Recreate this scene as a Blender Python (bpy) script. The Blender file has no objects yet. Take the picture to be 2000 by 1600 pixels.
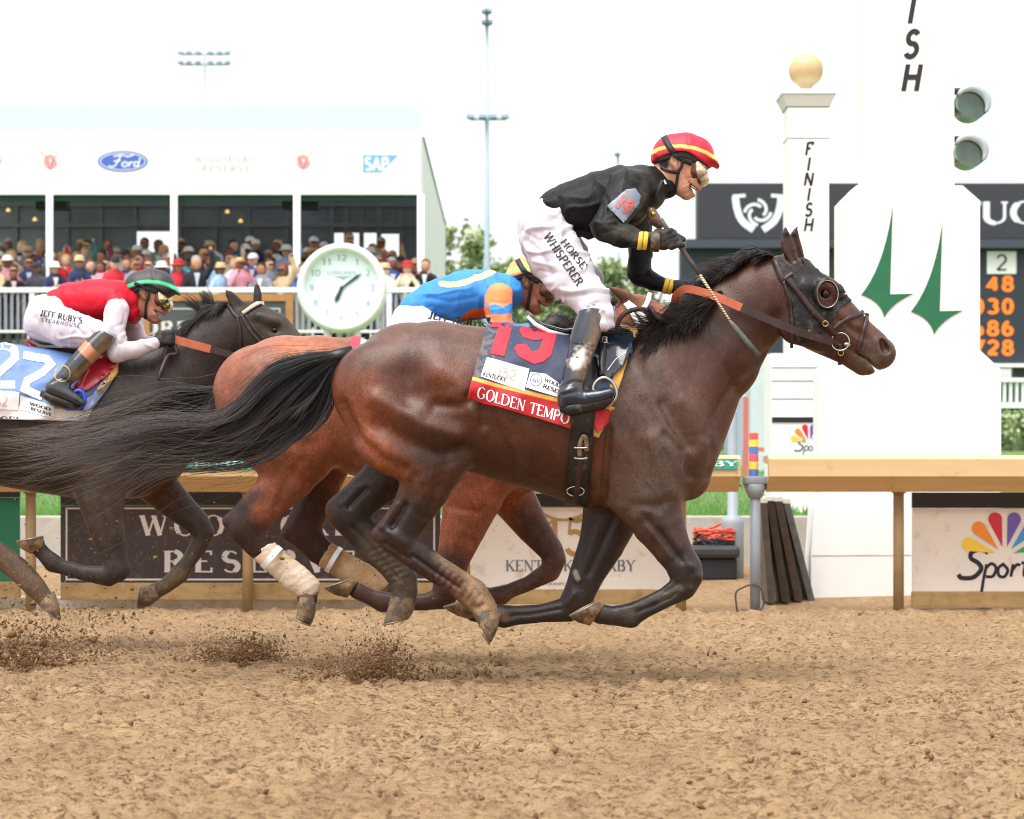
import bpy, bmesh, math, random
import numpy as np
from mathutils import Vector, Matrix
from mathutils.bvhtree import BVHTree

random.seed(7); RNG = np.random.default_rng(7)
scene = bpy.context.scene
COL = scene.collection

# ------------------------------------------------------------------ camera, sky, sun, exposure
F, CX, HY, CAMH = 4650.0, 1000.0, 950.0, 0.839      # focal length in photo pixels, centre column, horizon row, eye height
cam_d = bpy.data.cameras.new('camera'); cam = bpy.data.objects.new('camera', cam_d); COL.objects.link(cam)
cam.location = (0, 0, CAMH); cam.rotation_euler = (math.radians(90), 0, 0)
cam_d.sensor_fit = 'HORIZONTAL'; cam_d.sensor_width = 36.0; cam_d.lens = 36.0 * F / 2000.0
cam_d.shift_y = 150.0 / 2000.0
cam_d.clip_start = 0.5; cam_d.clip_end = 4000
cam_d.dof.use_dof = True; cam_d.dof.focus_distance = 9.8; cam_d.dof.aperture_fstop = 5.6
scene.camera = cam

SUN_EL, SUN_AZ = math.radians(66), math.radians(208)   # azimuth measured from +Y towards +X
world = bpy.data.worlds.new('World'); scene.world = world; world.use_nodes = True
wn = world.node_tree; wn.nodes.clear()
w_out = wn.nodes.new('ShaderNodeOutputWorld'); w_bg = wn.nodes.new('ShaderNodeBackground')
w_sky = wn.nodes.new('ShaderNodeTexSky'); w_sky.sky_type = 'NISHITA'; w_sky.sun_disc = False
w_sky.sun_elevation = SUN_EL; w_sky.sun_rotation = SUN_AZ
w_sky.air_density = 1.0; w_sky.dust_density = 6.0; w_sky.ozone_density = 1.0
w_hsv = wn.nodes.new('ShaderNodeHueSaturation'); w_hsv.inputs['Saturation'].default_value = 0.22   # thin overcast: nearly white
w_mix = wn.nodes.new('ShaderNodeMix'); w_mix.data_type = 'RGBA'
w_mix.inputs['Factor'].default_value = 0.35
w_mix.inputs['B'].default_value = (10.6, 10.6, 10.6, 1)
w_bg.inputs['Strength'].default_value = 0.13
wn.links.new(w_sky.outputs[0], w_hsv.inputs['Color']); wn.links.new(w_hsv.outputs[0], w_mix.inputs['A'])
wn.links.new(w_mix.outputs['Result'], w_bg.inputs['Color']); wn.links.new(w_bg.outputs[0], w_out.inputs['Surface'])

sun_d = bpy.data.lights.new('sun', 'SUN'); sun = bpy.data.objects.new('sun', sun_d); COL.objects.link(sun)
sun_d.energy = 1.5; sun_d.angle = math.radians(42); sun_d.color = (1.0, 0.96, 0.9)
_d = Vector((math.sin(SUN_AZ) * math.cos(SUN_EL), math.cos(SUN_AZ) * math.cos(SUN_EL), math.sin(SUN_EL)))
sun.rotation_euler = _d.to_track_quat('Z', 'Y').to_euler(); sun.location = (0, -5, 20)

vs = scene.view_settings
vs.view_transform = 'Standard'; vs.look = 'None'; vs.gamma = 1.0; vs.use_curve_mapping = False
vs.exposure = 0.78
scene.render.engine = 'CYCLES'
scene.cycles.use_denoising = True; scene.cycles.filter_width = 1.05
scene.cycles.max_bounces = 6; scene.cycles.diffuse_bounces = 3; scene.cycles.glossy_bounces = 3
scene.cycles.transparent_max_bounces = 12; scene.cycles.caustics_reflective = False; scene.cycles.caustics_refractive = False
scene.render.use_persistent_data = False

# ------------------------------------------------------------------ helpers
def lin(c):
    """sRGB 0..255 triple -> linear rgba"""
    o = []
    for v in c[:3]:
        v = v / 255.0
        o.append(v / 12.92 if v <= 0.04045 else ((v + 0.055) / 1.055) ** 2.4)
    return (o[0], o[1], o[2], 1.0)

def P(px, py, D):
    return Vector(((px - CX) * D / F, D, CAMH - (py - HY) * D / F))
def PX(x, y, z):
    return CX + x * F / y, HY + (CAMH - z) * F / y

def newmesh(name, verts, faces, mat=None, parent=None, smooth=False, mats=None, midx=None):
    me = bpy.data.meshes.new(name)
    if isinstance(verts, np.ndarray) and isinstance(faces, np.ndarray):
        nv, nf, k = len(verts), len(faces), faces.shape[1]
        me.vertices.add(nv); me.vertices.foreach_set('co', np.ascontiguousarray(verts, dtype=np.float32).ravel())
        me.loops.add(nf * k); me.loops.foreach_set('vertex_index', np.ascontiguousarray(faces, dtype=np.int32).ravel())
        me.polygons.add(nf); me.polygons.foreach_set('loop_start', np.arange(0, nf * k, k, dtype=np.int32))
        try: me.polygons.foreach_set('loop_total', np.full(nf, k, dtype=np.int32))
        except Exception: pass
        me.update(calc_edges=True)
    else:
        me.from_pydata([tuple(v) for v in verts], [], [tuple(f) for f in faces]); me.update()
    ob = bpy.data.objects.new(name, me); COL.objects.link(ob)
    for m in (mats or ([mat] if mat else [])): me.materials.append(m)
    if midx is not None: me.polygons.foreach_set('material_index', np.asarray(midx, dtype=np.int32))
    if smooth: me.polygons.foreach_set('use_smooth', np.ones(len(me.polygons), dtype=bool))
    if parent: setparent(ob, parent)
    return ob

def setparent(ob, parent):
    """parent while keeping the world position (parents are only translated)"""
    ob.parent = parent
    ob.location = Vector(ob.location) - wloc(parent)
def wloc(o):
    v = Vector(o.location)
    while o.parent: o = o.parent; v += Vector(o.location)
    return v

def recentre(ob, origin):
    """move a freshly built (identity) mesh object's origin to origin"""
    o = Vector(origin); ob.data.transform(Matrix.Translation(-o)); ob.location = Vector(ob.location) + o

def tag(o, label=None, cat=None, group=None, kind=None):
    if label: o['label'] = label
    if cat: o['category'] = cat
    if group: o['group'] = group
    if kind: o['kind'] = kind
    return o
def empty(name, loc):
    o = bpy.data.objects.new(name, None); COL.objects.link(o); o.location = loc; o.empty_display_size = 0.1
    return o

class MB:
    """collects boxes, prisms, tubes, lathes into one mesh"""
    def __init__(s): s.v = []; s.f = []
    def add(s, v, f):
        n = len(s.v); s.v += [tuple(p) for p in v]; s.f += [tuple(n + i for i in q) for q in f]
    def box(s, x0, x1, y0, y1, z0, z1, bev=0.0):
        if bev:
            bm = bmesh.new(); bmesh.ops.create_cube(bm, size=1.0)
            for v in bm.verts:
                v.co = Vector(((x0 + x1) / 2 + v.co.x * (x1 - x0), (y0 + y1) / 2 + v.co.y * (y1 - y0), (z0 + z1) / 2 + v.co.z * (z1 - z0)))
            bmesh.ops.bevel(bm, geom=list(bm.edges), offset=bev, segments=2, affect='EDGES', profile=0.5)
            bm.verts.index_update()
            s.add([v.co[:] for v in bm.verts], [[v.index for v in f.verts] for f in bm.faces]); bm.free(); return
        v = [(x0, y0, z0), (x1, y0, z0), (x1, y1, z0), (x0, y1, z0), (x0, y0, z1), (x1, y0, z1), (x1, y1, z1), (x0, y1, z1)]
        s.add(v, [(0, 3, 2, 1), (4, 5, 6, 7), (0, 1, 5, 4), (1, 2, 6, 5), (2, 3, 7, 6), (3, 0, 4, 7)])
    def prism_xz(s, poly, y0, y1):
        """extrude an xz polygon (counter-clockwise seen from -y) from y0 (front) to y1"""
        n = len(poly)
        s.add([(x, y0, z) for x, z in poly] + [(x, y1, z) for x, z in poly],
              [tuple(range(n)), tuple(range(2 * n - 1, n - 1, -1))] + [(i, i + n, (i + 1) % n + n, (i + 1) % n) for i in range(n)])
    def prism_yz(s, poly, x0, x1):
        n = len(poly)
        s.add([(x0, y, z) for y, z in poly] + [(x1, y, z) for y, z in poly],
              [tuple(range(n - 1, -1, -1)), tuple(range(n, 2 * n))] + [(i, (i + 1) % n, (i + 1) % n + n, i + n) for i in range(n)])
    def tube(s, pts, rad, n=8, cap=True):
        pts = [Vector(p) for p in pts]; m = len(pts)
        r = rad if isinstance(rad, (list, tuple)) else [rad] * m
        vs_, fs = [], []
        prev = None
        for i, p in enumerate(pts):
            t = (pts[min(i + 1, m - 1)] - pts[max(i - 1, 0)]).normalized()
            if prev is None:
                a = Vector((0, 0, 1)) if abs(t.z) < 0.9 else Vector((1, 0, 0))
                u = t.cross(a).normalized()
            else:
                u = (prev - t * prev.dot(t)).normalized()
            prev = u; w = t.cross(u)
            for k in range(n):
                a = 2 * math.pi * k / n
                vs_.append(p + (u * math.cos(a) + w * math.sin(a)) * r[i])
        for i in range(m - 1):
            for k in range(n):
                fs.append((i * n + k, i * n + (k + 1) % n, (i + 1) * n + (k + 1) % n, (i + 1) * n + k))
        if cap: fs.append(tuple(range(n - 1, -1, -1))); fs.append(tuple(range((m - 1) * n, m * n)))
        s.add(vs_, fs)
    def lathe(s, c, prof, n=24):
        """prof: (radius, z) from bottom to top about the vertical through c"""
        vs_, fs = [], []
        for r, z in prof:
            for k in range(n):
                a = 2 * math.pi * k / n; vs_.append((c[0] + r * math.cos(a), c[1] + r * math.sin(a), c[2] + z))
        m = len(prof)
        for i in range(m - 1):
            for k in range(n): fs.append((i * n + k, i * n + (k + 1) % n, (i + 1) * n + (k + 1) % n, (i + 1) * n + k))
        fs.append(tuple(range(n - 1, -1, -1))); fs.append(tuple(range((m - 1) * n, m * n)))
        s.add(vs_, fs)
    def disc_y(s, c, r, y0, y1, n=40, rz=None):
        rz = rz or r
        s.prism_xz([(c[0] + r * math.cos(2 * math.pi * k / n), c[1] + rz * math.sin(2 * math.pi * k / n)) for k in range(n)], y0, y1)
    def build(s, name, mat=None, parent=None, smooth=False):
        return newmesh(name, s.v, s.f, mat, parent, smooth)

# ------------------------------------------------------------------ materials
def new_mat(name):
    m = bpy.data.materials.new(name); m.use_nodes = True
    nt = m.node_tree; b = nt.nodes['Principled BSDF']
    return m, nt, b
def nd(nt, t, **kw):
    n = nt.nodes.new(t)
    for k, v in kw.items(): setattr(n, k, v)
    return n
def mixc(nt, fac, a, b, mode='MIX'):
    m = nd(nt, 'ShaderNodeMix', data_type='RGBA', blend_type=mode)
    for s, v in (('Factor', fac), ('A', a), ('B', b)):
        sock = m.inputs[s] if s != 'Factor' else m.inputs['Factor']
        if isinstance(v, bpy.types.NodeSocket): nt.links.new(v, sock)
        else: sock.default_value = v
    return m.outputs['Result']
def noise(nt, scale, detail=4, rough=0.55, coord=None, vec_scale=None):
    n = nd(nt, 'ShaderNodeTexNoise'); n.inputs['Scale'].default_value = scale; n.inputs['Detail'].default_value = detail; n.inputs['Roughness'].default_value = rough
    if coord is None:
        tc = nd(nt, 'ShaderNodeTexCoord'); coord = tc.outputs['Object']
    if vec_scale:
        mp = nd(nt, 'ShaderNodeMapping'); mp.inputs['Scale'].default_value = vec_scale; nt.links.new(coord, mp.inputs[0]); coord = mp.outputs[0]
    nt.links.new(coord, n.inputs['Vector'])
    return n.outputs['Fac']
def ramp(nt, src, p0, p1, c0=(0, 0, 0, 1), c1=(1, 1, 1, 1)):
    r = nd(nt, 'ShaderNodeValToRGB'); e = r.color_ramp.elements
    e[0].position, e[0].color, e[1].position, e[1].color = p0, c0, p1, c1
    nt.links.new(src, r.inputs[0]); return r.outputs[0]
def bump(nt, b, src, strength, dist=0.01):
    n = nd(nt, 'ShaderNodeBump'); n.inputs['Strength'].default_value = strength; n.inputs['Distance'].default_value = dist
    nt.links.new(src, n.inputs['Height']); nt.links.new(n.outputs[0], b.inputs['Normal'])
    return n
def simple(name, col, rough=0.6, var=0.12, nscale=6.0, bstr=0.0, bscale=80.0, bdist=0.004, metal=0.0, dirt=None, dirt_amt=0.0, dscale=9.0, spec=0.5, emit=0.0, coat=0.0, vec=None, sheen=0.0):
    m, nt, b = new_mat(name)
    c = lin(col) if max(col[:3]) > 1.0 else (*col[:3], 1)
    b.inputs['Roughness'].default_value = rough; b.inputs['Metallic'].default_value = metal
    b.inputs['Specular IOR Level'].default_value = spec; b.inputs['Coat Weight'].default_value = coat
    b.inputs['Sheen Weight'].default_value = sheen
    dark = tuple(v * (1 - var) for v in c[:3]) + (1,); lite = tuple(min(1, v * (1 + var)) for v in c[:3]) + (1,)
    col_s = ramp(nt, noise(nt, nscale, vec_scale=vec), 0.3, 0.7, dark, lite)
    if dirt:
        f = ramp(nt, noise(nt, dscale, 6, 0.65), 0.62 - dirt_amt * 0.35, 0.80 - dirt_amt * 0.2)
        col_s = mixc(nt, f, col_s, lin(dirt))
    nt.links.new(col_s, b.inputs['Base Color'])
    if bstr: bump(nt, b, noise(nt, bscale, 3, vec_scale=vec), bstr, bdist)
    if emit:
        b.inputs['Emission Color'].default_value = c; b.inputs['Emission Strength'].default_value = emit
    return m
def vcol_mat(name, rough=0.5, bstr=0.15, bscale=120.0, var=0.15, nscale=14.0, spec=0.5, sheen=0.0, bdist=0.003, coat=0.0, vec=None):
    """colour comes from the mesh's own colour attribute 'Col' (painted cloth, coat markings) broken up by noise"""
    m, nt, b = new_mat(name)
    at = nd(nt, 'ShaderNodeAttribute', attribute_name='Col')
    f = ramp(nt, noise(nt, nscale, 5), 0.25, 0.75, (1 - var,) * 3 + (1,), (1 + var,) * 3 + (1,))
    nt.links.new(mixc(nt, 1.0, at.outputs['Color'], f, 'MULTIPLY'), b.inputs['Base Color'])
    b.inputs['Roughness'].default_value = rough; b.inputs['Specular IOR Level'].default_value = spec
    b.inputs['Sheen Weight'].default_value = sheen; b.inputs['Coat Weight'].default_value = coat
    if bstr: bump(nt, b, noise(nt, bscale, 3, vec_scale=vec), bstr, bdist)
    return m
def objcol_mat(name, rough=0.8):
    m, nt, b = new_mat(name)
    oi = nd(nt, 'ShaderNodeObjectInfo')
    f = ramp(nt, noise(nt, 9, 4), 0.3, 0.7, (0.8, 0.8, 0.8, 1), (1.1, 1.1, 1.1, 1))
    nt.links.new(mixc(nt, 1.0, oi.outputs['Color'], f, 'MULTIPLY'), b.inputs['Base Color'])
    b.inputs['Roughness'].default_value = rough
    return m

# ------------------------------------------------------------------ implicit surfaces (one continuous skin from blended chains)
class SDF:
    def __init__(s, lo, hi, h):
        s.h = h; s.lo = np.array(lo, float); s.n = np.ceil((np.array(hi, float) - s.lo) / h).astype(int) + 1
        s.f = np.full(tuple(s.n), 0.25, np.float32)
        s.ax = [(s.lo[i] + h * np.arange(s.n[i])).astype(np.float32) for i in range(3)]
    def sub(s, lo, hi):
        a = np.clip(np.floor((np.array(lo) - s.lo) / s.h).astype(int), 0, s.n - 1)
        b = np.clip(np.ceil((np.array(hi) - s.lo) / s.h).astype(int) + 1, 1, s.n)
        sl = tuple(slice(int(a[i]), int(max(b[i], a[i] + 1))) for i in range(3))
        return sl, s.ax[0][sl[0]][:, None, None], s.ax[1][sl[1]][None, :, None], s.ax[2][sl[2]][None, None, :]
    def chain(s, pts, k=0.03, neg=False):
        """pts: (x,y,z,r,w): r radius in the side plane, w half-width across it (y)"""
        A = np.array(pts, float)
        if len(A) == 1: A = np.vstack([A, A + np.array([1e-4, 0, 1e-4, 0, 0])])
        m = max(A[:, 3].max(), A[:, 4].max()) + k + 3 * s.h
        sl, X, Y, Z = s.sub(A[:, :3].min(0) - m, A[:, :3].max(0) + m)
        if min(sl[i].stop - sl[i].start for i in range(3)) < 2: return
        d = None
        for i in range(len(A) - 1):
            a, b = A[i], A[i + 1]; v = b[:3] - a[:3]; L2 = float(v @ v) + 1e-12
            px, py, pz = X - np.float32(a[0]), Y - np.float32(a[1]), Z - np.float32(a[2])
            t = np.clip((px * np.float32(v[0]) + py * np.float32(v[1]) + pz * np.float32(v[2])) / np.float32(L2), 0, 1)
            ox, oy, oz = px - t * np.float32(v[0]), py - t * np.float32(v[1]), pz - t * np.float32(v[2])
            vn = v / math.sqrt(L2); e = np.array([0, 1.0, 0]) - vn[1] * vn
            ln = np.linalg.norm(e); e = e / ln if ln > 0.2 else np.array([1.0, 0, 0])
            oe = ox * np.float32(e[0]) + oy * np.float32(e[1]) + oz * np.float32(e[2])
            rest = np.maximum(ox * ox + oy * oy + oz * oz - oe * oe, 0)
            r = np.float32(a[3]) + t * np.float32(b[3] - a[3]); w = np.float32(a[4]) + t * np.float32(b[4] - a[4])
            q = np.sqrt(rest / (r * r) + oe * oe / (w * w))
            g = np.sqrt(rest / (r ** 4) + oe * oe / (w ** 4)) + 1e-6
            di = q * (q - 1) / g
            di = np.where(q < 0.3, (q - 1) * np.minimum(r, w), di)
            d = di if d is None else np.minimum(d, di)
        d = d.astype(np.float32); c = s.f[sl]
        if neg:
            a, b = c, -d
            hh = np.maximum(k - np.abs(a - b), 0) / k
            s.f[sl] = np.maximum(a, b) + hh * hh * (k * 0.25)
        else:
            hh = np.maximum(k - np.abs(c - d), 0) / k
            s.f[sl] = np.minimum(c, d) - hh * hh * (k * 0.25)
    def mesh(s):
        f = s.f; n = s.n; ins = f < 0
        c = np.zeros(tuple(n - 1), np.uint8)
        for dx in (0, 1):
            for dy in (0, 1):
                for dz in (0, 1):
                    c += ins[dx:n[0] - 1 + dx, dy:n[1] - 1 + dy, dz:n[2] - 1 + dz]
        I = np.argwhere((c > 0) & (c < 8)); del c
        idx = np.full(tuple(n - 1), -1, np.int32); idx[I[:, 0], I[:, 1], I[:, 2]] = np.arange(len(I))
        acc = np.zeros((len(I), 3)); cnt = np.zeros(len(I))
        cor = [(a, b, d) for a in (0, 1) for b in (0, 1) for d in (0, 1)]
        val = {q: f[I[:, 0] + q[0], I[:, 1] + q[1], I[:, 2] + q[2]].astype(float) for q in cor}
        for q in cor:
            for ax in range(3):
                if q[ax]: continue
                r = list(q); r[ax] = 1; r = tuple(r)
                a, b = val[q], val[r]; msk = (a < 0) != (b < 0)
                t = np.where(msk, a / np.where(msk, a - b, 1), 0)
                pt = np.repeat(np.array([q], float), len(I), 0); pt[:, ax] += t
                acc += pt * msk[:, None]; cnt += msk
        V = s.lo + (I + acc / cnt[:, None]) * s.h
        quads = []
        for ax in range(3):
            u, w = (ax + 1) % 3, (ax + 2) % 3
            sl0 = [slice(1, -1)] * 3; sl0[ax] = slice(0, n[ax] - 1); sl1 = list(sl0); sl1[ax] = slice(1, n[ax])
            a, b = ins[tuple(sl0)], ins[tuple(sl1)]
            E = np.argwhere(a != b)
            flip = a[E[:, 0], E[:, 1], E[:, 2]]
            for d in range(3):
                if d != ax: E[:, d] += 1
            def cell(du, dw):
                Q = E.copy(); Q[:, u] -= du; Q[:, w] -= dw; return idx[Q[:, 0], Q[:, 1], Q[:, 2]]
            q = np.stack([cell(1, 1), cell(0, 1), cell(0, 0), cell(1, 0)], 1)
            q[~flip] = q[~flip][:, ::-1]
            quads.append(q)
        Q = np.vstack(quads); Q = Q[(Q >= 0).all(1)]
        return V, Q

def vnormals(V, Q):
    n = np.cross(V[Q[:, 2]] - V[Q[:, 0]], V[Q[:, 3]] - V[Q[:, 1]])
    N = np.zeros_like(V)
    for i in range(4): 
        for a in range(3): N[:, a] += np.bincount(Q[:, i], n[:, a], len(V))
    return N / (np.linalg.norm(N, axis=1, keepdims=True) + 1e-12)
def relax(V, Q, it=1, lam=0.5):
    for _ in range(it):
        S = np.zeros_like(V); C = np.zeros(len(V))
        for i in range(4):
            for j in ((i + 1) % 4, (i + 3) % 4):
                for a in range(3): S[:, a] += np.bincount(Q[:, i], V[Q[:, j], a], len(V))
                C += np.bincount(Q[:, i], minlength=len(V))
        V = V + lam * (S / np.maximum(C, 1)[:, None] - V)
    return V
def dist_poly(px, py, pts):
    """distance in px from each (px,py) to a polyline"""
    d = np.full(len(px), 1e9)
    pts = np.array(pts, float)
    if len(pts) == 1: return np.hypot(px - pts[0, 0], py - pts[0, 1])
    for a, b in zip(pts[:-1], pts[1:]):
        v = b - a; t = np.clip(((px - a[0]) * v[0] + (py - a[1]) * v[1]) / (v @ v + 1e-9), 0, 1)
        d = np.minimum(d, np.hypot(px - a[0] - t * v[0], py - a[1] - t * v[1]))
    return d
def topx(V): return CX + V[:, 0] * F / V[:, 1], HY + (CAMH - V[:, 2]) * F / V[:, 1]

def vnoise(V, scale, seed=0, octaves=3):
    """cheap value noise on points (trilinear on a hashed lattice)"""
    out = np.zeros(len(V)); amp = 1.0; tot = 0
    for o in range(octaves):
        p = V * scale * (2 ** o) + 17.3 * (seed + 1) + o * 5.1
        i = np.floor(p).astype(np.int64); fr = p - i; fr = fr * fr * (3 - 2 * fr)
        r = 0
        for dx in (0, 1):
            for dy in (0, 1):
                for dz in (0, 1):
                    hsh = ((i[:, 0] + dx) * 73856093) ^ ((i[:, 1] + dy) * 19349663) ^ ((i[:, 2] + dz) * 83492791) ^ (seed * 2654435)
                    hsh = (hsh ^ (hsh >> 13)) * 1274126177; hsh = (hsh ^ (hsh >> 16)) & 0xFFFF
                    wgt = (fr[:, 0] if dx else 1 - fr[:, 0]) * (fr[:, 1] if dy else 1 - fr[:, 1]) * (fr[:, 2] if dz else 1 - fr[:, 2])
                    r = r + wgt * hsh / 65535.0
        out += amp * r; tot += amp; amp *= 0.5
    return out / tot - 0.5

class Figure:
    """a body traced in the side plane at distance D; chain points are (px, py, r_px, half-width m, depth offset m)"""
    def __init__(s, D, box, h, ydepth):
        s.D = D
        x0, y0, x1, y1 = box
        a = P(x0, y1, D + 0.0); b = P(x1, y0, D + 0.0)
        s.g = SDF((a.x - .03, D - ydepth, a.z - .03), (b.x + .03, D + ydepth, b.z + .03), h)
    def pt(s, q):
        px, py, r = q[:3]; w = q[3] if len(q) > 3 and q[3] else None; dy = q[4] if len(q) > 4 else 0.0
        D = s.D + dy; p = P(px, py, D); rm = r * D / F
        return (p.x, p.y, p.z, rm, w or rm)
    def ch(s, pts, k=0.03, dy=0.0, neg=False, inflate=0.0, mirror=False):
        L = []
        for q in pts:
            q = list(q) + [None] * (5 - len(q)); q[4] = (q[4] or 0.0) + dy
            x, y, z, r, w = s.pt(q); L.append((x, y, z, r + inflate, w + inflate))
        s.g.chain(L, k, neg)
        if mirror: s.g.chain([(x, 2 * s.D - y, z, r, w) for x, y, z, r, w in L], k, neg)
    def build(s, name, mat, sculpt=(), colour=None, base=(0.1, 0.05, 0.03), parent=None, smooth_it=1, extra=None, wrinkle=None, trim=None):
        V, Q = s.g.mesh(); V = relax(V, Q, smooth_it)
        N = vnormals(V, Q); px, py = topx(V)
        near = np.clip(-N[:, 1] * 1.6 + 0.25, 0, 1)
        for sc in sculpt:
            pts, sig, dep = sc[:3]; side = sc[3] if len(sc) > 3 else -1
            d = dist_poly(px, py, pts); wgt = np.exp(-(d / sig) ** 2)
            m = near if side == -1 else (np.clip(N[:, 1] * 1.6 + .25, 0, 1) if side == 1 else 1.0)
            if len(sc) > 4: m = m * ((V[:, 1] - s.D > sc[4][0]) & (V[:, 1] - s.D < sc[4][1]))
            V = V + N * (dep * wgt * m)[:, None]
        if wrinkle is not None: V = V + N * wrinkle(V, N, px, py, s.D)[:, None]
        if trim is not None:
            keep = ~trim(V, px, py, s.D)
            Q = Q[keep[Q].all(1)]
            used = np.unique(Q); mp = np.full(len(V), -1); mp[used] = np.arange(len(used)); V, Q, N = V[used], mp[Q], N[used]; px, py = px[used], py[used]
        ob = newmesh(name, V, Q, mat, None, True)
        C = np.tile(np.array(list(base[:3]) + [1.0]), (len(V), 1))
        if colour:
            jn_ = vnoise(V, 22, 3)
            for cc in colour:
                pts, rad, soft, col = cc[:4]; lo, hi = cc[4] if len(cc) > 4 and cc[4] else (-9, 9); amt = cc[5] if len(cc) > 5 else 1.0
                jit = jn_ * soft * 1.2
                d = dist_poly(px, py, pts) + jit
                wgt = amt * np.clip((rad + soft - d) / (2 * soft + 1e-6), 0, 1) * ((V[:, 1] - s.D >= lo) & (V[:, 1] - s.D <= hi))
                C[:, :3] += (np.array(col[:3]) - C[:, :3]) * wgt[:, None]
        if extra is not None: C[:, :3] = extra(C[:, :3], V, px, py, s.D, N)
        at = ob.data.color_attributes.new('Col', 'FLOAT_COLOR', 'POINT')
        at.data.foreach_set('color', C.astype(np.float32).ravel())
        return ob

def bvh_of(obs):
    vs_, fs = [], []
    for o in obs:
        n = len(vs_); me = o.data; a = np.empty(len(me.vertices) * 3, np.float32); me.vertices.foreach_get('co', a)
        vs_ += (a.reshape(-1, 3) + np.array(wloc(o), np.float32)).tolist()
        np_ = len(me.polygons); li = np.empty(len(me.loops), np.int32); me.loops.foreach_get('vertex_index', li)
        if np_ and len(li) == 4 * np_: fs += (li.reshape(-1, 4) + n).tolist()
        else: fs += [[n + i for i in p.vertices] for p in me.polygons]
    return BVHTree.FromPolygons(vs_, fs)
def hit(bvh, px, py):
    o = Vector((0, 0, CAMH)); d = (P(px, py, 1.0) - o).normalized()
    r = bvh.ray_cast(o, d, 60)
    return (r[0], r[1]) if r[0] is not None else (None, None)

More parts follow.
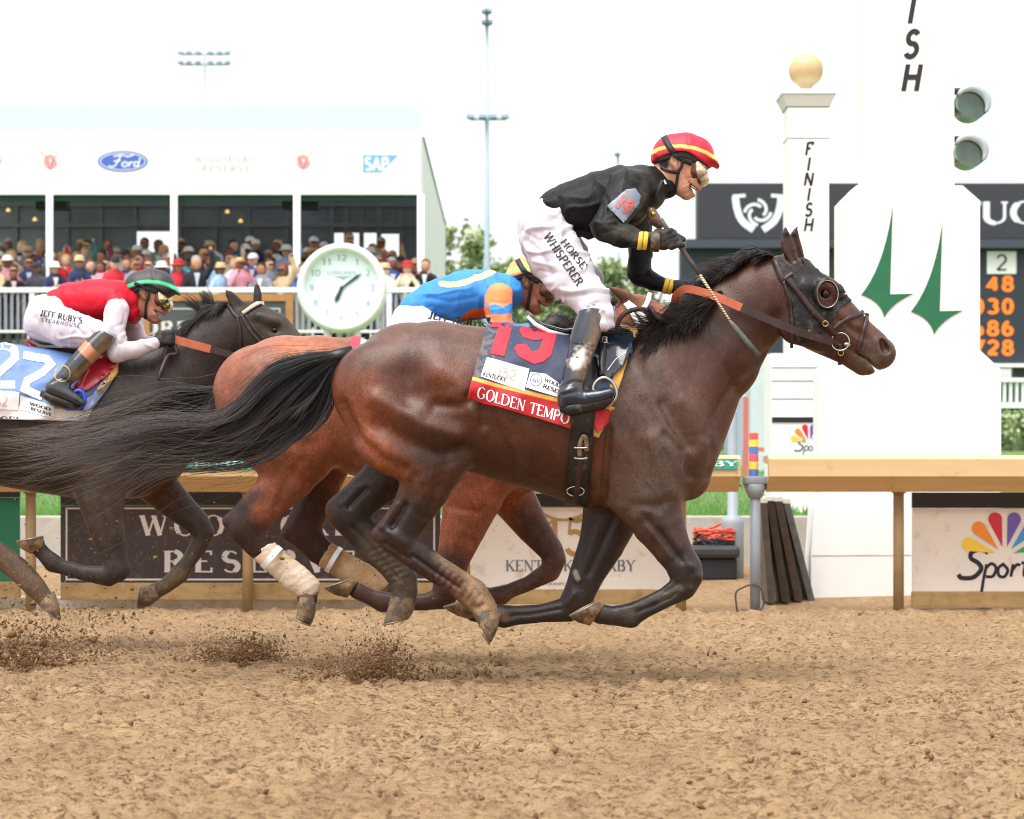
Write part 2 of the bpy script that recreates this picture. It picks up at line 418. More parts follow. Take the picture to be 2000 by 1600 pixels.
# ------------------------------------------------------------------ lettering: strokes drawn as quad strips
def arc(cx, cy, rx, ry, a0, a1, n=14):
    return [(cx + rx * math.cos(math.radians(a0 + (a1 - a0) * i / n)), cy + ry * math.sin(math.radians(a0 + (a1 - a0) * i / n))) for i in range(n + 1)]
T_, t_ = 1, 0
def _glyphs():
    g = {}
    S = lambda *p: list(p)
    g['I'] = (.22, [(S((.11, 0), (.11, 1)), T_)], [(.11, 0), (.11, 1)])
    g['L'] = (.56, [(S((.12, 0), (.12, 1)), T_), (S((.12, .03), (.52, .03), (.52, .22)), t_)], [(.12, 0), (.12, 1)])
    g['T'] = (.66, [(S((.33, 0), (.33, 1)), T_), (S((.03, .8), (.03, .97), (.63, .97), (.63, .8)), t_)], [(.33, 0)])
    g['E'] = (.6, [(S((.12, 0), (.12, 1)), T_), (S((.12, .97), (.54, .97), (.54, .8)), t_), (S((.12, .52), (.42, .52)), t_), (S((.12, .03), (.56, .03), (.56, .22)), t_)], [(.12, 0), (.12, 1)])
    g['F'] = (.56, [(S((.12, 0), (.12, 1)), T_), (S((.12, .97), (.54, .97), (.54, .8)), t_), (S((.12, .52), (.42, .52)), t_)], [(.12, 0), (.12, 1)])
    g['H'] = (.78, [(S((.12, 0), (.12, 1)), T_), (S((.66, 0), (.66, 1)), T_), (S((.12, .52), (.66, .52)), t_)], [(.12, 0), (.12, 1), (.66, 0), (.66, 1)])
    g['N'] = (.78, [(S((.12, 0), (.12, 1)), t_), (S((.12, 1), (.66, 0)), T_), (S((.66, 0), (.66, 1)), t_)], [(.12, 0), (.12, 1), (.66, 1)])
    g['M'] = (.92, [(S((.1, 0), (.12, 1)), t_), (S((.12, 1), (.45, .08)), T_), (S((.45, .08), (.78, 1)), t_), (S((.8, 1), (.8, 0)), T_)], [(.1, 0), (.12, 1), (.8, 0), (.8, 1)])
    g['V'] = (.7, [(S((.05, 1), (.35, 0)), T_), (S((.35, 0), (.65, 1)), t_)], [(.05, 1), (.65, 1)])
    g['W'] = (1.05, [(S((.05, 1), (.3, 0)), T_), (S((.3, 0), (.53, .95)), t_), (S((.53, .95), (.77, 0)), T_), (S((.77, 0), (1.0, 1)), t_)], [(.05, 1), (.53, 1), (1.0, 1)])
    g['A'] = (.72, [(S((.05, 0), (.35, 1)), t_), (S((.35, 1), (.67, 0)), T_), (S((.16, .34), (.56, .34)), t_)], [(.05, 0), (.67, 0)])
    g['Y'] = (.68, [(S((.04, 1), (.34, .48)), T_), (S((.34, .48), (.64, 1)), t_), (S((.34, .48), (.34, 0)), T_)], [(.04, 1), (.64, 1), (.34, 0)])
    g['K'] = (.72, [(S((.12, 0), (.12, 1)), T_), (S((.12, .42), (.62, 1)), t_), (S((.28, .58), (.66, 0)), T_)], [(.12, 0), (.12, 1), (.62, 1), (.66, 0)])
    g['X'] = (.66, [(S((.05, 1), (.6, 0)), T_), (S((.6, 1), (.05, 0)), t_)], [])
    g['O'] = (.84, [(arc(.42, .5, .34, .5, 40, 140), t_), (arc(.42, .5, .34, .5, 130, 230), T_), (arc(.42, .5, .34, .5, 220, 320), t_), (arc(.42, .5, .34, .5, 310, 410), T_)], [])
    g['0'] = (.64, [(arc(.32, .5, .24, .5, 0, 360, 28), T_)], [])
    g['C'] = (.74, [(arc(.42, .5, .34, .5, 45, 130), t_), (arc(.42, .5, .34, .5, 125, 235), T_), (arc(.42, .5, .34, .5, 230, 315), t_), (S((.67, .68), (.67, .9)), t_)], [])
    g['G'] = (.82, [(arc(.42, .5, .34, .5, 45, 130), t_), (arc(.42, .5, .34, .5, 125, 235), T_), (arc(.42, .5, .34, .5, 230, 315), t_), (S((.68, .1), (.68, .45)), T_), (S((.5, .45), (.78, .45)), t_)], [])
    g['D'] = (.82, [(S((.12, 0), (.12, 1)), T_), (S((.12, .97), (.35, .97)), t_), (arc(.35, .5, .38, .47, 90, 45, 5), t_), (arc(.35, .5, .38, .47, 50, -50), T_), (arc(.35, .5, .38, .47, -45, -90, 5), t_), (S((.35, .03), (.12, .03)), t_)], [(.12, 0), (.12, 1)])
    g['P'] = (.64, [(S((.12, 0), (.12, 1)), T_), (S((.12, .97), (.34, .97)), t_), (arc(.34, .73, .22, .24, 85, -85), T_), (S((.34, .49), (.12, .49)), t_)], [(.12, 0), (.12, 1)])
    g['R'] = (.72, [(S((.12, 0), (.12, 1)), T_), (S((.12, .97), (.34, .97)), t_), (arc(.34, .74, .21, .23, 85, -85), T_), (S((.34, .51), (.12, .51)), t_), (S((.36, .5), (.66, 0)), T_)], [(.12, 0), (.12, 1), (.66, 0)])
    g['B'] = (.68, [(S((.12, 0), (.12, 1)), T_), (S((.12, .97), (.34, .97)), t_), (arc(.34, .75, .19, .22, 85, -85), T_), (S((.34, .53), (.12, .53)), t_), (arc(.34, .28, .24, .25, 85, -85), T_), (S((.34, .03), (.12, .03)), t_)], [])
    g['S'] = (.6, [(arc(.3, .74, .21, .23, 30, 120), t_), (arc(.3, .74, .21, .23, 115, 250) + arc(.3, .27, .23, .25, 70, -60), T_), (arc(.3, .27, .23, .25, -55, -150), t_)], [])
    g['U'] = (.78, [(S((.12, 1), (.12, .3)) + arc(.39, .3, .27, .3, 180, 270), T_), (arc(.39, .3, .27, .3, 270, 360) + S((.66, .3), (.66, 1)), t_)], [(.12, 1), (.66, 1)])
    g['J'] = (.5, [(S((.34, 1), (.34, .22)) + arc(.18, .22, .16, .22, 0, -150), T_)], [(.34, 1)])
    g['Z'] = (.62, [(S((.05, .97), (.55, .97)), t_), (S((.55, .97), (.05, .03)), T_), (S((.05, .03), (.57, .03)), t_)], [])
    g['1'] = (.42, [(S((.24, 0), (.24, 1)), T_), (S((.06, .82), (.24, 1)), t_)], [(.24, 0)])
    g['2'] = (.6, [(arc(.3, .72, .22, .28, 165, -30) + S((.06, .04)), T_), (S((.06, .04), (.55, .04)), T_)], [])
    g['3'] = (.6, [(arc(.28, .75, .21, .25, 150, -80), T_), (arc(.28, .27, .24, .27, 85, -150), T_)], [])
    g['4'] = (.64, [(S((.44, 0), (.44, 1)), T_), (S((.44, 1), (.04, .3), (.6, .3)), T_)], [])
    g['5'] = (.6, [(S((.5, .97), (.16, .97), (.12, .55)), t_), (arc(.28, .32, .25, .32, 125, -150), T_)], [])
    g['6'] = (.62, [(arc(.3, .3, .23, .3, 0, 360, 24), T_), (arc(.42, .4, .35, .6, 100, 190), T_)], [])
    g['7'] = (.58, [(S((.04, .97), (.53, .97), (.2, 0)), T_)], [])
    g['8'] = (.62, [(arc(.31, .76, .2, .24, 0, 360, 20), T_), (arc(.31, .27, .24, .27, 0, 360, 20), T_)], [])
    g['9'] = (.62, [(arc(.31, .7, .23, .3, 0, 360, 24), T_), (arc(.2, .6, .34, .6, -80, 10), T_)], [])
    g["'"] = (.2, [(S((.1, .75), (.1, 1)), T_)], [])
    g['-'] = (.4, [(S((.06, .45), (.34, .45)), T_)], [])
    g[' '] = (.36, [], [])
    g['s'] = (.5, [([(x * .8, y * .62) for x, y in arc(.3, .74, .21, .23, 30, 120)], t_), ([(x * .8, y * .62) for x, y in arc(.3, .74, .21, .23, 115, 250) + arc(.3, .27, .23, .25, 70, -150)], T_)], [])
    return g
GLY = _glyphs()
def text_strips(txt, thick=0.16, thin=0.06, serif=0.0, track=0.08, cw=1.0):
    """list of (polyline, width) in em units, baseline y=0, cap height 1; returns strips and total advance"""
    out, x = [], 0.0
    for chx in txt:
        adv, st, sf = GLY[chx]
        for pts, kind in st:
            out.append(([(x + a * cw, b) for a, b in pts], thick if kind else thin))
        if serif:
            for a, b in sf:
                yy = b + (thin / 2 if b < .5 else -thin / 2)
                out.append(([(x + a * cw - serif, yy), (x + a * cw + serif, yy)], thin))
        x += adv * cw + track
    return out, x - track
def densify(pts, step):
    o = [pts[0]]
    for a, b in zip(pts[:-1], pts[1:]):
        n = max(1, int(math.hypot(b[0] - a[0], b[1] - a[1]) / step))
        for i in range(1, n + 1): o.append((a[0] + (b[0] - a[0]) * i / n, a[1] + (b[1] - a[1]) * i / n))
    return o
def strip_quads(pts, w):
    """offset a 2d polyline both sides (mitred); returns left and right lists"""
    n = len(pts); Lf, R = [], []
    closed = math.hypot(pts[0][0] - pts[-1][0], pts[0][1] - pts[-1][1]) < 1e-6
    for i in range(n):
        a = pts[i - 1] if i else (pts[-2] if closed else pts[0]); b = pts[i + 1] if i < n - 1 else (pts[1] if closed else pts[-1]); p = pts[i]
        d1 = (p[0] - a[0], p[1] - a[1]); d2 = (b[0] - p[0], b[1] - p[1])
        l1, l2 = math.hypot(*d1), math.hypot(*d2)
        if l1 < 1e-9: d1, l1 = d2, l2
        if l2 < 1e-9: d2, l2 = d1, l1
        n1 = (-d1[1] / l1, d1[0] / l1); n2 = (-d2[1] / l2, d2[0] / l2)
        m = (n1[0] + n2[0], n1[1] + n2[1]); lm = math.hypot(*m) or 1
        m = (m[0] / lm, m[1] / lm); k = min(1.6, 1 / max(.3, m[0] * n1[0] + m[1] * n1[1]))
        Lf.append((p[0] + m[0] * w / 2 * k, p[1] + m[1] * w / 2 * k)); R.append((p[0] - m[0] * w / 2 * k, p[1] - m[1] * w / 2 * k))
    return Lf, R
def strips_mesh(strips, xf, step=0.12, lift=None):
    """xf: 2d -> 3d (with an extra lift argument in metres towards the viewer)"""
    V, Fc = [], []
    for k, (pts, w) in enumerate(strips):
        L, R = strip_quads(densify(pts, step), w); n = len(V)
        e = 0.00012 * (k % 9)
        for a, b in zip(L, R): V.append(xf(a, e)); V.append(xf(b, e))
        for i in range(len(L) - 1): Fc.append((n + 2 * i, n + 2 * i + 1, n + 2 * i + 3, n + 2 * i + 2))
    return V, Fc
def flat_text(name, txt, x, y, z, height, mat, parent=None, width=None, **kw):
    """lettering on an upright board facing the camera, one object per letter: x,z = lower left corner, y = plane"""
    _, adv = text_strips(txt, **kw); sx = (width / adv) if width else height; x0 = 0.0
    for chx in txt:
        st, a1 = text_strips(chx, **kw)
        if st:
            V, Fc = strips_mesh(st, lambda p, e: (x + (x0 + p[0]) * sx, y - e, z + p[1] * height))
            newmesh('letter' if name == 'lettering' else name, V, Fc, mat, parent)
        x0 += a1 + kw.get('track', .08)
def flat_strips(name, strips, y, mat, parent=None, step=0.05):
    V, Fc = strips_mesh(strips, lambda p, e: (p[0], y - e, p[1]), step)
    return newmesh(name, V, Fc, mat, parent)
def flat_poly(name, poly, y, mat, parent=None, thick=0.004):
    b = MB(); b.prism_xz(ccw(poly), y, y + thick); return b.build(name, mat, parent)
def ccw(poly):
    a = sum(p[0] * q[1] - q[0] * p[1] for p, q in zip(poly, poly[1:] + poly[:1]))
    return poly if a > 0 else poly[::-1]
def bez(p0, p1, p2, n=10):
    return [((1 - t) ** 2 * p0[0] + 2 * t * (1 - t) * p1[0] + t * t * p2[0], (1 - t) ** 2 * p0[1] + 2 * t * (1 - t) * p1[1] + t * t * p2[1]) for t in [i / n for i in range(n + 1)]]
def spline(pts, n=8):
    """Catmull-Rom through tuples of any length"""
    A = [np.array(p, float) for p in pts]; o = []
    for i in range(len(A) - 1):
        p0, p1, p2, p3 = A[max(i - 1, 0)], A[i], A[i + 1], A[min(i + 2, len(A) - 1)]
        for j in range(n):
            t = j / n; o.append(tuple(0.5 * ((2 * p1) + (p2 - p0) * t + (2 * p0 - 5 * p1 + 4 * p2 - p3) * t * t + (3 * p1 - p0 - 3 * p2 + p3) * t ** 3)))
    o.append(tuple(A[-1])); return o
M_WHITE = simple('print_white', (236, 236, 238), .6, .03)
M_INK = simple('print_black', (26, 26, 34), .6, .1)
M_STEEL = simple('polished_steel', (190, 188, 184), .22, .1, metal=1.0)
def solid(ob, t):
    m = ob.modifiers.new('thickness', 'SOLIDIFY'); m.thickness = t; m.offset = 0; return ob
# ------------------------------------------------------------------ the track
def grid_noise(nx, ny, cells_x, cells_y, seed):
    rg = np.random.default_rng(seed); cx, cy = max(2, int(cells_x) + 2), max(2, int(cells_y) + 2)
    R = rg.uniform(-1, 1, (cy, cx)); gx = np.linspace(0, cx - 2.001, nx); gy = np.linspace(0, cy - 2.001, ny)
    ix, iy = gx.astype(int), gy.astype(int); fx, fy = gx - ix, gy - iy; fx = fx * fx * (3 - 2 * fx); fy = fy * fy * (3 - 2 * fy)
    a = R[iy][:, ix]; b = R[iy][:, ix + 1]; c = R[iy + 1][:, ix]; d = R[iy + 1][:, ix + 1]
    return (a * (1 - fx) + b * fx) * (1 - fy)[:, None] + (c * (1 - fx) + d * fx) * fy[:, None]
def lat_noise(X, Y, scale, seed):
    """value noise sampled at arbitrary X,Y grids"""
    x, y = X / scale, Y / scale; ix, iy = np.floor(x).astype(np.int64), np.floor(y).astype(np.int64); fx, fy = x - ix, y - iy
    fx = fx * fx * (3 - 2 * fx); fy = fy * fy * (3 - 2 * fy)
    def hsh(i, j):
        h = (i * 374761393 + j * 668265263 + seed * 974711) & 0x7FFFFFFF; h = ((h ^ (h >> 13)) * 1274126177) & 0x7FFFFFFF; return ((h ^ (h >> 16)) & 0xFFFF) / 32767.5 - 1
    return (hsh(ix, iy) * (1 - fx) + hsh(ix + 1, iy) * fx) * (1 - fy) + (hsh(ix, iy + 1) * (1 - fx) + hsh(ix + 1, iy + 1) * fx) * fy
def make_ground():
    xs = np.r_[-1500, -300, -60, -20, -8, np.arange(-4.2, 4.2, .0145), 8, 20, 60, 300, 1500]
    ys = [-300, -40, -5, 2, 4.5]; d = 5.4
    while d < 16.5: ys.append(d); d += max(.0125, d * d / 3900 * 1.35)
    ys = np.r_[ys, 17.5, 19, 24, 40, 90, 300, 1500, 3500]
    X, Y = np.meshgrid(xs, ys)
    m = np.clip((4.3 - np.abs(X)) * 4, 0, 1) * np.clip((Y - 4.6) * 2, 0, 1) * np.clip((16.4 - Y) * 2, 0, 1)
    warp = .03 * lat_noise(X, Y, .11, 31); XS = X * .42
    n1 = lat_noise(XS + warp, Y, .052, 1); n2 = lat_noise(X * .55, Y + warp, .030, 2); n3 = lat_noise(X, Y, .30, 3); n4 = lat_noise(XS, Y, .11, 5); n5 = lat_noise(X * .7, Y, .019, 9)
    n6 = lat_noise(X * .8 + warp, Y, .024, 41); lump = np.maximum(0, n1 - .05) ** 1.3 * .013 + np.maximum(0, n2 - .08) * .030 - np.maximum(0, -n4 - .2) ** 2 * .018 - np.maximum(0, -n6 - .1) ** 2 * .032
    Z = m * (lump + .006 * n3 + .009 * n5 + .003 * n4 + .011 * n2 + .007 * lat_noise(X * .6 + warp, Y, .044, 51))
    # hoof-printed lane under the field
    V = np.stack([X.ravel(), Y.ravel(), Z.ravel()], 1); nx, ny = len(xs), len(ys)
    q = np.arange((nx - 1) * (ny - 1)); i = q % (nx - 1); j = q // (nx - 1); a = j * nx + i
    Q = np.stack([a, a + 1, a + nx + 1, a + nx], 1)
    mt, nt, b = new_mat('track_dirt')
    c = ramp(nt, noise(nt, 7, 5, .6), .3, .72, lin((174, 143, 108)), lin((200, 168, 130)))
    c = mixc(nt, ramp(nt, noise(nt, 60, 3, .7, vec_scale=(.38, 1, 1)), .48, .64), c, lin((112, 86, 62)))
    c = mixc(nt, ramp(nt, noise(nt, 160, 2, .6), .58, .70), c, lin((204, 174, 138)))
    c = mixc(nt, ramp(nt, noise(nt, 1.1, 3, .5), .40, .72), c, mixc(nt, .5, c, lin((158, 127, 95))))
    nt.links.new(c, b.inputs['Base Color']); b.inputs['Roughness'].default_value = .95; b.inputs['Specular IOR Level'].default_value = .15
    bump(nt, b, noise(nt, 110, 4, .7, vec_scale=(.6, 1, 1)), 1.0, .022)
    ob = newmesh('track', V, Q, mt, None, True); tag(ob, kind='structure', label='brown raked dirt race track running past the rail'); return ob, Z
TRACK, _ = make_ground()
M_CLOD = simple('dirt_clod', (128, 100, 74), .95, .35, 30, .5, 80, .004, spec=.1)
M_CLOD_DARK = simple('dirt_damp', (120, 92, 66), .95, .35, 40, .5, 80, .004, spec=.1)
def clods(name, pts, rad, mat, label, seed=0):
    rg = np.random.default_rng(seed)
    t = (1 + 5 ** .5) / 2; ico = np.array([(-1, t, 0), (1, t, 0), (-1, -t, 0), (1, -t, 0), (0, -1, t), (0, 1, t), (0, -1, -t), (0, 1, -t), (t, 0, -1), (t, 0, 1), (-t, 0, -1), (-t, 0, 1)]) / 1.9
    fc = np.array([(0, 11, 5), (0, 5, 1), (0, 1, 7), (0, 7, 10), (0, 10, 11), (1, 5, 9), (5, 11, 4), (11, 10, 2), (10, 7, 6), (7, 1, 8), (3, 9, 4), (3, 4, 2), (3, 2, 6), (3, 6, 8), (3, 8, 9), (4, 9, 5), (2, 4, 11), (6, 2, 10), (8, 6, 7), (9, 8, 1)])
    pts = np.asarray(pts); n = len(pts)
    V = ico[None] * rg.uniform(.55, 1.3, (n, 12, 1)) * rg.uniform(.6, 1.5, (n, 1, 3)) * np.asarray(rad).reshape(-1, 1, 1) + pts[:, None, :]
    Q = (fc[None] + (np.arange(n) * 12)[:, None, None]).reshape(-1, 3)
    return tag(newmesh(name, V.reshape(-1, 3), Q, mat), label=label, kind='stuff')
rg = np.random.default_rng(5); n = 5200
yy = 5.6 + 10.2 * rg.uniform(0, 1, n) ** 1.5; xx = rg.uniform(-.235, .235, n) * yy
clods('dirt_clods', np.stack([xx, yy, rg.uniform(0, .008, n)], 1), rg.lognormal(math.log(.0055), .45, n).clip(.002, .013), M_CLOD, 'loose crumbs of dirt lying on the track', 1)
# dirt thrown up behind the hooves
P_, R_ = [], []
def spray(cx, cy, sx, sy, D, n, r, seed, slope=0.0, lean=0.0):
    g = np.random.default_rng(seed)
    u = g.normal(0, 1, n); v = np.abs(g.normal(0, 1, n))
    x = cx + u * sx - v * lean; y = cy - v * sy + u * slope
    d = D + g.normal(0, .12, n)
    for a, b_, c_ in zip(x, y, d): p = P(a, b_, c_); P_.append((p.x, p.y, max(p.z, .0)))
    R_.extend(list(g.lognormal(math.log(r), .55, n).clip(.0010, .022)))
spray(735, 1332, 24, 28, 10.15, 1500, .0027, 1, 0, -6); spray(690, 1334, 64, 18, 10.2, 1300, .0024, 2); spray(750, 1290, 18, 24, 10.15, 420, .0022, 3); spray(735, 1330, 20, 24, 10.15, 60, .006, 21, 0, -6); spray(725, 1334, 50, 46, 10.15, 3600, .0015, 31); spray(860, 1325, 60, 12, 10.1, 160, .003, 13)
spray(490, 1288, 28, 17, 11.1, 1400, .0027, 4); spray(440, 1292, 54, 15, 11.1, 900, .0024, 5); spray(500, 1286, 18, 10, 11.1, 40, .006, 22); spray(475, 1292, 50, 32, 11.1, 2800, .0016, 32)
spray(20, 1318, 64, 46, 10.9, 1800, .0030, 6); spray(110, 1290, 100, 46, 11.2, 1000, .0026, 7); spray(20, 1310, 40, 30, 10.9, 110, .007, 23); spray(60, 1318, 110, 85, 10.9, 3800, .0017, 33); spray(20, 1300, 60, 90, 10.9, 160, .005, 34); spray(215, 1210, 30, 18, 11.6, 60, .004, 8, -.5); spray(955, 1300, 14, 12, 10.0, 26, .003, 9); spray(640, 1200, 120, 60, 10.6, 90, .0024, 10); spray(250, 1100, 140, 80, 11.6, 120, .0024, 11); spray(860, 1040, 60, 60, 10.2, 40, .0022, 12)
clods('flying_dirt', P_, R_, M_CLOD_DARK, 'dark dirt kicked up behind the galloping hooves', 3)

# ------------------------------------------------------------------ infield ground
M_CONC = simple('concrete', (176, 172, 162), .85, .10, 5, .4, 60, .006, dirt=(150, 134, 112), dirt_amt=.2, dscale=3)
def grass_mat():
    mt, nt, b = new_mat('turf')
    c = ramp(nt, noise(nt, 3.5, 5, .6), .3, .7, lin((86, 122, 58)), lin((124, 156, 86)))
    c = mixc(nt, ramp(nt, noise(nt, 40, 3, .7, vec_scale=(1, .2, 1)), .4, .75), c, lin((70, 100, 48)))
    nt.links.new(c, b.inputs['Base Color']); b.inputs['Roughness'].default_value = .9; bump(nt, b, noise(nt, 90, 3, .7), .8, .03); return mt
M_TURF = grass_mat()
lw = []; prof = [(19.35, .60), (24, .74), (32, 1.02), (45, 1.45), (60, 1.75), (120, 1.9), (400, 2.0), (1500, 2.0)]
xs = [-600, -60, -20, -8, -4, 0, 4, 8, 20, 60, 600]
V = [(x, y, z) for y, z in prof for x in xs]; k = len(xs)
lawn = newmesh('lawn', V, [(j * k + i, j * k + i + 1, (j + 1) * k + i + 1, (j + 1) * k + i) for j in range(len(prof) - 1) for i in range(k - 1)], M_TURF, None, True)
tag(lawn, label='green infield turf rising behind the low concrete wall', kind='structure')
rg = np.random.default_rng(2); n = 9000
yy = 19.4 + 14 * rg.uniform(0, 1, n) ** 2; xx = rg.uniform(-.23, .23, n) * yy
zz = np.interp(yy, [p[0] for p in prof], [p[1] for p in prof]); hgt = rg.uniform(.03, .09, n); lean = rg.uniform(-.03, .03, n); w = .006
V = np.stack([np.stack([xx - w, yy, zz], 1), np.stack([xx + w, yy, zz], 1), np.stack([xx + lean, yy, zz + hgt], 1)], 1).reshape(-1, 3)
tag(newmesh('grass', V, np.arange(3 * n).reshape(-1, 3), simple('grass_blade', (98, 146, 66), .8, .3, 3)), label='short green grass blades on the infield bank', kind='stuff')
def pbox(mb, px0, px1, py0, py1, D, depth, bev=0.0):
    a, b = P(px0, py1, D), P(px1, py0, D); mb.box(a.x, b.x, D, D + depth, a.z, b.z, bev)
bk = [(16.62, -.01), (17.3, .036), (18.0, .125), (19.25, .2)]; xs_ = [-40] + [-5 + .5 * i for i in range(21)] + [40]
V = [(x, y, z + .012 * math.sin(x * 3.1 + y * 5) * (1 if 16.7 < y < 19 else 0)) for y, z in bk for x in xs_]; k = len(xs_)
tag(newmesh('dirt_bank', V, [(j * k + i, j * k + i + 1, (j + 1) * k + i + 1, (j + 1) * k + i) for j in range(3) for i in range(k - 1)], TRACK.data.materials[0], None, True), label='low dirt bank between the rail and the concrete wall', kind='structure')
wl = MB(); wl.box(-40, 40, 19.2, 19.4, -.2, .60, .015); w_ = wl.build('retaining_wall', M_CONC); tag(w_, 'low pale concrete wall holding back the infield turf', 'wall')
kb = MB(); kb.box(P(-300, 0, 16.5).x, P(905, 0, 16.5).x, 16.42, 16.56, -.05, .075, .012); o = kb.build('kerb', simple('kerb_white', (222, 214, 202), .7, .08, 8, .2, dirt=(190, 160, 124), dirt_amt=.4)); tag(o, 'low whitewashed kerb along the foot of the rail boards', kind='structure')

# ------------------------------------------------------------------ running rail
M_RAIL = simple('rail_tan', (208, 178, 132), .5, .08, 3, .15, 20, .003, vec=(.3, 3, 3), dirt=(178, 142, 96), dirt_amt=.08)
M_RAIL_D = simple('rail_post_tan', (150, 122, 84), .6, .15, 8, .2, 40, .003)
M_TEAL = simple('banner_teal', (44, 160, 138), .5, .06, 4)
prof_r = [(15.72, 1.018), (15.72, .905), (15.735, .898), (15.90, .802), (15.93, .802), (15.93, .83), (15.80, .90), (15.80, .985), (16.10, 1.0), (16.12, 1.04), (15.80, 1.045)]
def rail(px0, px1, label):
    root = empty('running_rail', P((px0 + px1) / 2, 900, 15.9)); root.location.z = 0
    m = MB(); m.prism_yz(prof_r, P(px0, 0, 15.72).x, P(px1, 0, 15.72).x); m.build('rail_cover', M_RAIL, root)
    m = MB(); m.box(P(px0, 0, 15.9).x, P(px1, 0, 15.9).x, 15.86, 15.885, .835, .850); m.build('rail_shadow_line', simple('rail_shadow', (120, 90, 56), .7), root)  # dark strip painted in as the shadow line beneath the rail cover
    tag(root, label, 'rail', 'running rail sections'); return root
R1 = rail(-420, 1447, 'long tan running rail with green banner strip, ending left of the sensor pole')
R2 = rail(1502, 2420, 'plain tan running rail in front of the white finish tower')
m = MB(); m.box(P(-420, 0, 15.71).x, P(1440, 0, 15.71).x, 15.705, 15.717, .952, 1.022); bn = m.build('banner_strip', M_TEAL, R1)
for tx, xa, xb in (('CHURCHILL DOWNS', 356, 690), ('KENTUCKY DERBY', 1090, 1440), ('KENTUCKY DERBY', -300, -10)):
    a = P(xa, 910, 15.7); flat_text('lettering', tx, a.x, 15.7, .972, .034, M_WHITE, bn, width=P(xb, 0, 15.7).x - a.x, thick=.2, thin=.1, serif=.1)
for i, px in enumerate((-364, 60, 484, 908, 1330, 1755, 2180)):
    x = P(px, 0, 15.98).x; m = MB(); m.tube([(x, 15.98, -.1), (x, 15.98, .86)], .036, 12); m.tube([(x, 15.98, .80), (x, 15.95, .90)], [.05, .075], 10)
    m.build('post', M_RAIL_D, R1 if px < 1450 else R2, True)

# ------------------------------------------------------------------ boards under the rail
M_WOODK = simple('kickboard_wood', (178, 146, 98), .75, .18, 5, .25, 40, .004, vec=(.4, 4, 4), dirt=(150, 116, 74), dirt_amt=.4)
M_BOARD_BR = simple('board_brown', (58, 46, 46), .55, .12, 6, dirt=(104, 82, 64), dirt_amt=.22, dscale=30)
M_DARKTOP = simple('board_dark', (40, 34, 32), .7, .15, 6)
M_LETTER = simple('letter_silver', (214, 206, 204), .5, .06)
M_BOARD_W = simple('board_white', (236, 226, 216), .6, .04, 3, dirt=(206, 184, 158), dirt_amt=.15)
M_GREENB = simple('board_green', (18, 116, 84), .5, .1, 5)
def board(name, px0, px1, pyt, pyb, D, mat, label, top=None, kick=None):
    root = empty(name, P((px0 + px1) / 2, 1180, D)); root.location.z = 0
    m = MB(); pbox(m, px0, px1, pyt, pyb, D, .03, .004); m.build('panel', mat, root)
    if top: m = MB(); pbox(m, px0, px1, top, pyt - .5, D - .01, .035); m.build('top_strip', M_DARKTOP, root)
    if kick: m = MB(); pbox(m, px0, px1, pyb + .5, kick, D - .015, .06, .004); m.build('kickboard', M_WOODK, root)
    tag(root, label, 'sign', 'sponsor boards under the rail'); return root
DB = 16.25
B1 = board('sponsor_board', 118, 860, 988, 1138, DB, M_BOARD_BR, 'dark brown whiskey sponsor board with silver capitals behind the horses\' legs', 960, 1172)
a, b_ = P(130, 1132, DB), P(848, 993, DB)
flat_strips('border', [([(a.x, a.z), (b_.x, a.z), (b_.x, b_.z), (a.x, b_.z), (a.x, a.z)], .012)], DB - .003, M_LETTER, B1, 1)
for tx, xa, xb, yb, h in (('WOODFORD', 275, 694, 1046, 39), ('RESERVE', 320, 694, 1118, 42)):
    c = P(xa, yb, DB); flat_text('lettering', tx, c.x, DB - .003, c.z, h * DB / F, M_LETTER, B1, width=P(xb, 0, DB).x - c.x, thick=.19, thin=.07, serif=.11, track=.3)
for px in (488,):
    m = MB(); pbox(m, px - 6, px + 6, 1138, 1176, DB - .06, .04, .006); m.build('clamp', simple('clamp_pale', (206, 190, 160), .6), B1)
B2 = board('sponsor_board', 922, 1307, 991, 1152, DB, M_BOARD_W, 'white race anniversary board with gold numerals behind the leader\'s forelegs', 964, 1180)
M_GOLDP = simple('print_gold', (176, 138, 84), .5, .1); M_GREYP = simple('print_grey', (112, 112, 122), .6, .08)
c = P(1066, 1083, DB); flat_text('lettering', '152', c.x, DB - .003, c.z, 70 * DB / F, M_GOLDP, B2, width=130 * DB / F, thick=.14, thin=.07)
c = P(988, 1116, DB); flat_text('lettering', 'KENTUCKY DERBY', c.x, DB - .003, c.z, 22 * DB / F, M_GREYP, B2, width=252 * DB / F, thick=.16, thin=.07, serif=.1)
c = P(1056, 1143, DB); flat_text('lettering', 'WOODFORD RESERVE', c.x, DB - .003, c.z, 5 * DB / F, M_GREYP, B2, width=120 * DB / F, thick=.16, thin=.1)
for dx in (0, 26): flat_strips('flourish', [([(P(x, y, DB).x, P(x, y, DB).z) for x, y in bez((1060 + dx * 2, 1003 + dx * .3), (1100 + dx, 1030), (1150, 1000 + dx * .2))], .02)], DB - .004, M_GOLDP, B2)
B3 = board('sponsor_board', 1782, 2230, 993, 1156, DB, M_BOARD_W, 'white broadcaster board with rainbow feathers at the finish tower', 962, 1186)
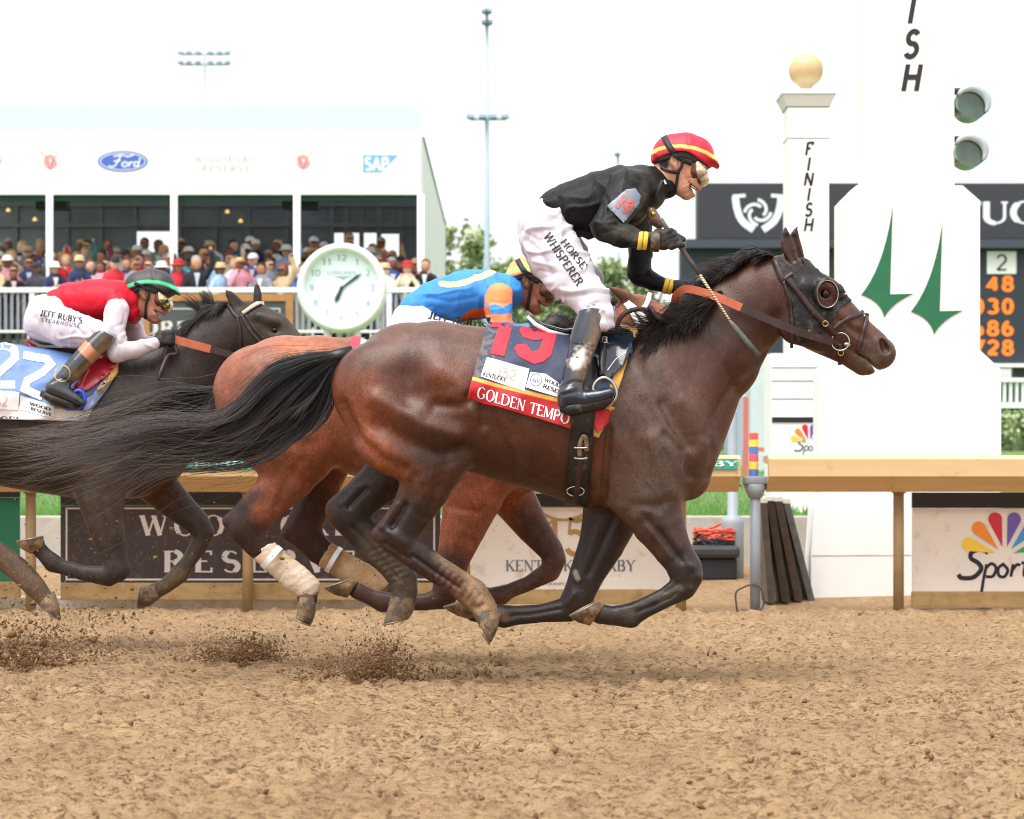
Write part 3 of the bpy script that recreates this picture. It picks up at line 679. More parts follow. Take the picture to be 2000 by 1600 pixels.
def peacock(cx, cy, r, D, parent, y):
    cols = ((246, 204, 64), (240, 140, 44), (206, 40, 62), (110, 88, 168), (60, 150, 214), (60, 168, 92))
    for i, cl in enumerate(cols):
        a = math.radians(162 - i * 28.8); ca, sa = math.cos(a), math.sin(a); pts = []
        for t in [j / 14 for j in range(15)]:
            th = -math.pi * .5 + math.pi * t; lx = .30 + .58 + .16 * math.cos(th); ly = .16 * math.sin(th); pts.append((lx, ly))
        pts = [(.22, 0)] + pts
        poly = []
        for lx, ly in pts:
            p = P(cx + (lx * ca - ly * sa) * r, cy - (lx * sa + ly * ca) * r, D); poly.append((p.x, p.z))
        flat_poly('feather', poly, y - .002 * (1 + i % 2), bpy.data.materials.get('feather%d' % i) or simple('feather%d' % i, cl, .6, .04), parent, .0015)
peacock(1962, 1086, 84, DB, B3, DB - .003)
def script_sports(cx, cy, s_, D, y, mat, parent):
    g = [spline([(1.0, 1.0), (.75, 1.12), (.45, 1.02), (.42, .82), (.66, .66), (.76, .45), (.5, .18), (.1, .16), (.0, .28)], 6), spline([(.95, .62), (.84, .1), (.76, -.42)], 6), spline([(.9, .45), (1.1, .64), (1.26, .5), (1.16, .22), (.92, .2)], 6), spline([(1.5, .62), (1.34, .48), (1.36, .24), (1.54, .2), (1.66, .42), (1.5, .62)], 6), spline([(1.84, .62), (1.76, .2)], 4), spline([(1.8, .4), (1.96, .6), (2.08, .58)], 4), spline([(2.34, 1.0), (2.2, .3), (2.34, .2)], 5), spline([(2.12, .66), (2.5, .68)], 3), spline([(2.8, .6), (2.62, .56), (2.72, .4), (2.76, .24), (2.56, .2)], 6)]
    st_ = []
    for k_, l in enumerate(g):
        st_.append(([(P(cx + x * s_, cy - yv * s_, D).x, P(cx + x * s_, cy - yv * s_, D).z) for x, yv in l], (.15 if k_ < 1 else .1) * s_ * D / F))
    flat_strips('lettering', st_, y, mat, parent, .01)
script_sports(1872, 1138, 58, DB, DB - .003, M_INK, B3)
B4 = board('sponsor_board', -380, 38, 972, 1136, DB, M_GREENB, 'plain green board at the left edge under the rail', 948, 1168)

# ------------------------------------------------------------------ clutter at the gap in the rail
M_GREYP2 = simple('pole_grey', (136, 144, 152), .5, .1, 6)
sp = empty('sensor_pole', (P(1475, 0, 15.9).x, 15.9, 0)); x0 = P(1475, 0, 15.9).x
m = MB(); m.tube([(x0, 15.9, -.05), (x0, 15.9, .84)], .035, 14); m.tube([(x0, 15.9, .76), (x0, 15.9, .855)], [.044, .085], 14); m.box(x0 - .078, x0 + .078, 15.83, 15.97, .855, .905, .006); m.build('pole', M_GREYP2, sp, True)
z = .906
for cl, hh in (((86, 120, 190), .048), ((246, 206, 80), .05), ((222, 96, 110), .05), ((86, 120, 190), .05), ((246, 206, 80), .046), ((226, 92, 86), .046)):
    m = MB(); m.tube([(x0 - .012, 15.88, z), (x0 - .012, 15.88, z + hh - .0015)], .031, 14); m.build('colour_band', simple('band_%d_%d' % (cl[0], cl[2]), cl, .5, .05), sp, False); z += hh
tag(sp, 'grey pole topped by a tube striped red, yellow and blue', 'pole')
for i, (xt, xb, yt, w) in enumerate(((1479, 1500, 982, 13), (1491, 1527, 978, 15), (1507, 1552, 979, 15), (1524, 1578, 983, 13))):
    Dp = 16.75 + .12 * i; lp = MB(); a, b_ = P(xt, yt, Dp), P(xb, 1168, Dp)
    ww = w * Dp / F
    lp.add([(a.x, Dp - .2, a.z), (a.x + ww, Dp - .2, a.z), (b_.x + ww, Dp - .02, .02), (b_.x, Dp - .02, .02), (a.x, Dp + .25, a.z), (a.x + ww, Dp + .25, a.z), (b_.x + ww, Dp + .43, .02), (b_.x, Dp + .43, .02)], [(0, 1, 2, 3)[::-1], (4, 5, 6, 7), (0, 4, 5, 1), (1, 5, 6, 2), (2, 6, 7, 3), (3, 7, 4, 0)])
    o = lp.build('folding_panel', simple('panel_side_%d' % i, ((92, 84, 76), (70, 62, 56), (84, 70, 60), (104, 108, 108))[i], .6, .3, 14, .2, 40), None); recentre(o, (b_.x, Dp, 0))
    tp = MB(); tp.add([(a.x - .004, Dp - .2, a.z), (a.x + ww + .004, Dp - .2, a.z), (a.x + ww + .004, Dp + .25, a.z), (a.x - .004, Dp + .25, a.z), (a.x - .004, Dp - .2, a.z + .03), (a.x + ww + .004, Dp - .2, a.z + .03), (a.x + ww + .004, Dp + .25, a.z + .03), (a.x - .004, Dp + .25, a.z + .03)], [(3, 2, 1, 0), (4, 5, 6, 7), (0, 1, 5, 4), (1, 2, 6, 5), (2, 3, 7, 6), (3, 0, 4, 7)]); tp.build('top_edge', simple('panel_edge', (206, 204, 198), .6), o)
    tag(o, ('leaning dark panel nearest the grey sensor pole', 'second leaning dark panel from the sensor pole', 'third leaning dark panel from the sensor pole', 'leaning grey panel beside the white tower base')[i], 'panel', 'panels leaning by the tower')
cs = empty('equipment_case', P(1400, 1135, 18.0)); m = MB(); pbox(m, 1348, 1440, 1090, 1134, 18.0, .45, .02); m.build('case_body', simple('case_black', (38, 40, 44), .5, .2, 8), cs, False); m = MB(); pbox(m, 1340, 1446, 1066, 1091, 17.96, .5, .03); m.build('case_lid', simple('case_lid', (52, 54, 58), .55, .2, 8), cs); tag(cs, 'black equipment case with cables heaped on its lid', 'case')
for j, (cl, nm, lb) in enumerate((((214, 84, 62), 'cable_coil', 'orange cable heaped on the black equipment case'), ((30, 30, 34), 'cable_coil', 'black cable coil on the equipment case beneath the orange cable'))):
    m = MB(); g = np.random.default_rng(j + 3); pts = []
    for k_ in range(150):
        a = k_ * .42; r = (40 - j * 2) * (.65 + .35 * g.uniform()); pts.append(P(1398 + r * math.cos(a) * 1.15, (1050 + j * 12) - 10 * math.sin(a * .21) + 4 * g.normal() - (6 if j == 0 else 0), 18.2 + .16 * math.sin(a)))
    m.tube(pts, .012, 5); o = m.build(nm, simple(nm + str(j), cl, .5, .1), None, True); recentre(o, P(1398, 1068, 18.2)); tag(o, lb, 'cable')
m = MB(); m.tube([P(x, y, 15.85) for x, y in spline([(1440, 1195), (1437, 1160), (1450, 1148), (1470, 1142), (1486, 1150), (1492, 1180), (1478, 1194), (1450, 1192)], 6)], .007, 6); o = m.build('cable_loop', simple('cable_dark', (60, 60, 66), .5), None, True); recentre(o, P(1465, 1195, 15.85)); tag(o, 'dark cable looped at the foot of the grey sensor pole', 'cable')
m = MB(); x1 = P(1431, 0, 18.2).x; m.lathe((x1, 18.2, 0), [(.085, 0), (.085, .56), (.08, .6), (.04, .62), (.036, 1.4), (.03, 1.42)], 16); o = m.build('vent_pipe', simple('pipe_grey', (150, 160, 168), .5, .08), None, True); recentre(o, (x1, 18.2, 0)); tag(o, 'pale grey capped pipe standing behind the black case', 'pipe')

# ------------------------------------------------------------------ finish tower, finish post, booth
M_TOWER = simple('tower_white', (240, 240, 240), .55, .02, 3)
M_BLACK = simple('letter_black', (30, 28, 32), .5, .05); M_SPIRE = simple('spire_green', (22, 104, 68), .5, .08, 6)
DT = 17.3
FT = empty('finish_tower', (P(1777, 0, DT).x, DT, 0))
def tower_part(name, poly, d0, d1, mat, parent):
    m = MB(); m.prism_xz(ccw([(P(x, y, DT).x, P(x, y, DT).z) for x, y in poly]), d0, d1); return m.build(name, mat, parent)
tower_part('base', [(1584, 1168), (1584, 1085), (1590, 990), (1600, 985), (1600, 722), (1642, 684), (1914, 684), (1955, 722), (1955, 1168)], DT, DT + .35, M_TOWER, FT)
tower_part('shaft', [(1641, 683.5), (1641, 394), (1673, 362), (1880, 362), (1914, 392), (1914, 683.5)], DT, DT + .32, M_TOWER, FT)
tower_part('upper_shaft', [(1688, 361.5), (1688, -700), (1865, -700), (1865, 361.5)], DT + .02, DT + .30, M_TOWER, FT)
tower_part('seam', [(1586, 1084), (1780, 1083), (1780, 1085), (1586, 1086)], DT - .003, DT, simple('seam_grey', (196, 192, 184), .7), FT)
for k_, chx in enumerate('FINISH'):
    yb = 178 - 66 * (5 - k_); st_, adv = text_strips(chx, thick=.2, thin=.2); w = 42 if chx != 'I' else 10
    V, Fc = strips_mesh(st_, lambda p, e: tuple(P(1777 - (adv * 46) / 2 + p[0] * 46 + p[1] * 9, yb - p[1] * 52, DT + .02) - Vector((0, .004 + e, 0)))); newmesh('letter', V, Fc, M_BLACK, FT)
for tx, ty in ((0, 0), (97, 33)):
    L = [(1743 + tx, 406 + ty)] + bez((1743 + tx, 406 + ty), (1727 + tx, 520 + ty), (1682 + tx, 576 + ty)) + bez((1682 + tx, 576 + ty), (1720 + tx, 588 + ty), (1727 + tx, 620 + ty)) + bez((1727 + tx, 620 + ty), (1742 + tx, 592 + ty), (1783 + tx, 574 + ty)) + [(1738 + tx, 575 + ty)]
    flat_poly('spire_emblem', [(P(x, y, DT).x, P(x, y, DT).z) for x, y in L[1:]], DT - .008, M_SPIRE, FT, .006)
M_GLASS_G = simple('lens_green', (74, 98, 86), .12, .3, 9, spec=.8); M_HOODG = simple('lamp_hood', (176, 196, 206), .4, .1)
for cx, cy, r in ((1898, 203, 32), (1894, 297, 31)):
    m = MB(); c = P(cx, cy, DT); m.disc_y((c.x, c.z), r * DT / F, DT - .06, DT + .16, 32); lm = m.build('signal_lens', M_GLASS_G, FT)
    m = MB(); pts = [P(cx + r * 1.0 * math.cos(a), cy - r * 1.0 * math.sin(a), DT - .09) for a in [math.radians(-30 + 175 * i / 16) for i in range(17)]]; m.tube(pts, [.012 + .024 * math.sin(math.pi * i / 16) for i in range(17)], 8); m.build('lamp_hood', M_HOODG, lm, True)
    m = MB(); pbox(m, cx - 34, cx + 22, cy - 31, cy - 26, DT + .05, .2); m.build('bracket', simple('bracket_dark', (70, 84, 92), .5), lm)
tag(FT, 'tall white finish tower with two green spire emblems and black letters', 'tower')
DF = 21.0
FP = empty('finish_post', (P(1574, 0, DF).x, DF, 0)); s_ = DF / F; xc = P(1574, 0, DF).x; zz = lambda py: P(0, py, DF).z
def sq(m, hw, py0, py1): m.box(xc - hw * s_, xc + hw * s_, DF - hw * s_, DF + hw * s_, zz(py1), zz(py0), .004)
m = MB(); sq(m, 40, 216, 1150); m.build('shaft', M_TOWER, FP)
m = MB(); sq(m, 53, 182, 192); m.add(*(lambda a, b, t, u: ([(xc - a * s_, DF - a * s_, t), (xc + a * s_, DF - a * s_, t), (xc + a * s_, DF + a * s_, t), (xc - a * s_, DF + a * s_, t), (xc - b * s_, DF - b * s_, u), (xc + b * s_, DF - b * s_, u), (xc + b * s_, DF + b * s_, u), (xc - b * s_, DF + b * s_, u)], [(0, 1, 5, 4), (1, 2, 6, 5), (2, 3, 7, 6), (3, 0, 4, 7)]))(42, 51, zz(214), zz(192.5))); m.build('capital', simple('post_capital', (222, 228, 226), .5, .03), FP)
m = MB(); sq(m, 41.5, 213, 215.5); sq(m, 41, 274, 277); m.build('moulding', simple('moulding_grey', (176, 182, 184), .5), FP)
m = MB(); m.lathe((xc, DF, zz(181.5)), [(.05, 0), (.05, 10 * s_)] + [(max(.002, 33.5 * s_ * math.cos(a)), 44.5 * s_ + 33.5 * s_ * math.sin(a)) for a in [math.radians(-62 + 152 * i / 20) for i in range(21)]], 32); m.build('ball', simple('ball_gold', (204, 178, 136), .42, .08, 6), FP, True)
for k_, chx in enumerate('FINISH'):
    yb = 309 + 29.4 * k_; st_, adv = text_strips(chx, thick=.19, thin=.19)
    V, Fc = strips_mesh(st_, lambda p, e: tuple(P(1573 - (adv * 23) / 2 + p[0] * 23 + p[1] * 4, yb - p[1] * 25, DF) - Vector((0, 40 * s_ + .004 + e, 0)))); newmesh('letter', V, Fc, M_BLACK, FP)
tag(FP, 'slim white finish post topped by a gold ball', 'post')
DK = 20.0; BK = empty('timing_booth', (P(1552, 0, DK).x, DK, 0)); m = MB(); pbox(m, 1505, 1600, 690, 1150, DK, .5); m.build('booth_body', M_TOWER, BK)
for py in (718, 744, 779): m = MB(); pbox(m, 1507, 1598, py - 1, py + 1, DK - .004, .004); m.build('joint', simple('joint_grey', (150, 156, 162), .6), BK)
m = MB(); pbox(m, 1508, 1594, 815, 825, DK - .01, .012); m.build('black_stripe', M_INK, BK); peacock(1580, 866, 36, DK, BK, DK - .003); script_sports(1552, 884, 21, DK, DK - .003, M_GREYP, BK)
tag(BK, 'white slatted booth with a black stripe and faint broadcaster logo', 'booth')
# flag poles and scaffold seen through the gap by the horse's chest
m = MB(); m.box(P(1452, 0, 30).x, P(1462, 0, 30).x, 30, 30.08, .8, P(0, 775, 30).z); m.box(P(1464, 0, 30).x, P(1502, 0, 30).x, 30, 30.06, P(0, 882, 30).z, P(0, 874, 30).z); o = m.build('red_barrier', simple('barrier_red', (200, 110, 104), .5, .1)); recentre(o, (P(1458, 0, 30).x, 30, .9)); tag(o, 'red metal barrier upright beyond the gap in the rail', 'barrier')
m = MB(); m.box(P(1466, 0, 33).x, P(1500, 0, 33).x, 33, 33.8, .9, P(0, 690, 33).z); o = m.build('service_cabinet', simple('cabinet_pale', (196, 206, 210), .5, .06)); recentre(o, (P(1480, 0, 33).x, 33, .9)); tag(o, 'pale grey service cabinet behind the red barrier', 'cabinet')
m = MB(); m.box(P(1422, 0, 36).x, P(1450, 0, 36).x, 36, 36.6, .9, P(0, 720, 36).z); o = m.build('service_column', simple('column_bluegrey', (158, 172, 186), .5, .08)); recentre(o, (P(1436, 0, 36).x, 36, .9)); tag(o, 'blue grey column beyond the rail at the leader\'s chest', 'column')

# ------------------------------------------------------------------ tote board
DTB = 75.0; TB = empty('tote_board', (P(1800, 0, DTB).x, DTB, 1.8)); K = DTB / F
M_TOTE = simple('tote_dark', (50, 50, 60), .6, .06, .5); M_TOTE2 = simple('tote_body', (42, 50, 60), .6, .06, .5); M_TOTE3 = simple('tote_ledge', (60, 68, 80), .6, .05)
m = MB(); pbox(m, 1363, 2500, 358, 466, DTB, 1.0); m.build('header', M_TOTE, TB)
m = MB(); pbox(m, 1340, 2500, 467, 484, DTB - .3, 1.3); m.build('ledge', M_TOTE3, TB)
m = MB(); pbox(m, 1330, 2500, 485, 709, DTB + .1, .9); m.build('display', M_TOTE2, TB)
m = MB(); pbox(m, 1325, 2510, 710, 717, DTB - .2, 1.2); m.build('sill', M_TOWER, TB)
for px in (1400, 1700, 2000, 2300): m = MB(); x = P(px, 0, DTB).x; m.box(x - .25, x + .25, DTB + .2, DTB + .7, 1.7, P(0, 717, DTB).z); m.build('support', M_TOTE3, TB)
M_TL = simple('tote_letter', (226, 232, 240), .5, .03); M_AMBER = simple('tote_amber', (240, 116, 28), .5, .05, emit=.35)
tl = lambda pts: [(P(x, y, DTB).x, P(x, y, DTB).z) for x, y in pts]
flat_strips('horseshoe_emblem', [(tl(spline([(1436, 384), (1440, 410), (1450, 432), (1472, 449)], 6)), 14 * K), (tl(spline([(1526, 384), (1522, 410), (1512, 432), (1490, 449)], 6)), 14 * K), (tl([(1431, 384), (1456, 382)]), 7 * K), (tl([(1506, 382), (1531, 384)]), 7 * K)], DTB - .01, M_TL, TB, .1)
flat_strips('rose_emblem', [(tl([(1480 + r * math.cos(a), 415 + r * .95 * math.sin(a)) for a, r in [(a0 + i * .16, 26 - i * 1.1) for i in range(14)]]), 6 * K) for a0 in (0, 1.57, 3.14, 4.71)], DTB - .01, M_TL, TB, .1)
flat_text('lettering', 'KENTUCKY', P(1722, 0, DTB).x, DTB - .01, P(0, 436, DTB).z, 42 * K, M_TL, TB, width=400 * K, thick=.2, thin=.09, serif=.1, track=.06)
flat_text('lettering', 'KENTUCKY', P(1362, 0, DTB).x, DTB + .09, P(0, 560, DTB).z, 22 * K, M_TL, TB, width=180 * K, thick=.22, thin=.12, serif=.1)
m = MB(); pbox(m, 1928, 1985, 491, 535, DTB + .06, .05); m.build('race_panel', M_WHITE, TB); flat_text('lettering', '2', P(1946, 0, DTB).x, DTB + .05, P(0, 528, DTB).z, 30 * K, M_INK, TB, width=22 * K, thick=.12, thin=.12)
for tx, py in (('1 48', 567), ('3030', 611), ('5686', 654), ('4728', 692)):
    n_ = len(tx)
    for k_, chx in enumerate(tx[::-1]):
        if chx != ' ': flat_text('digit', chx, P(1959 - 29 * k_, 0, DTB).x, DTB + .085, P(0, py, DTB).z, 26 * K, M_AMBER, TB, width=21 * K, thick=.24, thin=.24)
tag(TB, 'huge dark tote board with white emblem and amber odds', 'scoreboard')
BL = empty('balustrade', (P(2000, 0, 60).x, 60, 1.75)); m = MB(); pbox(m, 1945, 2300, 738, 746, 60, .3); pbox(m, 1945, 2300, 786, 797, 60, .3); m.build('rails', M_TOWER, BL)
for i in range(28): m = MB(); pbox(m, 1948 + i * 12, 1953 + i * 12, 747, 785, 60.05, .15); m.build('baluster', M_TOWER, BL)
m = MB(); x = P(1945, 0, 60).x; m.box(x, P(2300, 0, 60).x, 60.5, 60.7, 1.7, P(0, 738, 60).z); m.build('backing', M_SPIRE, BL); tag(BL, 'white balustrade over the hedge below the tote board', 'balustrade')

# ------------------------------------------------------------------ foliage
def leaf_mat(name, c0, c1):
    mt, nt, b = new_mat(name); nt.links.new(ramp(nt, noise(nt, 1.1, 3, .6), .3, .7, lin(c0), lin(c1)), b.inputs['Base Color']); b.inputs['Roughness'].default_value = .7
    b.inputs['Transmission Weight'].default_value = 0; return mt
M_LEAF = leaf_mat('leaf_mid', (132, 150, 104), (176, 190, 144)); M_LEAF2 = leaf_mat('leaf_dark', (118, 140, 98), (158, 176, 130)); M_BARK = simple('bark', (92, 80, 68), .9, .3, 8, .6, 20, .05)
def leaves(cent, rad, n, size, seed, mat, name, parent, squash=.8):
    """leaf-sized quads gathered in clumps through a crown"""
    g = np.random.default_rng(seed); nc = 42
    d = g.normal(0, 1, (nc, 3)); d /= np.linalg.norm(d, axis=1, keepdims=True); cc = d * (g.uniform(.25, 1, (nc, 1)) ** .5) * np.array([rad[0], rad[1], rad[2]]) * g.uniform(.75, 1.1, (nc, 1)); cr = g.uniform(.22, .42, nc) * min(rad)
    i = g.integers(0, nc, n); p = cc[i] + g.normal(0, .55, (n, 3)) * cr[i][:, None] + np.array(cent)
    a = g.normal(0, 1, (n, 3)); a /= np.linalg.norm(a, axis=1, keepdims=True); b = np.cross(a, g.normal(0, 1, (n, 3))); b /= np.linalg.norm(b, axis=1, keepdims=True) + 1e-9
    s_ = size * g.uniform(.6, 1.4, (n, 1)); a, b = a * s_, b * s_ * .6
    V = np.stack([p - a, p - b, p + a, p + b], 1).reshape(-1, 3); return newmesh(name, V, np.arange(4 * n).reshape(-1, 4), mat, parent)
def tree(px, pyt, D, w_px, label, seed, mat=None, n=5000):
    g = random.Random(seed); zt = P(0, pyt, D).z; x = P(px, 0, D).x; zb = 1.85; r = w_px * D / F; h = zt - zb
    root = empty('tree', (x, D, zb)); m = MB(); m.tube([(x, D, zb - .3), (x + .1, D, zb + h * .3), (x - .1, D, zb + h * .75)], [.035 * h, .026 * h, .008 * h], 10)
    for k_ in range(6):
        a = k_ * 1.05 + g.random(); m.tube([(x, D, zb + h * (.3 + .06 * k_)), (x + r * .35 * math.cos(a), D + r * .35 * math.sin(a), zb + h * (.5 + .05 * k_)), (x + r * .7 * math.cos(a), D + r * .7 * math.sin(a), zb + h * (.62 + .05 * k_))], [.013 * h, .008 * h, .003 * h], 6)
    m.build('trunk', M_BARK, root, True); leaves((x, D, zb + h * .6), (r, r * .9, h * .42), int(n * 2.2), .16, seed, mat or M_LEAF, 'crown', root)
    tag(root, label, 'tree', 'trees beyond the infield'); return root
for i, (px, pyt, D, w, lb, n) in enumerate(((885, 464, 92, 74, 'pale green tree just beyond the white tent end', 6500), (940, 500, 100, 80, 'low tree behind the foot of the tall light pole', 6000), (1000, 496, 96, 74, 'tree above the orange helmet of the jockey in blue', 6000), (1120, 492, 98, 62, 'tree showing under the standing jockey\'s arm', 6000), (1190, 500, 104, 58, 'tree between the standing jockey\'s arms and the tote board', 6000), (1265, 500, 108, 50, 'dark tree at the left end of the tote board', 4500), (1395, 845, 48, 26, 'small bright shrub-like tree beyond the rail at the leader\'s chest', 3500))):
    if px == 1395: tree(px, 790, 48, 36, lb, 31 + i, M_LEAF, n)
    else: tree(px, pyt, D, w, lb, 31 + i, M_LEAF if i % 2 == 0 else M_LEAF2, n)
hx0, hx1 = P(1930, 0, 55).x, P(2350, 0, 55).x
hd = empty('hedge', ((hx0 + hx1) / 2, 55, 1.7)); m = MB(); m.box(hx0, hx1, 55.2, 56, 1.5, P(0, 815, 55).z); m.build('hedge_core', M_LEAF2, hd)
for k_ in range(4): leaves((hx0 + (k_ + .5) * (hx1 - hx0) / 4, 55.3, (1.5 + P(0, 800, 55).z) / 2), ((hx1 - hx0) / 7, .5, (P(0, 800, 55).z - 1.5) / 2), 2600, .07, 60 + k_, M_LEAF, 'foliage', hd)
tag(hd, 'clipped green hedge under the balustrade beside the tower', 'hedge')

# ------------------------------------------------------------------ light poles
M_POLE = simple('pole_pale', (174, 194, 208), .45, .06); M_LAMP = simple('floodlight', (116, 134, 150), .4, .15)
def light_pole(px, D, py_top, py_base_vis, r0, r1, rows, label, zb=1.8):
    x = P(px, 0, D).x; root = empty('light_pole', (x, D, zb)); m = MB(); zt = P(0, py_top, D).z
    m.tube([(x, D, zb), (x, D, zb + (zt - zb) * .36), (x, D, zb + (zt - zb) * .4), (x, D, zt)], [r0, r0 * .95, r0 * .6, r1], 12); m.build('pole', M_POLE, root, True)
    for py, offs, sz in rows:
        z = P(0, py, D).z; m = MB(); m.box(x + min(offs) * D / F, x + max(offs) * D / F, D - .05, D + .05, z - .05, z + .03); m.build('crossarm', M_POLE, root)
        for o_ in offs:
            c = x + o_ * D / F; q = sz * D / F; m = MB(); m.add([(c - q, D - .4, z - q * .2), (c + q, D - .4, z - q * .2), (c + q, D - .2, z + q * .9), (c - q, D - .2, z + q * .9), (c - q * .6, D + .15, z), (c + q * .6, D + .15, z), (c + q * .6, D + .15, z + q * .6), (c - q * .6, D + .15, z + q * .6)], [(0, 3, 2, 1), (4, 5, 6, 7), (0, 1, 5, 4), (1, 2, 6, 5), (2, 3, 7, 6), (3, 0, 4, 7)]); m.build('lamp', M_LAMP, root)
    tag(root, label, 'light pole', 'floodlight poles'); return root
light_pole(951, 72, -90, 510, .14, .045, ((232, (-32, -8, 12, 36), 8), (26, (-4, 4), 7), (48, (-4, 5), 7)), 'tall pale light pole standing between the tent and the standing jockey')
light_pole(400, 120, 92, 205, .2, .06, ((106, (-46, -30, -12, 12, 30, 46), 6), (126, (-46, -30, -12, 12, 30, 46), 6)), 'floodlight bank on a thin pole above the tent roof')
light_pole(1207, 110, 296, 480, .16, .05, ((304, (-4, 0), 5),), 'thin light pole with one lamp behind the standing jockey\'s back')

# ------------------------------------------------------------------ marquee
DM = 50.0; KM = DM / F
M_MARQ = simple('marquee_white', (238, 238, 240), .6, .02, 1.5); M_PALEG = simple('marquee_roof_pale', (204, 234, 230), .5, .03, 1.0); M_DKG = simple('valance_green', (14, 66, 56), .6, .1)
M_GLASSD = simple('smoked_glass', (84, 94, 106), .3, .5, .7, spec=.7); M_FRAMEM = simple('frame_grey', (92, 104, 108), .5, .1); M_FLOORM = simple('deck_grey', (120, 122, 124), .8)
M_CANVAS, _nt, _b = new_mat('marquee_canvas'); _b.inputs['Base Color'].default_value = (.8, .8, .8, 1); _b.inputs['Roughness'].default_value = .8
_tr = nd(_nt, 'ShaderNodeBsdfTranslucent'); _tr.inputs['Color'].default_value = (.75, .76, .76, 1); _mx = nd(_nt, 'ShaderNodeMixShader'); _mx.inputs[0].default_value = .5; _nt.links.new(_b.outputs[0], _mx.inputs[1]); _nt.links.new(_tr.outputs[0], _mx.inputs[2]); _nt.links.new(_mx.outputs[0], _nt.nodes['Material Output'].inputs['Surface'])
_nt.links.new(ramp(_nt, noise(_nt, 1.2), .3, .7, (.76, .77, .77, 1), (.82, .82, .82, 1)), _b.inputs['Base Color'])
MQ = empty('marquee', (P(400, 0, DM).x, DM, 3.9)); xl, xr = P(-260, 0, DM).x, P(822, 0, DM).x; zf0, zf1 = P(0, 380, DM).z, P(0, 256, DM).z; zr = P(0, 207, DM + 6).z
m = MB(); m.box(xl, xr, DM, DM + .12, zf0, zf1); m.build('fascia', M_MARQ, MQ)
m = MB(); m.box(xl, xr, DM + .01, DM + .1, zf1 + .003, P(0, 207, DM).z); m.build('parapet', M_PALEG, MQ)
m = MB(); m.box(xl, xr - .01, DM + .13, DM + 17.1, zf1 - .12, zf1 - .04); m.build('roof', M_CANVAS, MQ)
m = MB(); m.box(xl, xr - .02, DM + .13, DM + .2, zf0 - .12, zf0 + .05); m.build('valance', M_DKG, MQ)
zfl = 3.9
for px in (-145, 97, 340, 580, 822):
    x = P(px, 0, DM - .06).x; m = MB(); m.tube([(x, DM - .07, 1.6), (x, DM - .07, zf0)], .075, 12); m.build('column', M_MARQ, MQ, True)
m = MB(); m.box(xl, xr, DM - .3, DM + 17, zfl - .25, zfl); m.build('deck', M_FLOORM, MQ)
m = MB(); m.add([(xr, DM + .13, zfl), (xr, DM + 17, zfl), (xr, DM + 17, zf1 - .1), (xr, DM + .13, zf1 - .1), (xr + .04, DM + .13, zfl), (xr + .04, DM + 17, zfl), (xr + .04, DM + 17, zf1 - .1), (xr + .04, DM + .13, zf1 - .1)], [(0, 3, 2, 1), (4, 5, 6, 7), (0, 1, 5, 4), (1, 2, 6, 5), (2, 3, 7, 6), (3, 0, 4, 7)]); m.build('side_wall', M_MARQ, MQ)
m = MB(); m.tube([(xr + .05, DM + .13, zf1 - .12), (xr + .05, DM + 17, zf1 - .12)], .02, 8); m.build('eave_trim', M_DKG, MQ, True)
# glazed back wall: pieces round the bright openings
DG = 60.0; open_px = [(262, 350, 452, 498), (648, 676, 455, 512), (678, 705, 455, 512), (708, 738, 455, 512), (744, 782, 457, 502)]
xs = sorted({-300, 815} | {v for o_ in open_px for v in o_[:2]})
for a, b_ in zip(xs[:-1], xs[1:]):
    ops = [o_ for o_ in open_px if o_[0] <= a and o_[1] >= b_]
    segs = [(388, 640)] if not ops else [(388, ops[0][2]), (ops[0][3], 640)]
    for t, bo in segs:
        m = MB(); p0, p1 = P(a, bo, DG), P(b_, t, DG); m.box(p0.x + .004, p1.x - .004, DG, DG + .05, max(p0.z, zfl), p1.z); m.build('glass_panel', M_GLASSD, MQ)
for px in (-200, -60, 30, 130, 196, 262, 350, 420, 484, 560, 648, 676, 706, 740, 784): m = MB(); x = P(px, 0, DG - .1).x; m.box(x - .06, x + .06, DG - .1, DG - .02, zfl, zf1 - .22); m.build('mullion', M_FRAMEM, MQ)
for py in (400, 440): m = MB(); z = P(0, py, DG - .1).z; m.box(xl, xr - .3, DG - .13, DG - .105, z - .05, z + .05); m.build('transom', M_FRAMEM, MQ)
for px in (86, 112, 568, 604): m = MB(); pbox(m, px - 17, px + 17, 384, 408, DM + .6, .4, .02); m.build('loudspeaker', simple('speaker_black', (22, 24, 28), .6), MQ)
for px, py in ((16, 413), (68, 431), (444, 416), (470, 434)): m = MB(); c = P(px, py, 56); m.lathe((c.x, 56, c.z), [(.01, .08), (.04, .05), (.055, 0), (.01, -.01)][::-1], 12); m.build('pendant_lamp', simple('lamp_warm', (255, 214, 120), .5, .02, emit=.5), MQ)
M_CYAN = simple('logo_blue', (66, 104, 198), .5, .04); M_SKY = simple('logo_sky', (112, 178, 226), .5, .04); M_ROSE = simple('logo_rose', (222, 96, 104), .5, .06); M_FAINT = simple('logo_faint', (188, 190, 194), .5)
yL = DM - .004
def mq(pts): return [(P(x, y, DM).x, P(x, y, DM).z) for x, y in pts]
def ell(cx, cy, rx, ry, n=40): return [(cx + rx * math.cos(2 * math.pi * i / n), cy + ry * math.sin(2 * math.pi * i / n)) for i in range(n)]
flat_poly('oval_logo', mq(ell(240, 315.5, 49, 20.5)), yL - .002, M_CYAN, MQ, .002); e_ = ell(240, 315.5, 44, 16.5); flat_strips('oval_ring', [(mq(e_ + e_[:1]), .018)], yL - .004, M_WHITE, MQ, .1)
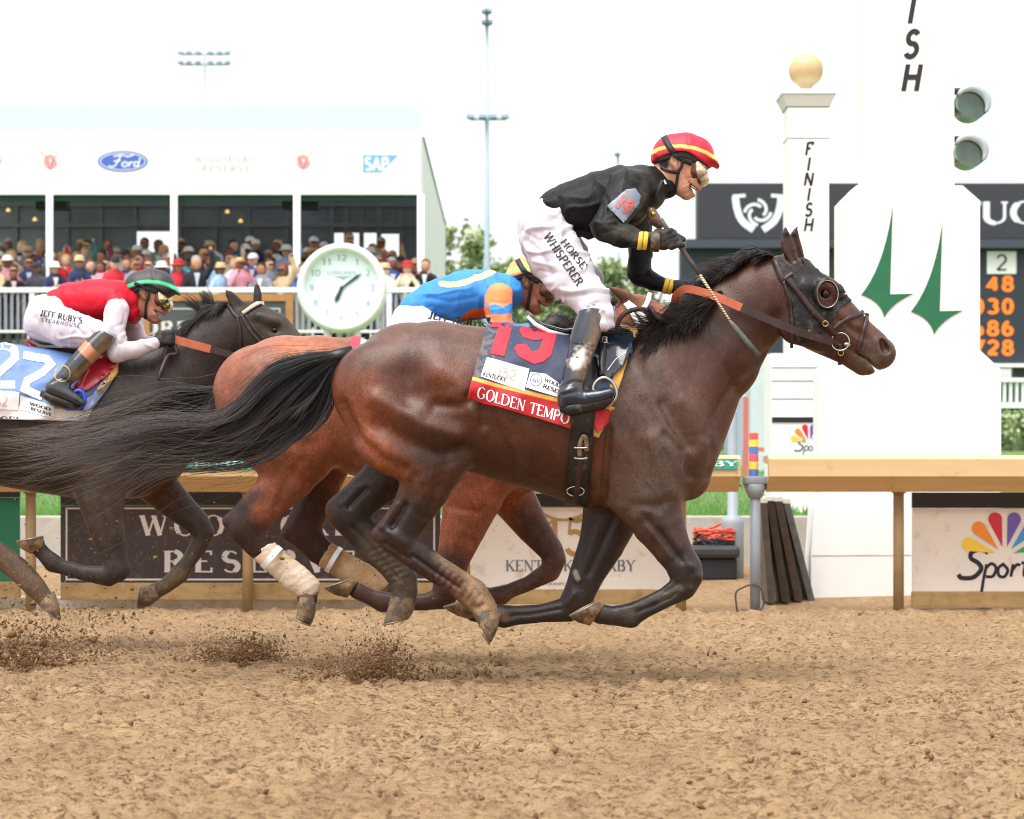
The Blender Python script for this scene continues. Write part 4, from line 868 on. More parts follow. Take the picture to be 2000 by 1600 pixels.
fd = [spline([(222, 306), (238, 303), (250, 306), (262, 302)], 5), spline([(236, 304), (230, 316), (222, 326), (212, 324)], 5), spline([(222, 315), (236, 314)], 3), spline([(244, 316), (238, 322), (244, 326), (250, 320), (244, 316)], 5), spline([(254, 316), (252, 326)], 3), spline([(254, 319), (260, 316)], 3), spline([(274, 308), (270, 326)], 4), spline([(272, 318), (264, 317), (262, 324), (270, 324)], 5)]
flat_strips('lettering', [(mq(l), .03) for l in fd], yL - .006, M_WHITE, MQ, .05)
for cx in (98, 592):
    flat_strips('rose_logo', [(mq([(cx + r * math.cos(a), 315 + r * 1.15 * math.sin(a)) for a, r in [(i * .5, 13 - i * .32) for i in range(34)]]), .022), (mq(spline([(cx - 24, 298), (cx - 12, 302), (cx, 332)], 5)), .012), (mq(spline([(cx + 24, 298), (cx + 12, 302), (cx, 332)], 5)), .012)], yL - .004, M_ROSE, MQ, .05)
a = P(381, 318, DM); flat_text('lettering', 'WOODFORD', a.x, yL, a.z, 14 * KM, M_FAINT, MQ, width=118 * KM, thick=.2, thin=.1, serif=.1, track=.3); a = P(394, 336, DM); flat_text('lettering', 'RESERVE', a.x, yL, a.z, 13 * KM, M_FAINT, MQ, width=96 * KM, thick=.2, thin=.1, serif=.1, track=.3)
flat_poly('wedge_logo', mq([(709, 303), (778, 303), (744, 337), (709, 337)]), yL - .002, M_SKY, MQ, .002); a = P(713, 333, DM); flat_text('lettering', 'SAP', a.x, yL - .004, a.z, 25 * KM, M_WHITE, MQ, width=46 * KM, thick=.24, thin=.2)
a = P(-40, 319, DM); flat_text('lettering', 'LONGINES', P(-78, 0, DM).x, yL, a.z, 14 * KM, simple('logo_slate', (150, 172, 190), .5), MQ, width=82 * KM, thick=.2, thin=.12)
tag(MQ, 'long white hospitality marquee with sponsor logos along its fascia', 'marquee')
# fence in front of the crowd
DFN = 49.4; FN = empty('terrace_fence', (P(400, 0, DFN).x, DFN, 3.9)); m = MB(); z = P(0, 562, DFN).z; m.box(P(-260, 0, DFN).x, P(880, 0, DFN).x, DFN - .06, DFN + .06, P(0, 572, DFN).z, z, .01); m.build('top_rail', M_MARQ, FN)
m = MB(); m.box(P(-260, 0, DFN).x, P(880, 0, DFN).x, DFN - .03, DFN + .03, P(0, 650, DFN).z, P(0, 645, DFN).z); m.build('bottom_rail', M_MARQ, FN)
M_BAL = simple('baluster_grey', (150, 152, 164), .5, .1)
me0 = None
for i in range(94):
    px = -255 + i * 12.1; x = P(px, 0, DFN).x
    if me0 is None:
        m = MB(); m.box(-.028, .028, DFN - .02, DFN + .02, P(0, 644.5, DFN).z, P(0, 572.5, DFN).z); b0 = m.build('baluster', M_BAL, None); me0 = b0.data; b0.location = (x, 0, 0); setparent(b0, FN)
    else:
        b1 = b0.copy(); COL.objects.link(b1); b1.location = Vector((x, 0, 0)) - wloc(FN)
for px in (62, 190, 420, 500, 548, 760, 855): m = MB(); pbox(m, px - 5, px + 5, 572.5, 652, DFN - .05, .1); m.build('post', M_MARQ, FN)
tag(FN, 'white topped grey bar fence in front of the crowd', 'fence')
SK = empty('spectator_terrace', (P(400, 0, 49.8).x, 49.8, 1.6)); M_SKG = simple('skirt_greengrey', (66, 92, 88), .7, .15, 1.5)
for i in range(12):
    m = MB(); pbox(m, -250 + i * 94, -158 + i * 94, 662, 990, 49.75, .1); m.build('panel', M_SKG if i % 3 else simple('skirt_pale%d' % i, (150, 164, 166), .7, .1), SK)
m = MB(); pbox(m, -260, 885, 590, 598, 49.7, .1); pbox(m, -260, 885, 625, 632, 49.72, .1); m.build('rail', M_FRAMEM, SK); tag(SK, 'green grey panelled front of the spectator terrace', 'wall')
# framed board left of the clock
FB = empty('framed_board', (P(430, 0, 42).x, 42, 1.4)); Kb = 42 / F; M_FRW = simple('frame_wood', (176, 124, 74), .6, .12, 5); m = MB(); pbox(m, 290, 560, 588, 690, 42.03, .05); m.build('panel', simple('panel_slate', (74, 78, 82), .6, .08), FB)
m = MB(); pbox(m, 280, 572, 574, 588, 42, .12); pbox(m, 558, 572, 588.2, 700, 42, .12); pbox(m, 280, 292, 588.2, 700, 42, .12); m.build('frame', M_FRW, FB); e_ = [(300, 690), (300, 603), (546, 603), (546, 690)]; flat_strips('border', [([(P(x, y, 42).x, P(x, y, 42).z) for x, y in e_], .02)], 42.02, M_LETTER, FB, .5)
c = P(150, 652, 42); flat_text('lettering', 'WOODFORD', P(104, 0, 42).x, 42.015, c.z, 24 * Kb, M_LETTER, FB, width=270 * Kb, thick=.22, thin=.1, serif=.1, track=.2)
m = MB(); pbox(m, 300, 312, 700, 1000, 42.05, .1); pbox(m, 540, 552, 700, 1000, 42.05, .1); m.build('leg', M_FRW, FB); tag(FB, 'wood framed dark sponsor board behind the nearly black horse\'s head', 'sign')

# ------------------------------------------------------------------ clock
DC = 40.0; CK = empty('clock', (P(668, 0, DC).x, DC, 1.35)); c = P(668, 563, DC); kc = DC / F
def clathe(prof, name, mat):
    n = 64; V, Fc = [], []
    for r, y in prof:
        for i in range(n): V.append((c.x + r * kc * math.cos(2 * math.pi * i / n), DC + y, c.z + r * kc * math.sin(2 * math.pi * i / n)))
    for j in range(len(prof) - 1):
        for i in range(n): Fc.append((j * n + i, (j + 1) * n + i, (j + 1) * n + (i + 1) % n, j * n + (i + 1) % n))
    return newmesh(name, V, Fc, mat, CK, True)
M_CKW = simple('clock_case', (238, 240, 240), .9, .02, spec=.1); M_CKF = simple('clock_face', (226, 242, 244), .35, .02); M_CKN = simple('clock_mark', (150, 172, 186), .5, .05); M_HAND = simple('clock_hand', (52, 64, 72), .4, .1)
clathe([(70, .0), (72, -.10), (76, -.15), (82, -.15), (86, -.10), (88, 0), (87, .2), (60, .3), (.1, .3)], 'case', M_CKW)
m = MB(); m.disc_y((c.x, c.z), 71 * kc, DC - .03, DC + .02, 64); m.build('face', M_CKF, CK)
for k_ in range(1, 13):
    a = math.radians(90 - 30 * k_); t = str(k_); h = 12; w = 8 * len(t) + (3 if len(t) > 1 else 0)
    p = P(668 + 59 * math.cos(a) - w / 2, 563 - 59 * math.sin(a) + h / 2, DC); flat_text('numeral', t, p.x, DC - .034, p.z, h * kc, M_CKN, CK, width=w * kc, thick=.16, thin=.16)
p = P(640, 537, DC); flat_text('lettering', 'LONGINES', p.x, DC - .034, p.z, 7 * kc, M_CKN, CK, width=56 * kc, thick=.18, thin=.1, serif=.1)
flat_poly('winged_mark', [(P(x, y, DC).x, P(x, y, DC).z) for x, y in ((650, 540), (690, 540), (674, 544), (670, 548), (666, 544))], DC - .036, M_CKN, CK, .002)
for (hx, hy), w in (((707, 534), 3.4), ((655, 592), 5)):
    d = np.array([hx - 668, hy - 563.0]); u = d / np.linalg.norm(d); nn = np.array([-u[1], u[0]]); L = np.linalg.norm(d)
    pl = [tuple(np.array([668, 563]) + u * a * L + nn * b * w) for a, b in ((-.12, .5), (-.12, -.5), (.75, -.9), (1.0, 0), (.75, .9))]
    flat_poly('hand', [(P(x, y, DC).x, P(x, y, DC).z) for x, y in pl], DC - .05, M_HAND, CK, .006)
m = MB(); m.disc_y((c.x, c.z), 4 * kc, DC - .06, DC - .03, 20); m.build('hub', M_HAND, CK)
for px in (640, 697): m = MB(); m.tube([P(px, 645, DC + .1), Vector((P(px, 0, DC).x, DC + .1, 1.2))], .07, 10); m.build('leg', M_CKW, CK, True)
m = MB(); pbox(m, 625, 712, 660, 668, DC + .05, .1); m.build('stay', M_CKW, CK); tag(CK, 'big round white clock standing in front of the marquee', 'clock')

# ------------------------------------------------------------------ spectators
M_OC = objcol_mat('cloth_dyed'); M_OCS = objcol_mat('skin_far', .6)
def crowd_figure(kind):
    g = SDF((-.42, -.3, -.02), (.42, .3, 1.98 + (.25 if kind == 2 else 0)), .026)
    def body(k_, pts): g.chain(pts, k_)
    body(.02, [(0, 0, 1.60, .10, .095), (0, 0, 1.66, .10, .095)]); body(.02, [(0, .0, 1.44, .055, .055), (0, 0, 1.55, .055, .055)])
    for s_ in (-1, 1): body(.02, [(s_ * .09, 0, .9, .07, .08), (s_ * .1, 0, .45, .05, .055), (s_ * .1, 0, .05, .04, .045)])
    arms = {0: [((-1), (-.27, -.02, 1.1), (-.25, -.14, .92)), (1, (.27, -.02, 1.1), (.25, -.14, .92))], 1: [(-1, (-.28, -.14, 1.16), (-.10, -.22, 1.46)), (1, (.28, -.14, 1.16), (.10, -.22, 1.46))], 2: [(-1, (-.27, -.04, 1.1), (-.2, -.18, 1.0)), (1, (.30, -.06, 1.6), (.26, -.1, 1.92))], 3: [(-1, (-.27, -.1, 1.12), (-.05, -.22, 1.2)), (1, (.27, -.1, 1.12), (.05, -.24, 1.22))]}[kind]
    for s_, e, h in arms:
        body(.02, [(s_ * .19, 0, 1.38, .05, .05), e + (.038, .038), h + (.03, .03)]); body(.02, [h + (.038, .045)])
    V, Q = g.mesh(); b_ = newmesh('person', relax(V, Q, 1), Q, M_OCS, None, True)
    g = SDF((-.42, -.3, .7), (.42, .3, 1.9), .026); g.chain([(0, 0, .86, .16, .12), (0, 0, 1.1, .165, .12), (0, 0, 1.3, .185, .12), (0, 0, 1.38, .16, .10), (0, 0, 1.44, .08, .07)], .02)
    for s_, e, h in arms:
        hh = tuple(np.array(e) + .82 * (np.array(h) - np.array(e))); g.chain([(s_ * .17, 0, 1.36, .075, .075), e + (.058, .058), hh + (.046, .046)], .03)
    V, Q = g.mesh(); j = newmesh('jacket', relax(V, Q, 1), Q, M_OC, b_, True)
    g = SDF((-.25, -.2, -.02), (.25, .2, 1.05), .03)
    for s_ in (-1, 1): g.chain([(s_ * .08, 0, .92, .10, .11), (s_ * .1, 0, .5, .08, .085), (s_ * .1, 0, .06, .065, .08)], .03)
    V, Q = g.mesh(); newmesh('trousers', V, Q, M_OC, b_, True)
    return b_
CF = [crowd_figure(k_) for k_ in range(4)]
def cap_mesh(kind):
    m = MB()
    if kind == 'hat': m.lathe((0, 0, 1.66), [(.15, 0), (.15, .012), (.115, .02), (.11, .09), (.08, .12), (.01, .12)], 16)
    elif kind == 'widehat': m.lathe((0, 0, 1.665), [(.185, -.01), (.18, 0), (.115, .02), (.11, .09), (.07, .12), (.01, .12)], 18)
    elif kind == 'cap':
        m.lathe((0, 0, 1.66), [(.112, 0), (.112, .03), (.09, .09), (.04, .118), (.01, .12)], 14); m.add([(-.08, -.1, 1.665), (.08, -.1, 1.665), (.06, -.2, 1.65), (-.06, -.2, 1.65), (-.08, -.1, 1.68), (.08, -.1, 1.68), (.06, -.2, 1.662), (-.06, -.2, 1.662)], [(0, 3, 2, 1), (4, 5, 6, 7), (0, 1, 5, 4), (1, 2, 6, 5), (2, 3, 7, 6), (3, 0, 4, 7)])
    else:
        g = SDF((-.16, -.14, 1.45), (.16, .16, 1.82), .022); g.chain([(0, .02, 1.685, .105, .10)], .02); g.chain([(0, .05, 1.60, .095, .085)], .02); g.chain([(0, -.14, 1.58, .09, .1)], .01, True); V, Q = g.mesh(); return newmesh('hair', V, Q, M_OC, None, True).data
    o = m.build('hat', M_OC, None, False); me = o.data; bpy.data.objects.remove(o); return me
CAPS = {k_: cap_mesh(k_) for k_ in ('hat', 'widehat', 'cap', 'hair')}
for o in list(bpy.data.objects):
    if o.name.startswith('hair') and o.type == 'MESH' and o.data == CAPS['hair']: bpy.data.objects.remove(o)
JC = [('navy blue', (34, 44, 84)), ('black', (28, 28, 34)), ('bright red', (206, 40, 56)), ('pink', (220, 150, 170)), ('pale blue', (160, 190, 224)), ('white', (236, 236, 238)), ('grey', (132, 136, 146)), ('sage green', (122, 148, 122)), ('charcoal', (62, 64, 72)), ('tan', (196, 168, 132)), ('burgundy', (112, 40, 52)), ('teal', (70, 150, 156)), ('royal blue', (52, 84, 160)), ('cream', (232, 222, 196))]
HC = [('straw hat', 'hat', (206, 186, 150)), ('dark hair', 'hair', (40, 30, 28)), ('white hat', 'widehat', (238, 236, 232)), ('fair hair', 'hair', (196, 160, 104)), ('dark cap', 'cap', (40, 44, 52)), ('grey hair', 'hair', (150, 148, 146)), ('red hat', 'widehat', (186, 44, 56)), ('sandy hair', 'hair', (170, 132, 92)), ('brown hair', 'hair', (98, 66, 46)), ('auburn hair', 'hair', (120, 62, 40)), ('white cap', 'cap', (232, 232, 232))]
SKN = [(222, 172, 146), (204, 150, 122), (172, 116, 88), (128, 82, 60), (232, 186, 164)]
combos = [(a, b_) for a in range(len(JC)) for b_ in range(len(HC))]; random.Random(12).shuffle(combos)
first = {k_: True for k_ in range(4)}; rr = random.Random(4); ci = 0
rows = [(49.75, [(-10 + i * 40, 509) for i in range(22)], 'at the front of the terrace'), (50.5, [(10 + i * 40, 502) for i in range(21)], 'in the second row of the terrace'), (51.3, [(-14 + i * 42, 494) for i in range(20)], 'in the third row of the terrace'), (52.4, [(6 + i * 40, 486) for i in range(20)], 'in the shade of the marquee'), (54.0, [(-6 + i * 46, 476) for i in range(17)], 'deeper under the marquee'), (57.0, [(20 + i * 66, 464) for i in range(12)], 'standing far back inside the marquee')]
m = MB(); m.box(-.075, .075, -.108, -.09, 1.628, 1.662, .006); o = m.build('sunglasses', simple('shades_black', (22, 22, 26), .25)); SUNG = o.data; bpy.data.objects.remove(o)
m = MB(); m.prism_xz([(0, 1.12), (.055, 1.42), (-.055, 1.42)], -.135, -.05); o = m.build('shirt_front', M_OC); SHF = o.data; bpy.data.objects.remove(o)
def use(kind):
    b_ = CF[kind]
    if first[kind]: first[kind] = False; return b_, list(b_.children)
    n_ = b_.copy(); COL.objects.link(n_); ch_ = []
    for c_ in [c for c in b_.children if c.name.startswith(('jacket', 'trousers'))]:
        q = c_.copy(); COL.objects.link(q); q.parent = n_; ch_.append(q)
    return n_, ch_
fixed = {(0, 9): ('bright red', 'red hat'), (0, 3): ('navy blue', 'white hat'), (0, 4): ('navy blue', 'straw hat'), (0, 20): ('cream', 'red hat'), (0, 21): ('black', 'brown hair'), (0, 12): ('pink', 'fair hair'), (0, 13): ('grey', 'dark hair'), (0, 11): ('pale blue', 'straw hat'), (1, 17): ('teal', 'grey hair'), (0, 19): ('white', 'straw hat'), (0, 18): ('white', 'brown hair')}
taken = set(fixed.values())
for ri, (D, L, where) in enumerate(rows):
    for k_, (px, py) in enumerate(L):
        if px > 800 and ri > 2: continue
        
        if (ri, k_) in fixed: jn, hn = fixed[(ri, k_)]
        else:
            while True:
                ja, hb_ = combos[ci]; ci += 1; jn, hn = JC[ja][0], HC[hb_][0]
                if hn == 'red hat' or (hn == 'white hat' and ja % 2): continue
                if (jn, hn) not in taken: taken.add((jn, hn)); break
        jc = dict(JC)[jn]; hcn = [h for h in HC if h[0] == hn][0]
        kind = rr.choice((0, 1, 1, 3, 3, 0, 2, 1)) if ri < 4 else rr.choice((0, 1, 3))
        o, ch_ = use(kind); s_ = rr.uniform(.93, 1.05); pxj = px + rr.uniform(-8, 8); x = P(pxj, 0, D).x
        ztop = P(0, py + rr.uniform(-9, 10), D).z; o.location = (x, D, ztop - 1.76 * s_); o.scale = (s_ * rr.uniform(.95, 1.1), s_, s_); o.rotation_euler = (0, 0, rr.uniform(-.5, .7)); o.color = lin(rr.choice(SKN)); o.name = 'person'
        for c_ in ch_: c_.color = lin(jc) if c_.name.startswith('jacket') else lin(rr.choice(((40, 42, 52), (190, 180, 160), (90, 92, 100), (226, 224, 220))))
        hm_ = bpy.data.objects.new('hair' if hcn[1] == 'hair' else 'hat', CAPS[hcn[1]]); COL.objects.link(hm_); hm_.parent = o; hm_.color = lin(hcn[2])
        if hcn[1] != 'hair':
            h2 = bpy.data.objects.new('hair', CAPS['hair']); COL.objects.link(h2); h2.parent = o; h2.color = lin(rr.choice(((44, 32, 28), (96, 64, 44), (150, 110, 70)))); h2.scale = (.97, .97, .985)
        if rr.random() < .45:
            q = bpy.data.objects.new('sunglasses', SUNG); COL.objects.link(q); q.parent = o
        if jn in ('navy blue', 'black', 'grey', 'tan', 'burgundy', 'teal', 'sage green', 'charcoal', 'royal blue') and rr.random() < .7:
            q = bpy.data.objects.new('shirt_front', SHF); COL.objects.link(q); q.parent = o; q.color = lin(rr.choice(((236, 236, 240), (200, 214, 236), (236, 210, 216))))
        art = 'with' if hcn[1] == 'hair' else 'and'
        tag(o, 'spectator in %s top %s %s %s' % (jn, art, hn, where), 'person', 'spectators on the terrace')
# ------------------------------------------------------------------ horses
def hair_mesh(name, strands, r0, mat, parent=None, r_tip=0.25, c0=(24, 21, 23), c1=(50, 42, 40), seed=3):
    """strands (n,m,3) -> tapered three-sided tubes in one mesh"""
    S = np.asarray(strands, float); n, m, _ = S.shape
    T = np.gradient(S, axis=1); T /= np.linalg.norm(T, axis=2, keepdims=True) + 1e-9
    up = np.array([0.1, -1.0, 0.15]); U = np.cross(T, up); U /= np.linalg.norm(U, axis=2, keepdims=True) + 1e-9
    W = np.cross(T, U)
    t = np.linspace(0, 1, m)
    R = (np.asarray(r0).reshape(-1, 1) if np.ndim(r0) else r0) * (0.55 + 0.45 * np.minimum(1, t * 6))[None, :] * (1 - (1 - r_tip) * np.clip((t - .45) / .55, 0, 1) ** 1.3)[None, :]
    R = np.broadcast_to(R, (n, m))
    ring = []
    for k in range(3):
        a = 2 * math.pi * k / 3
        ring.append(S + (U * math.cos(a) + W * math.sin(a)) * R[:, :, None])
    V = np.stack(ring, 2).reshape(-1, 3)
    base = (np.arange(n)[:, None] * m + np.arange(m - 1)[None, :]).reshape(-1) * 3
    Q = []
    for k in range(3):
        k2 = (k + 1) % 3
        Q.append(np.stack([base + k, base + k2, base + 3 + k2, base + 3 + k], 1))
    ob = newmesh(name, V, np.vstack(Q), mat, parent, True)
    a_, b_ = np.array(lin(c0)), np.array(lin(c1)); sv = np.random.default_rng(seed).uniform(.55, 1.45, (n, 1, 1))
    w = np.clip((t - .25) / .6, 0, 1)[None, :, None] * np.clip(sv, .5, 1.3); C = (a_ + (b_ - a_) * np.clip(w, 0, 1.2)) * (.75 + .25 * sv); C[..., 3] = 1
    ob.data.color_attributes.new('Col', 'FLOAT_COLOR', 'POINT').data.foreach_set('color', np.repeat(C.reshape(-1, 4), 3, 0).astype(np.float32).ravel())
    return ob

def hair_flow(guides, n, D, spread0, spread1, dy0, dy1, m=16, clump=40, wav=3.0, lmin=0.6, seed=1):
    """strands that follow randomly blended neighbouring guides (each a px polyline) at distance D"""
    rg = np.random.default_rng(seed)
    G = []
    for g in guides:
        s = np.array(spline([tuple(p) for p in g], 10)); d = np.r_[0, np.cumsum(np.hypot(np.diff(s[:, 0]), np.diff(s[:, 1])))]
        tt = np.linspace(0, d[-1], m); G.append(np.stack([np.interp(tt, d, s[:, 0]), np.interp(tt, d, s[:, 1])], 1))
    G = np.array(G); k = len(G)
    nc = max(2, n // clump); out = np.zeros((n, m, 3)); t = np.linspace(0, 1, m)
    cpos = rg.uniform(0, k - 1.001, nc); cdy = rg.uniform(0, 1, nc); clen = rg.uniform(lmin, 1.0, nc); cph = rg.uniform(0, 6.28, nc); coff = rg.normal(0, 1, (nc, 2))
    ci = rg.integers(0, nc, n)
    for i in range(n):
        c = ci[i]
        u0 = np.clip(cpos[c] + rg.normal(0, .35), 0, k - 1.001); u1 = np.clip(cpos[c] + rg.normal(0, .14), 0, k - 1.001)
        u = u0 + (u1 - u0) * t
        j = u.astype(int); f = (u - j)[:, None]
        idx = np.arange(m); L = clen[c] * rg.uniform(.72, 1.05)
        tt = np.clip(t * L, 0, 1) * (m - 1); a = np.minimum(tt.astype(int), m - 2); fr = (tt - a)[:, None]
        A = G[j, a] * (1 - fr) + G[j, a + 1] * fr; B = G[np.minimum(j + 1, k - 1), a] * (1 - fr) + G[np.minimum(j + 1, k - 1), a + 1] * fr
        p = A * (1 - f) + B * f
        sp = spread0 + (spread1 - spread0) * t
        off = coff[c][None, :] * sp[:, None] * .6 + rg.normal(0, 1, 2)[None, :] * sp[:, None] * .28 * (1.15 - t[:, None] * .7)
        wv = wav * np.sin(t * rg.uniform(5, 9) + cph[c]) * t + rg.normal(0, .8) * np.sin(t * 11 + rg.uniform(0, 6)) * t
        p = p + off; p[:, 1] += wv
        yy = D + (dy0[0] + (dy0[1] - dy0[0]) * rg.uniform()) * (1 - t) + (dy1[0] + (dy1[1] - dy1[0]) * np.clip(cdy[c] + rg.normal(0, .08), 0, 1)) * t
        out[i, :, 0] = (p[:, 0] - CX) * yy / F; out[i, :, 1] = yy; out[i, :, 2] = CAMH - (p[:, 1] - HY) * yy / F
    return out

def hoof(D, dy, ch_, ct, sh, st, mat, parent, w0=0.044, w1=0.06):
    """coronet heel/toe and sole heel/toe in px -> a closed hoof with a slight flare and a sole rim"""
    d = D + dy; rings = []
    n = 20
    def ring(a, b, w, pull=0.0):
        A, B = P(*a, d), P(*b, d); M = (A + B) / 2; U = (B - A) / 2; r = []
        for k in range(n):
            th = 2 * math.pi * k / n; c, s_ = math.cos(th), math.sin(th)
            r.append(M + U * c + Vector((0, w * s_ * (1 - .12 * c), 0)))
        return r
    mid = lambda a, b, t: (a[0] + (b[0] - a[0]) * t, a[1] + (b[1] - a[1]) * t)
    wx, wy = ct[0] - ch_[0], ct[1] - ch_[1]; wl_ = math.hypot(wx, wy) or 1; bl = lambda q, k: (q[0] + wx / wl_ * k, q[1] + wy / wl_ * k)
    rings = [ring(mid(ch_, ct, .08), mid(ch_, ct, .92), w0 * .86), ring(ch_, ct, w0), ring(mid(ch_, sh, .5), bl(mid(ct, st, .5), 5), (w0 + w1) / 2 * 1.01), ring(mid(ch_, sh, .9), bl(mid(ct, st, .88), 3), w1),
             ring(sh, st, w1 * .99), ring(mid(sh, st, .07), mid(sh, st, .93), w1 * .84)]
    # slightly recessed sole
    vs_, fs = [], []
    for r in rings: vs_ += r
    for i in range(len(rings) - 1):
        for k in range(n): fs.append((i * n + k, i * n + (k + 1) % n, (i + 1) * n + (k + 1) % n, (i + 1) * n + k))
    fs.append(tuple(range(n - 1, -1, -1))); fs.append(tuple(range((len(rings) - 1) * n, len(rings) * n)))
    ob = newmesh('hoof', vs_, fs, mat, parent, True)
    bm = bmesh.new(); bm.from_mesh(ob.data); bmesh.ops.recalc_face_normals(bm, faces=bm.faces); bm.to_mesh(ob.data); bm.free()
    sr = ring(sh, st, w1 * .97); sm = MB(); sm.tube(sr + [sr[0]], .0042, 6, False); sm.build('horseshoe', M_SHOE, ob, True)
    return ob

def coat_mat(name, rough=0.42, spec=0.45, dust=(150, 125, 98), dust_amt=0.25, sheen=0.0, mul=1.0):
    m, nt, b = new_mat(name)
    at = nd(nt, 'ShaderNodeAttribute', attribute_name='Col')
    f = ramp(nt, noise(nt, 7, 6, .62), 0.28, 0.72, (.66 * mul, .64 * mul, .63 * mul, 1), (1.30 * mul, 1.28 * mul, 1.26 * mul, 1))
    md = ramp(nt, noise(nt, 34, 4, .65, vec_scale=(1, 1, .6)), .28, .74, (.74, .74, .75, 1), (1.28, 1.24, 1.2, 1))
    c = mixc(nt, 1.0, at.outputs['Color'], f, 'MULTIPLY'); c = mixc(nt, 1.0, c, md, 'MULTIPLY')
    fine = ramp(nt, noise(nt, 260, 2, .5, vec_scale=(1, 1, .45)), 0.3, 0.72, (.66, .66, .66, 1), (1.34, 1.34, 1.34, 1))
    c = mixc(nt, 1.0, c, fine, 'MULTIPLY')
    dn = ramp(nt, noise(nt, 420, 2, .7), 0.70, 0.80)                      # flecks of track dirt thrown on the coat
    dl = ramp(nt, noise(nt, 3.2, 4, .6), 0.42, 0.70)
    mm = nd(nt, 'ShaderNodeMath', operation='MULTIPLY'); nt.links.new(dn, mm.inputs[0]); nt.links.new(dl, mm.inputs[1])
    m2 = nd(nt, 'ShaderNodeMath', operation='MULTIPLY'); nt.links.new(mm.outputs[0], m2.inputs[0]); m2.inputs[1].default_value = dust_amt
    c = mixc(nt, m2.outputs[0], c, lin(dust))
    nt.links.new(c, b.inputs['Base Color'])
    rr = ramp(nt, noise(nt, 5, 4), .3, .7, (rough - .08,) * 3 + (1,), (rough + .12,) * 3 + (1,)); nt.links.new(rr, b.inputs['Roughness'])
    b.inputs['Specular IOR Level'].default_value = spec
    b.inputs['Sheen Weight'].default_value = sheen; b.inputs['Sheen Roughness'].default_value = .4
    b.inputs['Sheen Tint'].default_value = (.8, .8, .85, 1)
    n1 = nd(nt, 'ShaderNodeBump'); n1.inputs['Strength'].default_value = .45; n1.inputs['Distance'].default_value = .004
    nt.links.new(noise(nt, 190, 3, .6, vec_scale=(1, 1, .5)), n1.inputs['Height'])
    n2 = nd(nt, 'ShaderNodeBump'); n2.inputs['Strength'].default_value = .22; n2.inputs['Distance'].default_value = .008
    nt.links.new(noise(nt, 24, 3, .5), n2.inputs['Height']); nt.links.new(n1.outputs[0], n2.inputs['Normal']); nt.links.new(n2.outputs[0], b.inputs['Normal'])
    return m

M_COAT = coat_mat('coat_dark_bay', .38, .40, mul=.98, dust_amt=.5)
M_COAT_BAY = coat_mat('coat_red_bay', .40, .30, dust_amt=.3, mul=1.1)
M_COAT_BLACK = coat_mat('coat_black_brown', .42, .30, dust_amt=.7, mul=.9)
M_SHOE = simple('horseshoe_alloy', (150, 144, 134), .4, .2, 30, metal=.6, dirt=(160, 132, 100), dirt_amt=.6)
M_HOOF = simple('hoof_horn', (84, 70, 56), .62, .35, 14, .3, 40, .004, dirt=(168, 136, 98), dirt_amt=.55, dscale=22)
def hair_material(name, c0, c1, rough=.38):
    m, nt, b = new_mat(name)
    at = nd(nt, 'ShaderNodeAttribute', attribute_name='Col'); nt.links.new(at.outputs['Color'], b.inputs['Base Color'])
    b.inputs['Roughness'].default_value = rough; b.inputs['Specular IOR Level'].default_value = .5
    return m
M_HAIR = hair_material('horse_hair_black', (22, 19, 20), (70, 58, 54))
M_HAIR_BROWN = hair_material('horse_hair_brown', (26, 20, 20), (84, 66, 58))
M_EYE = simple('horse_eye', (12, 8, 6), .1, .2, 20, spec=.5)

BLK = np.array(lin((34, 28, 28))[:3]); TAN_DIRT = np.array(lin((165, 138, 104))[:3])

def leg_chain(fig, pts, dy, k=.03): fig.ch(pts, k, dy)

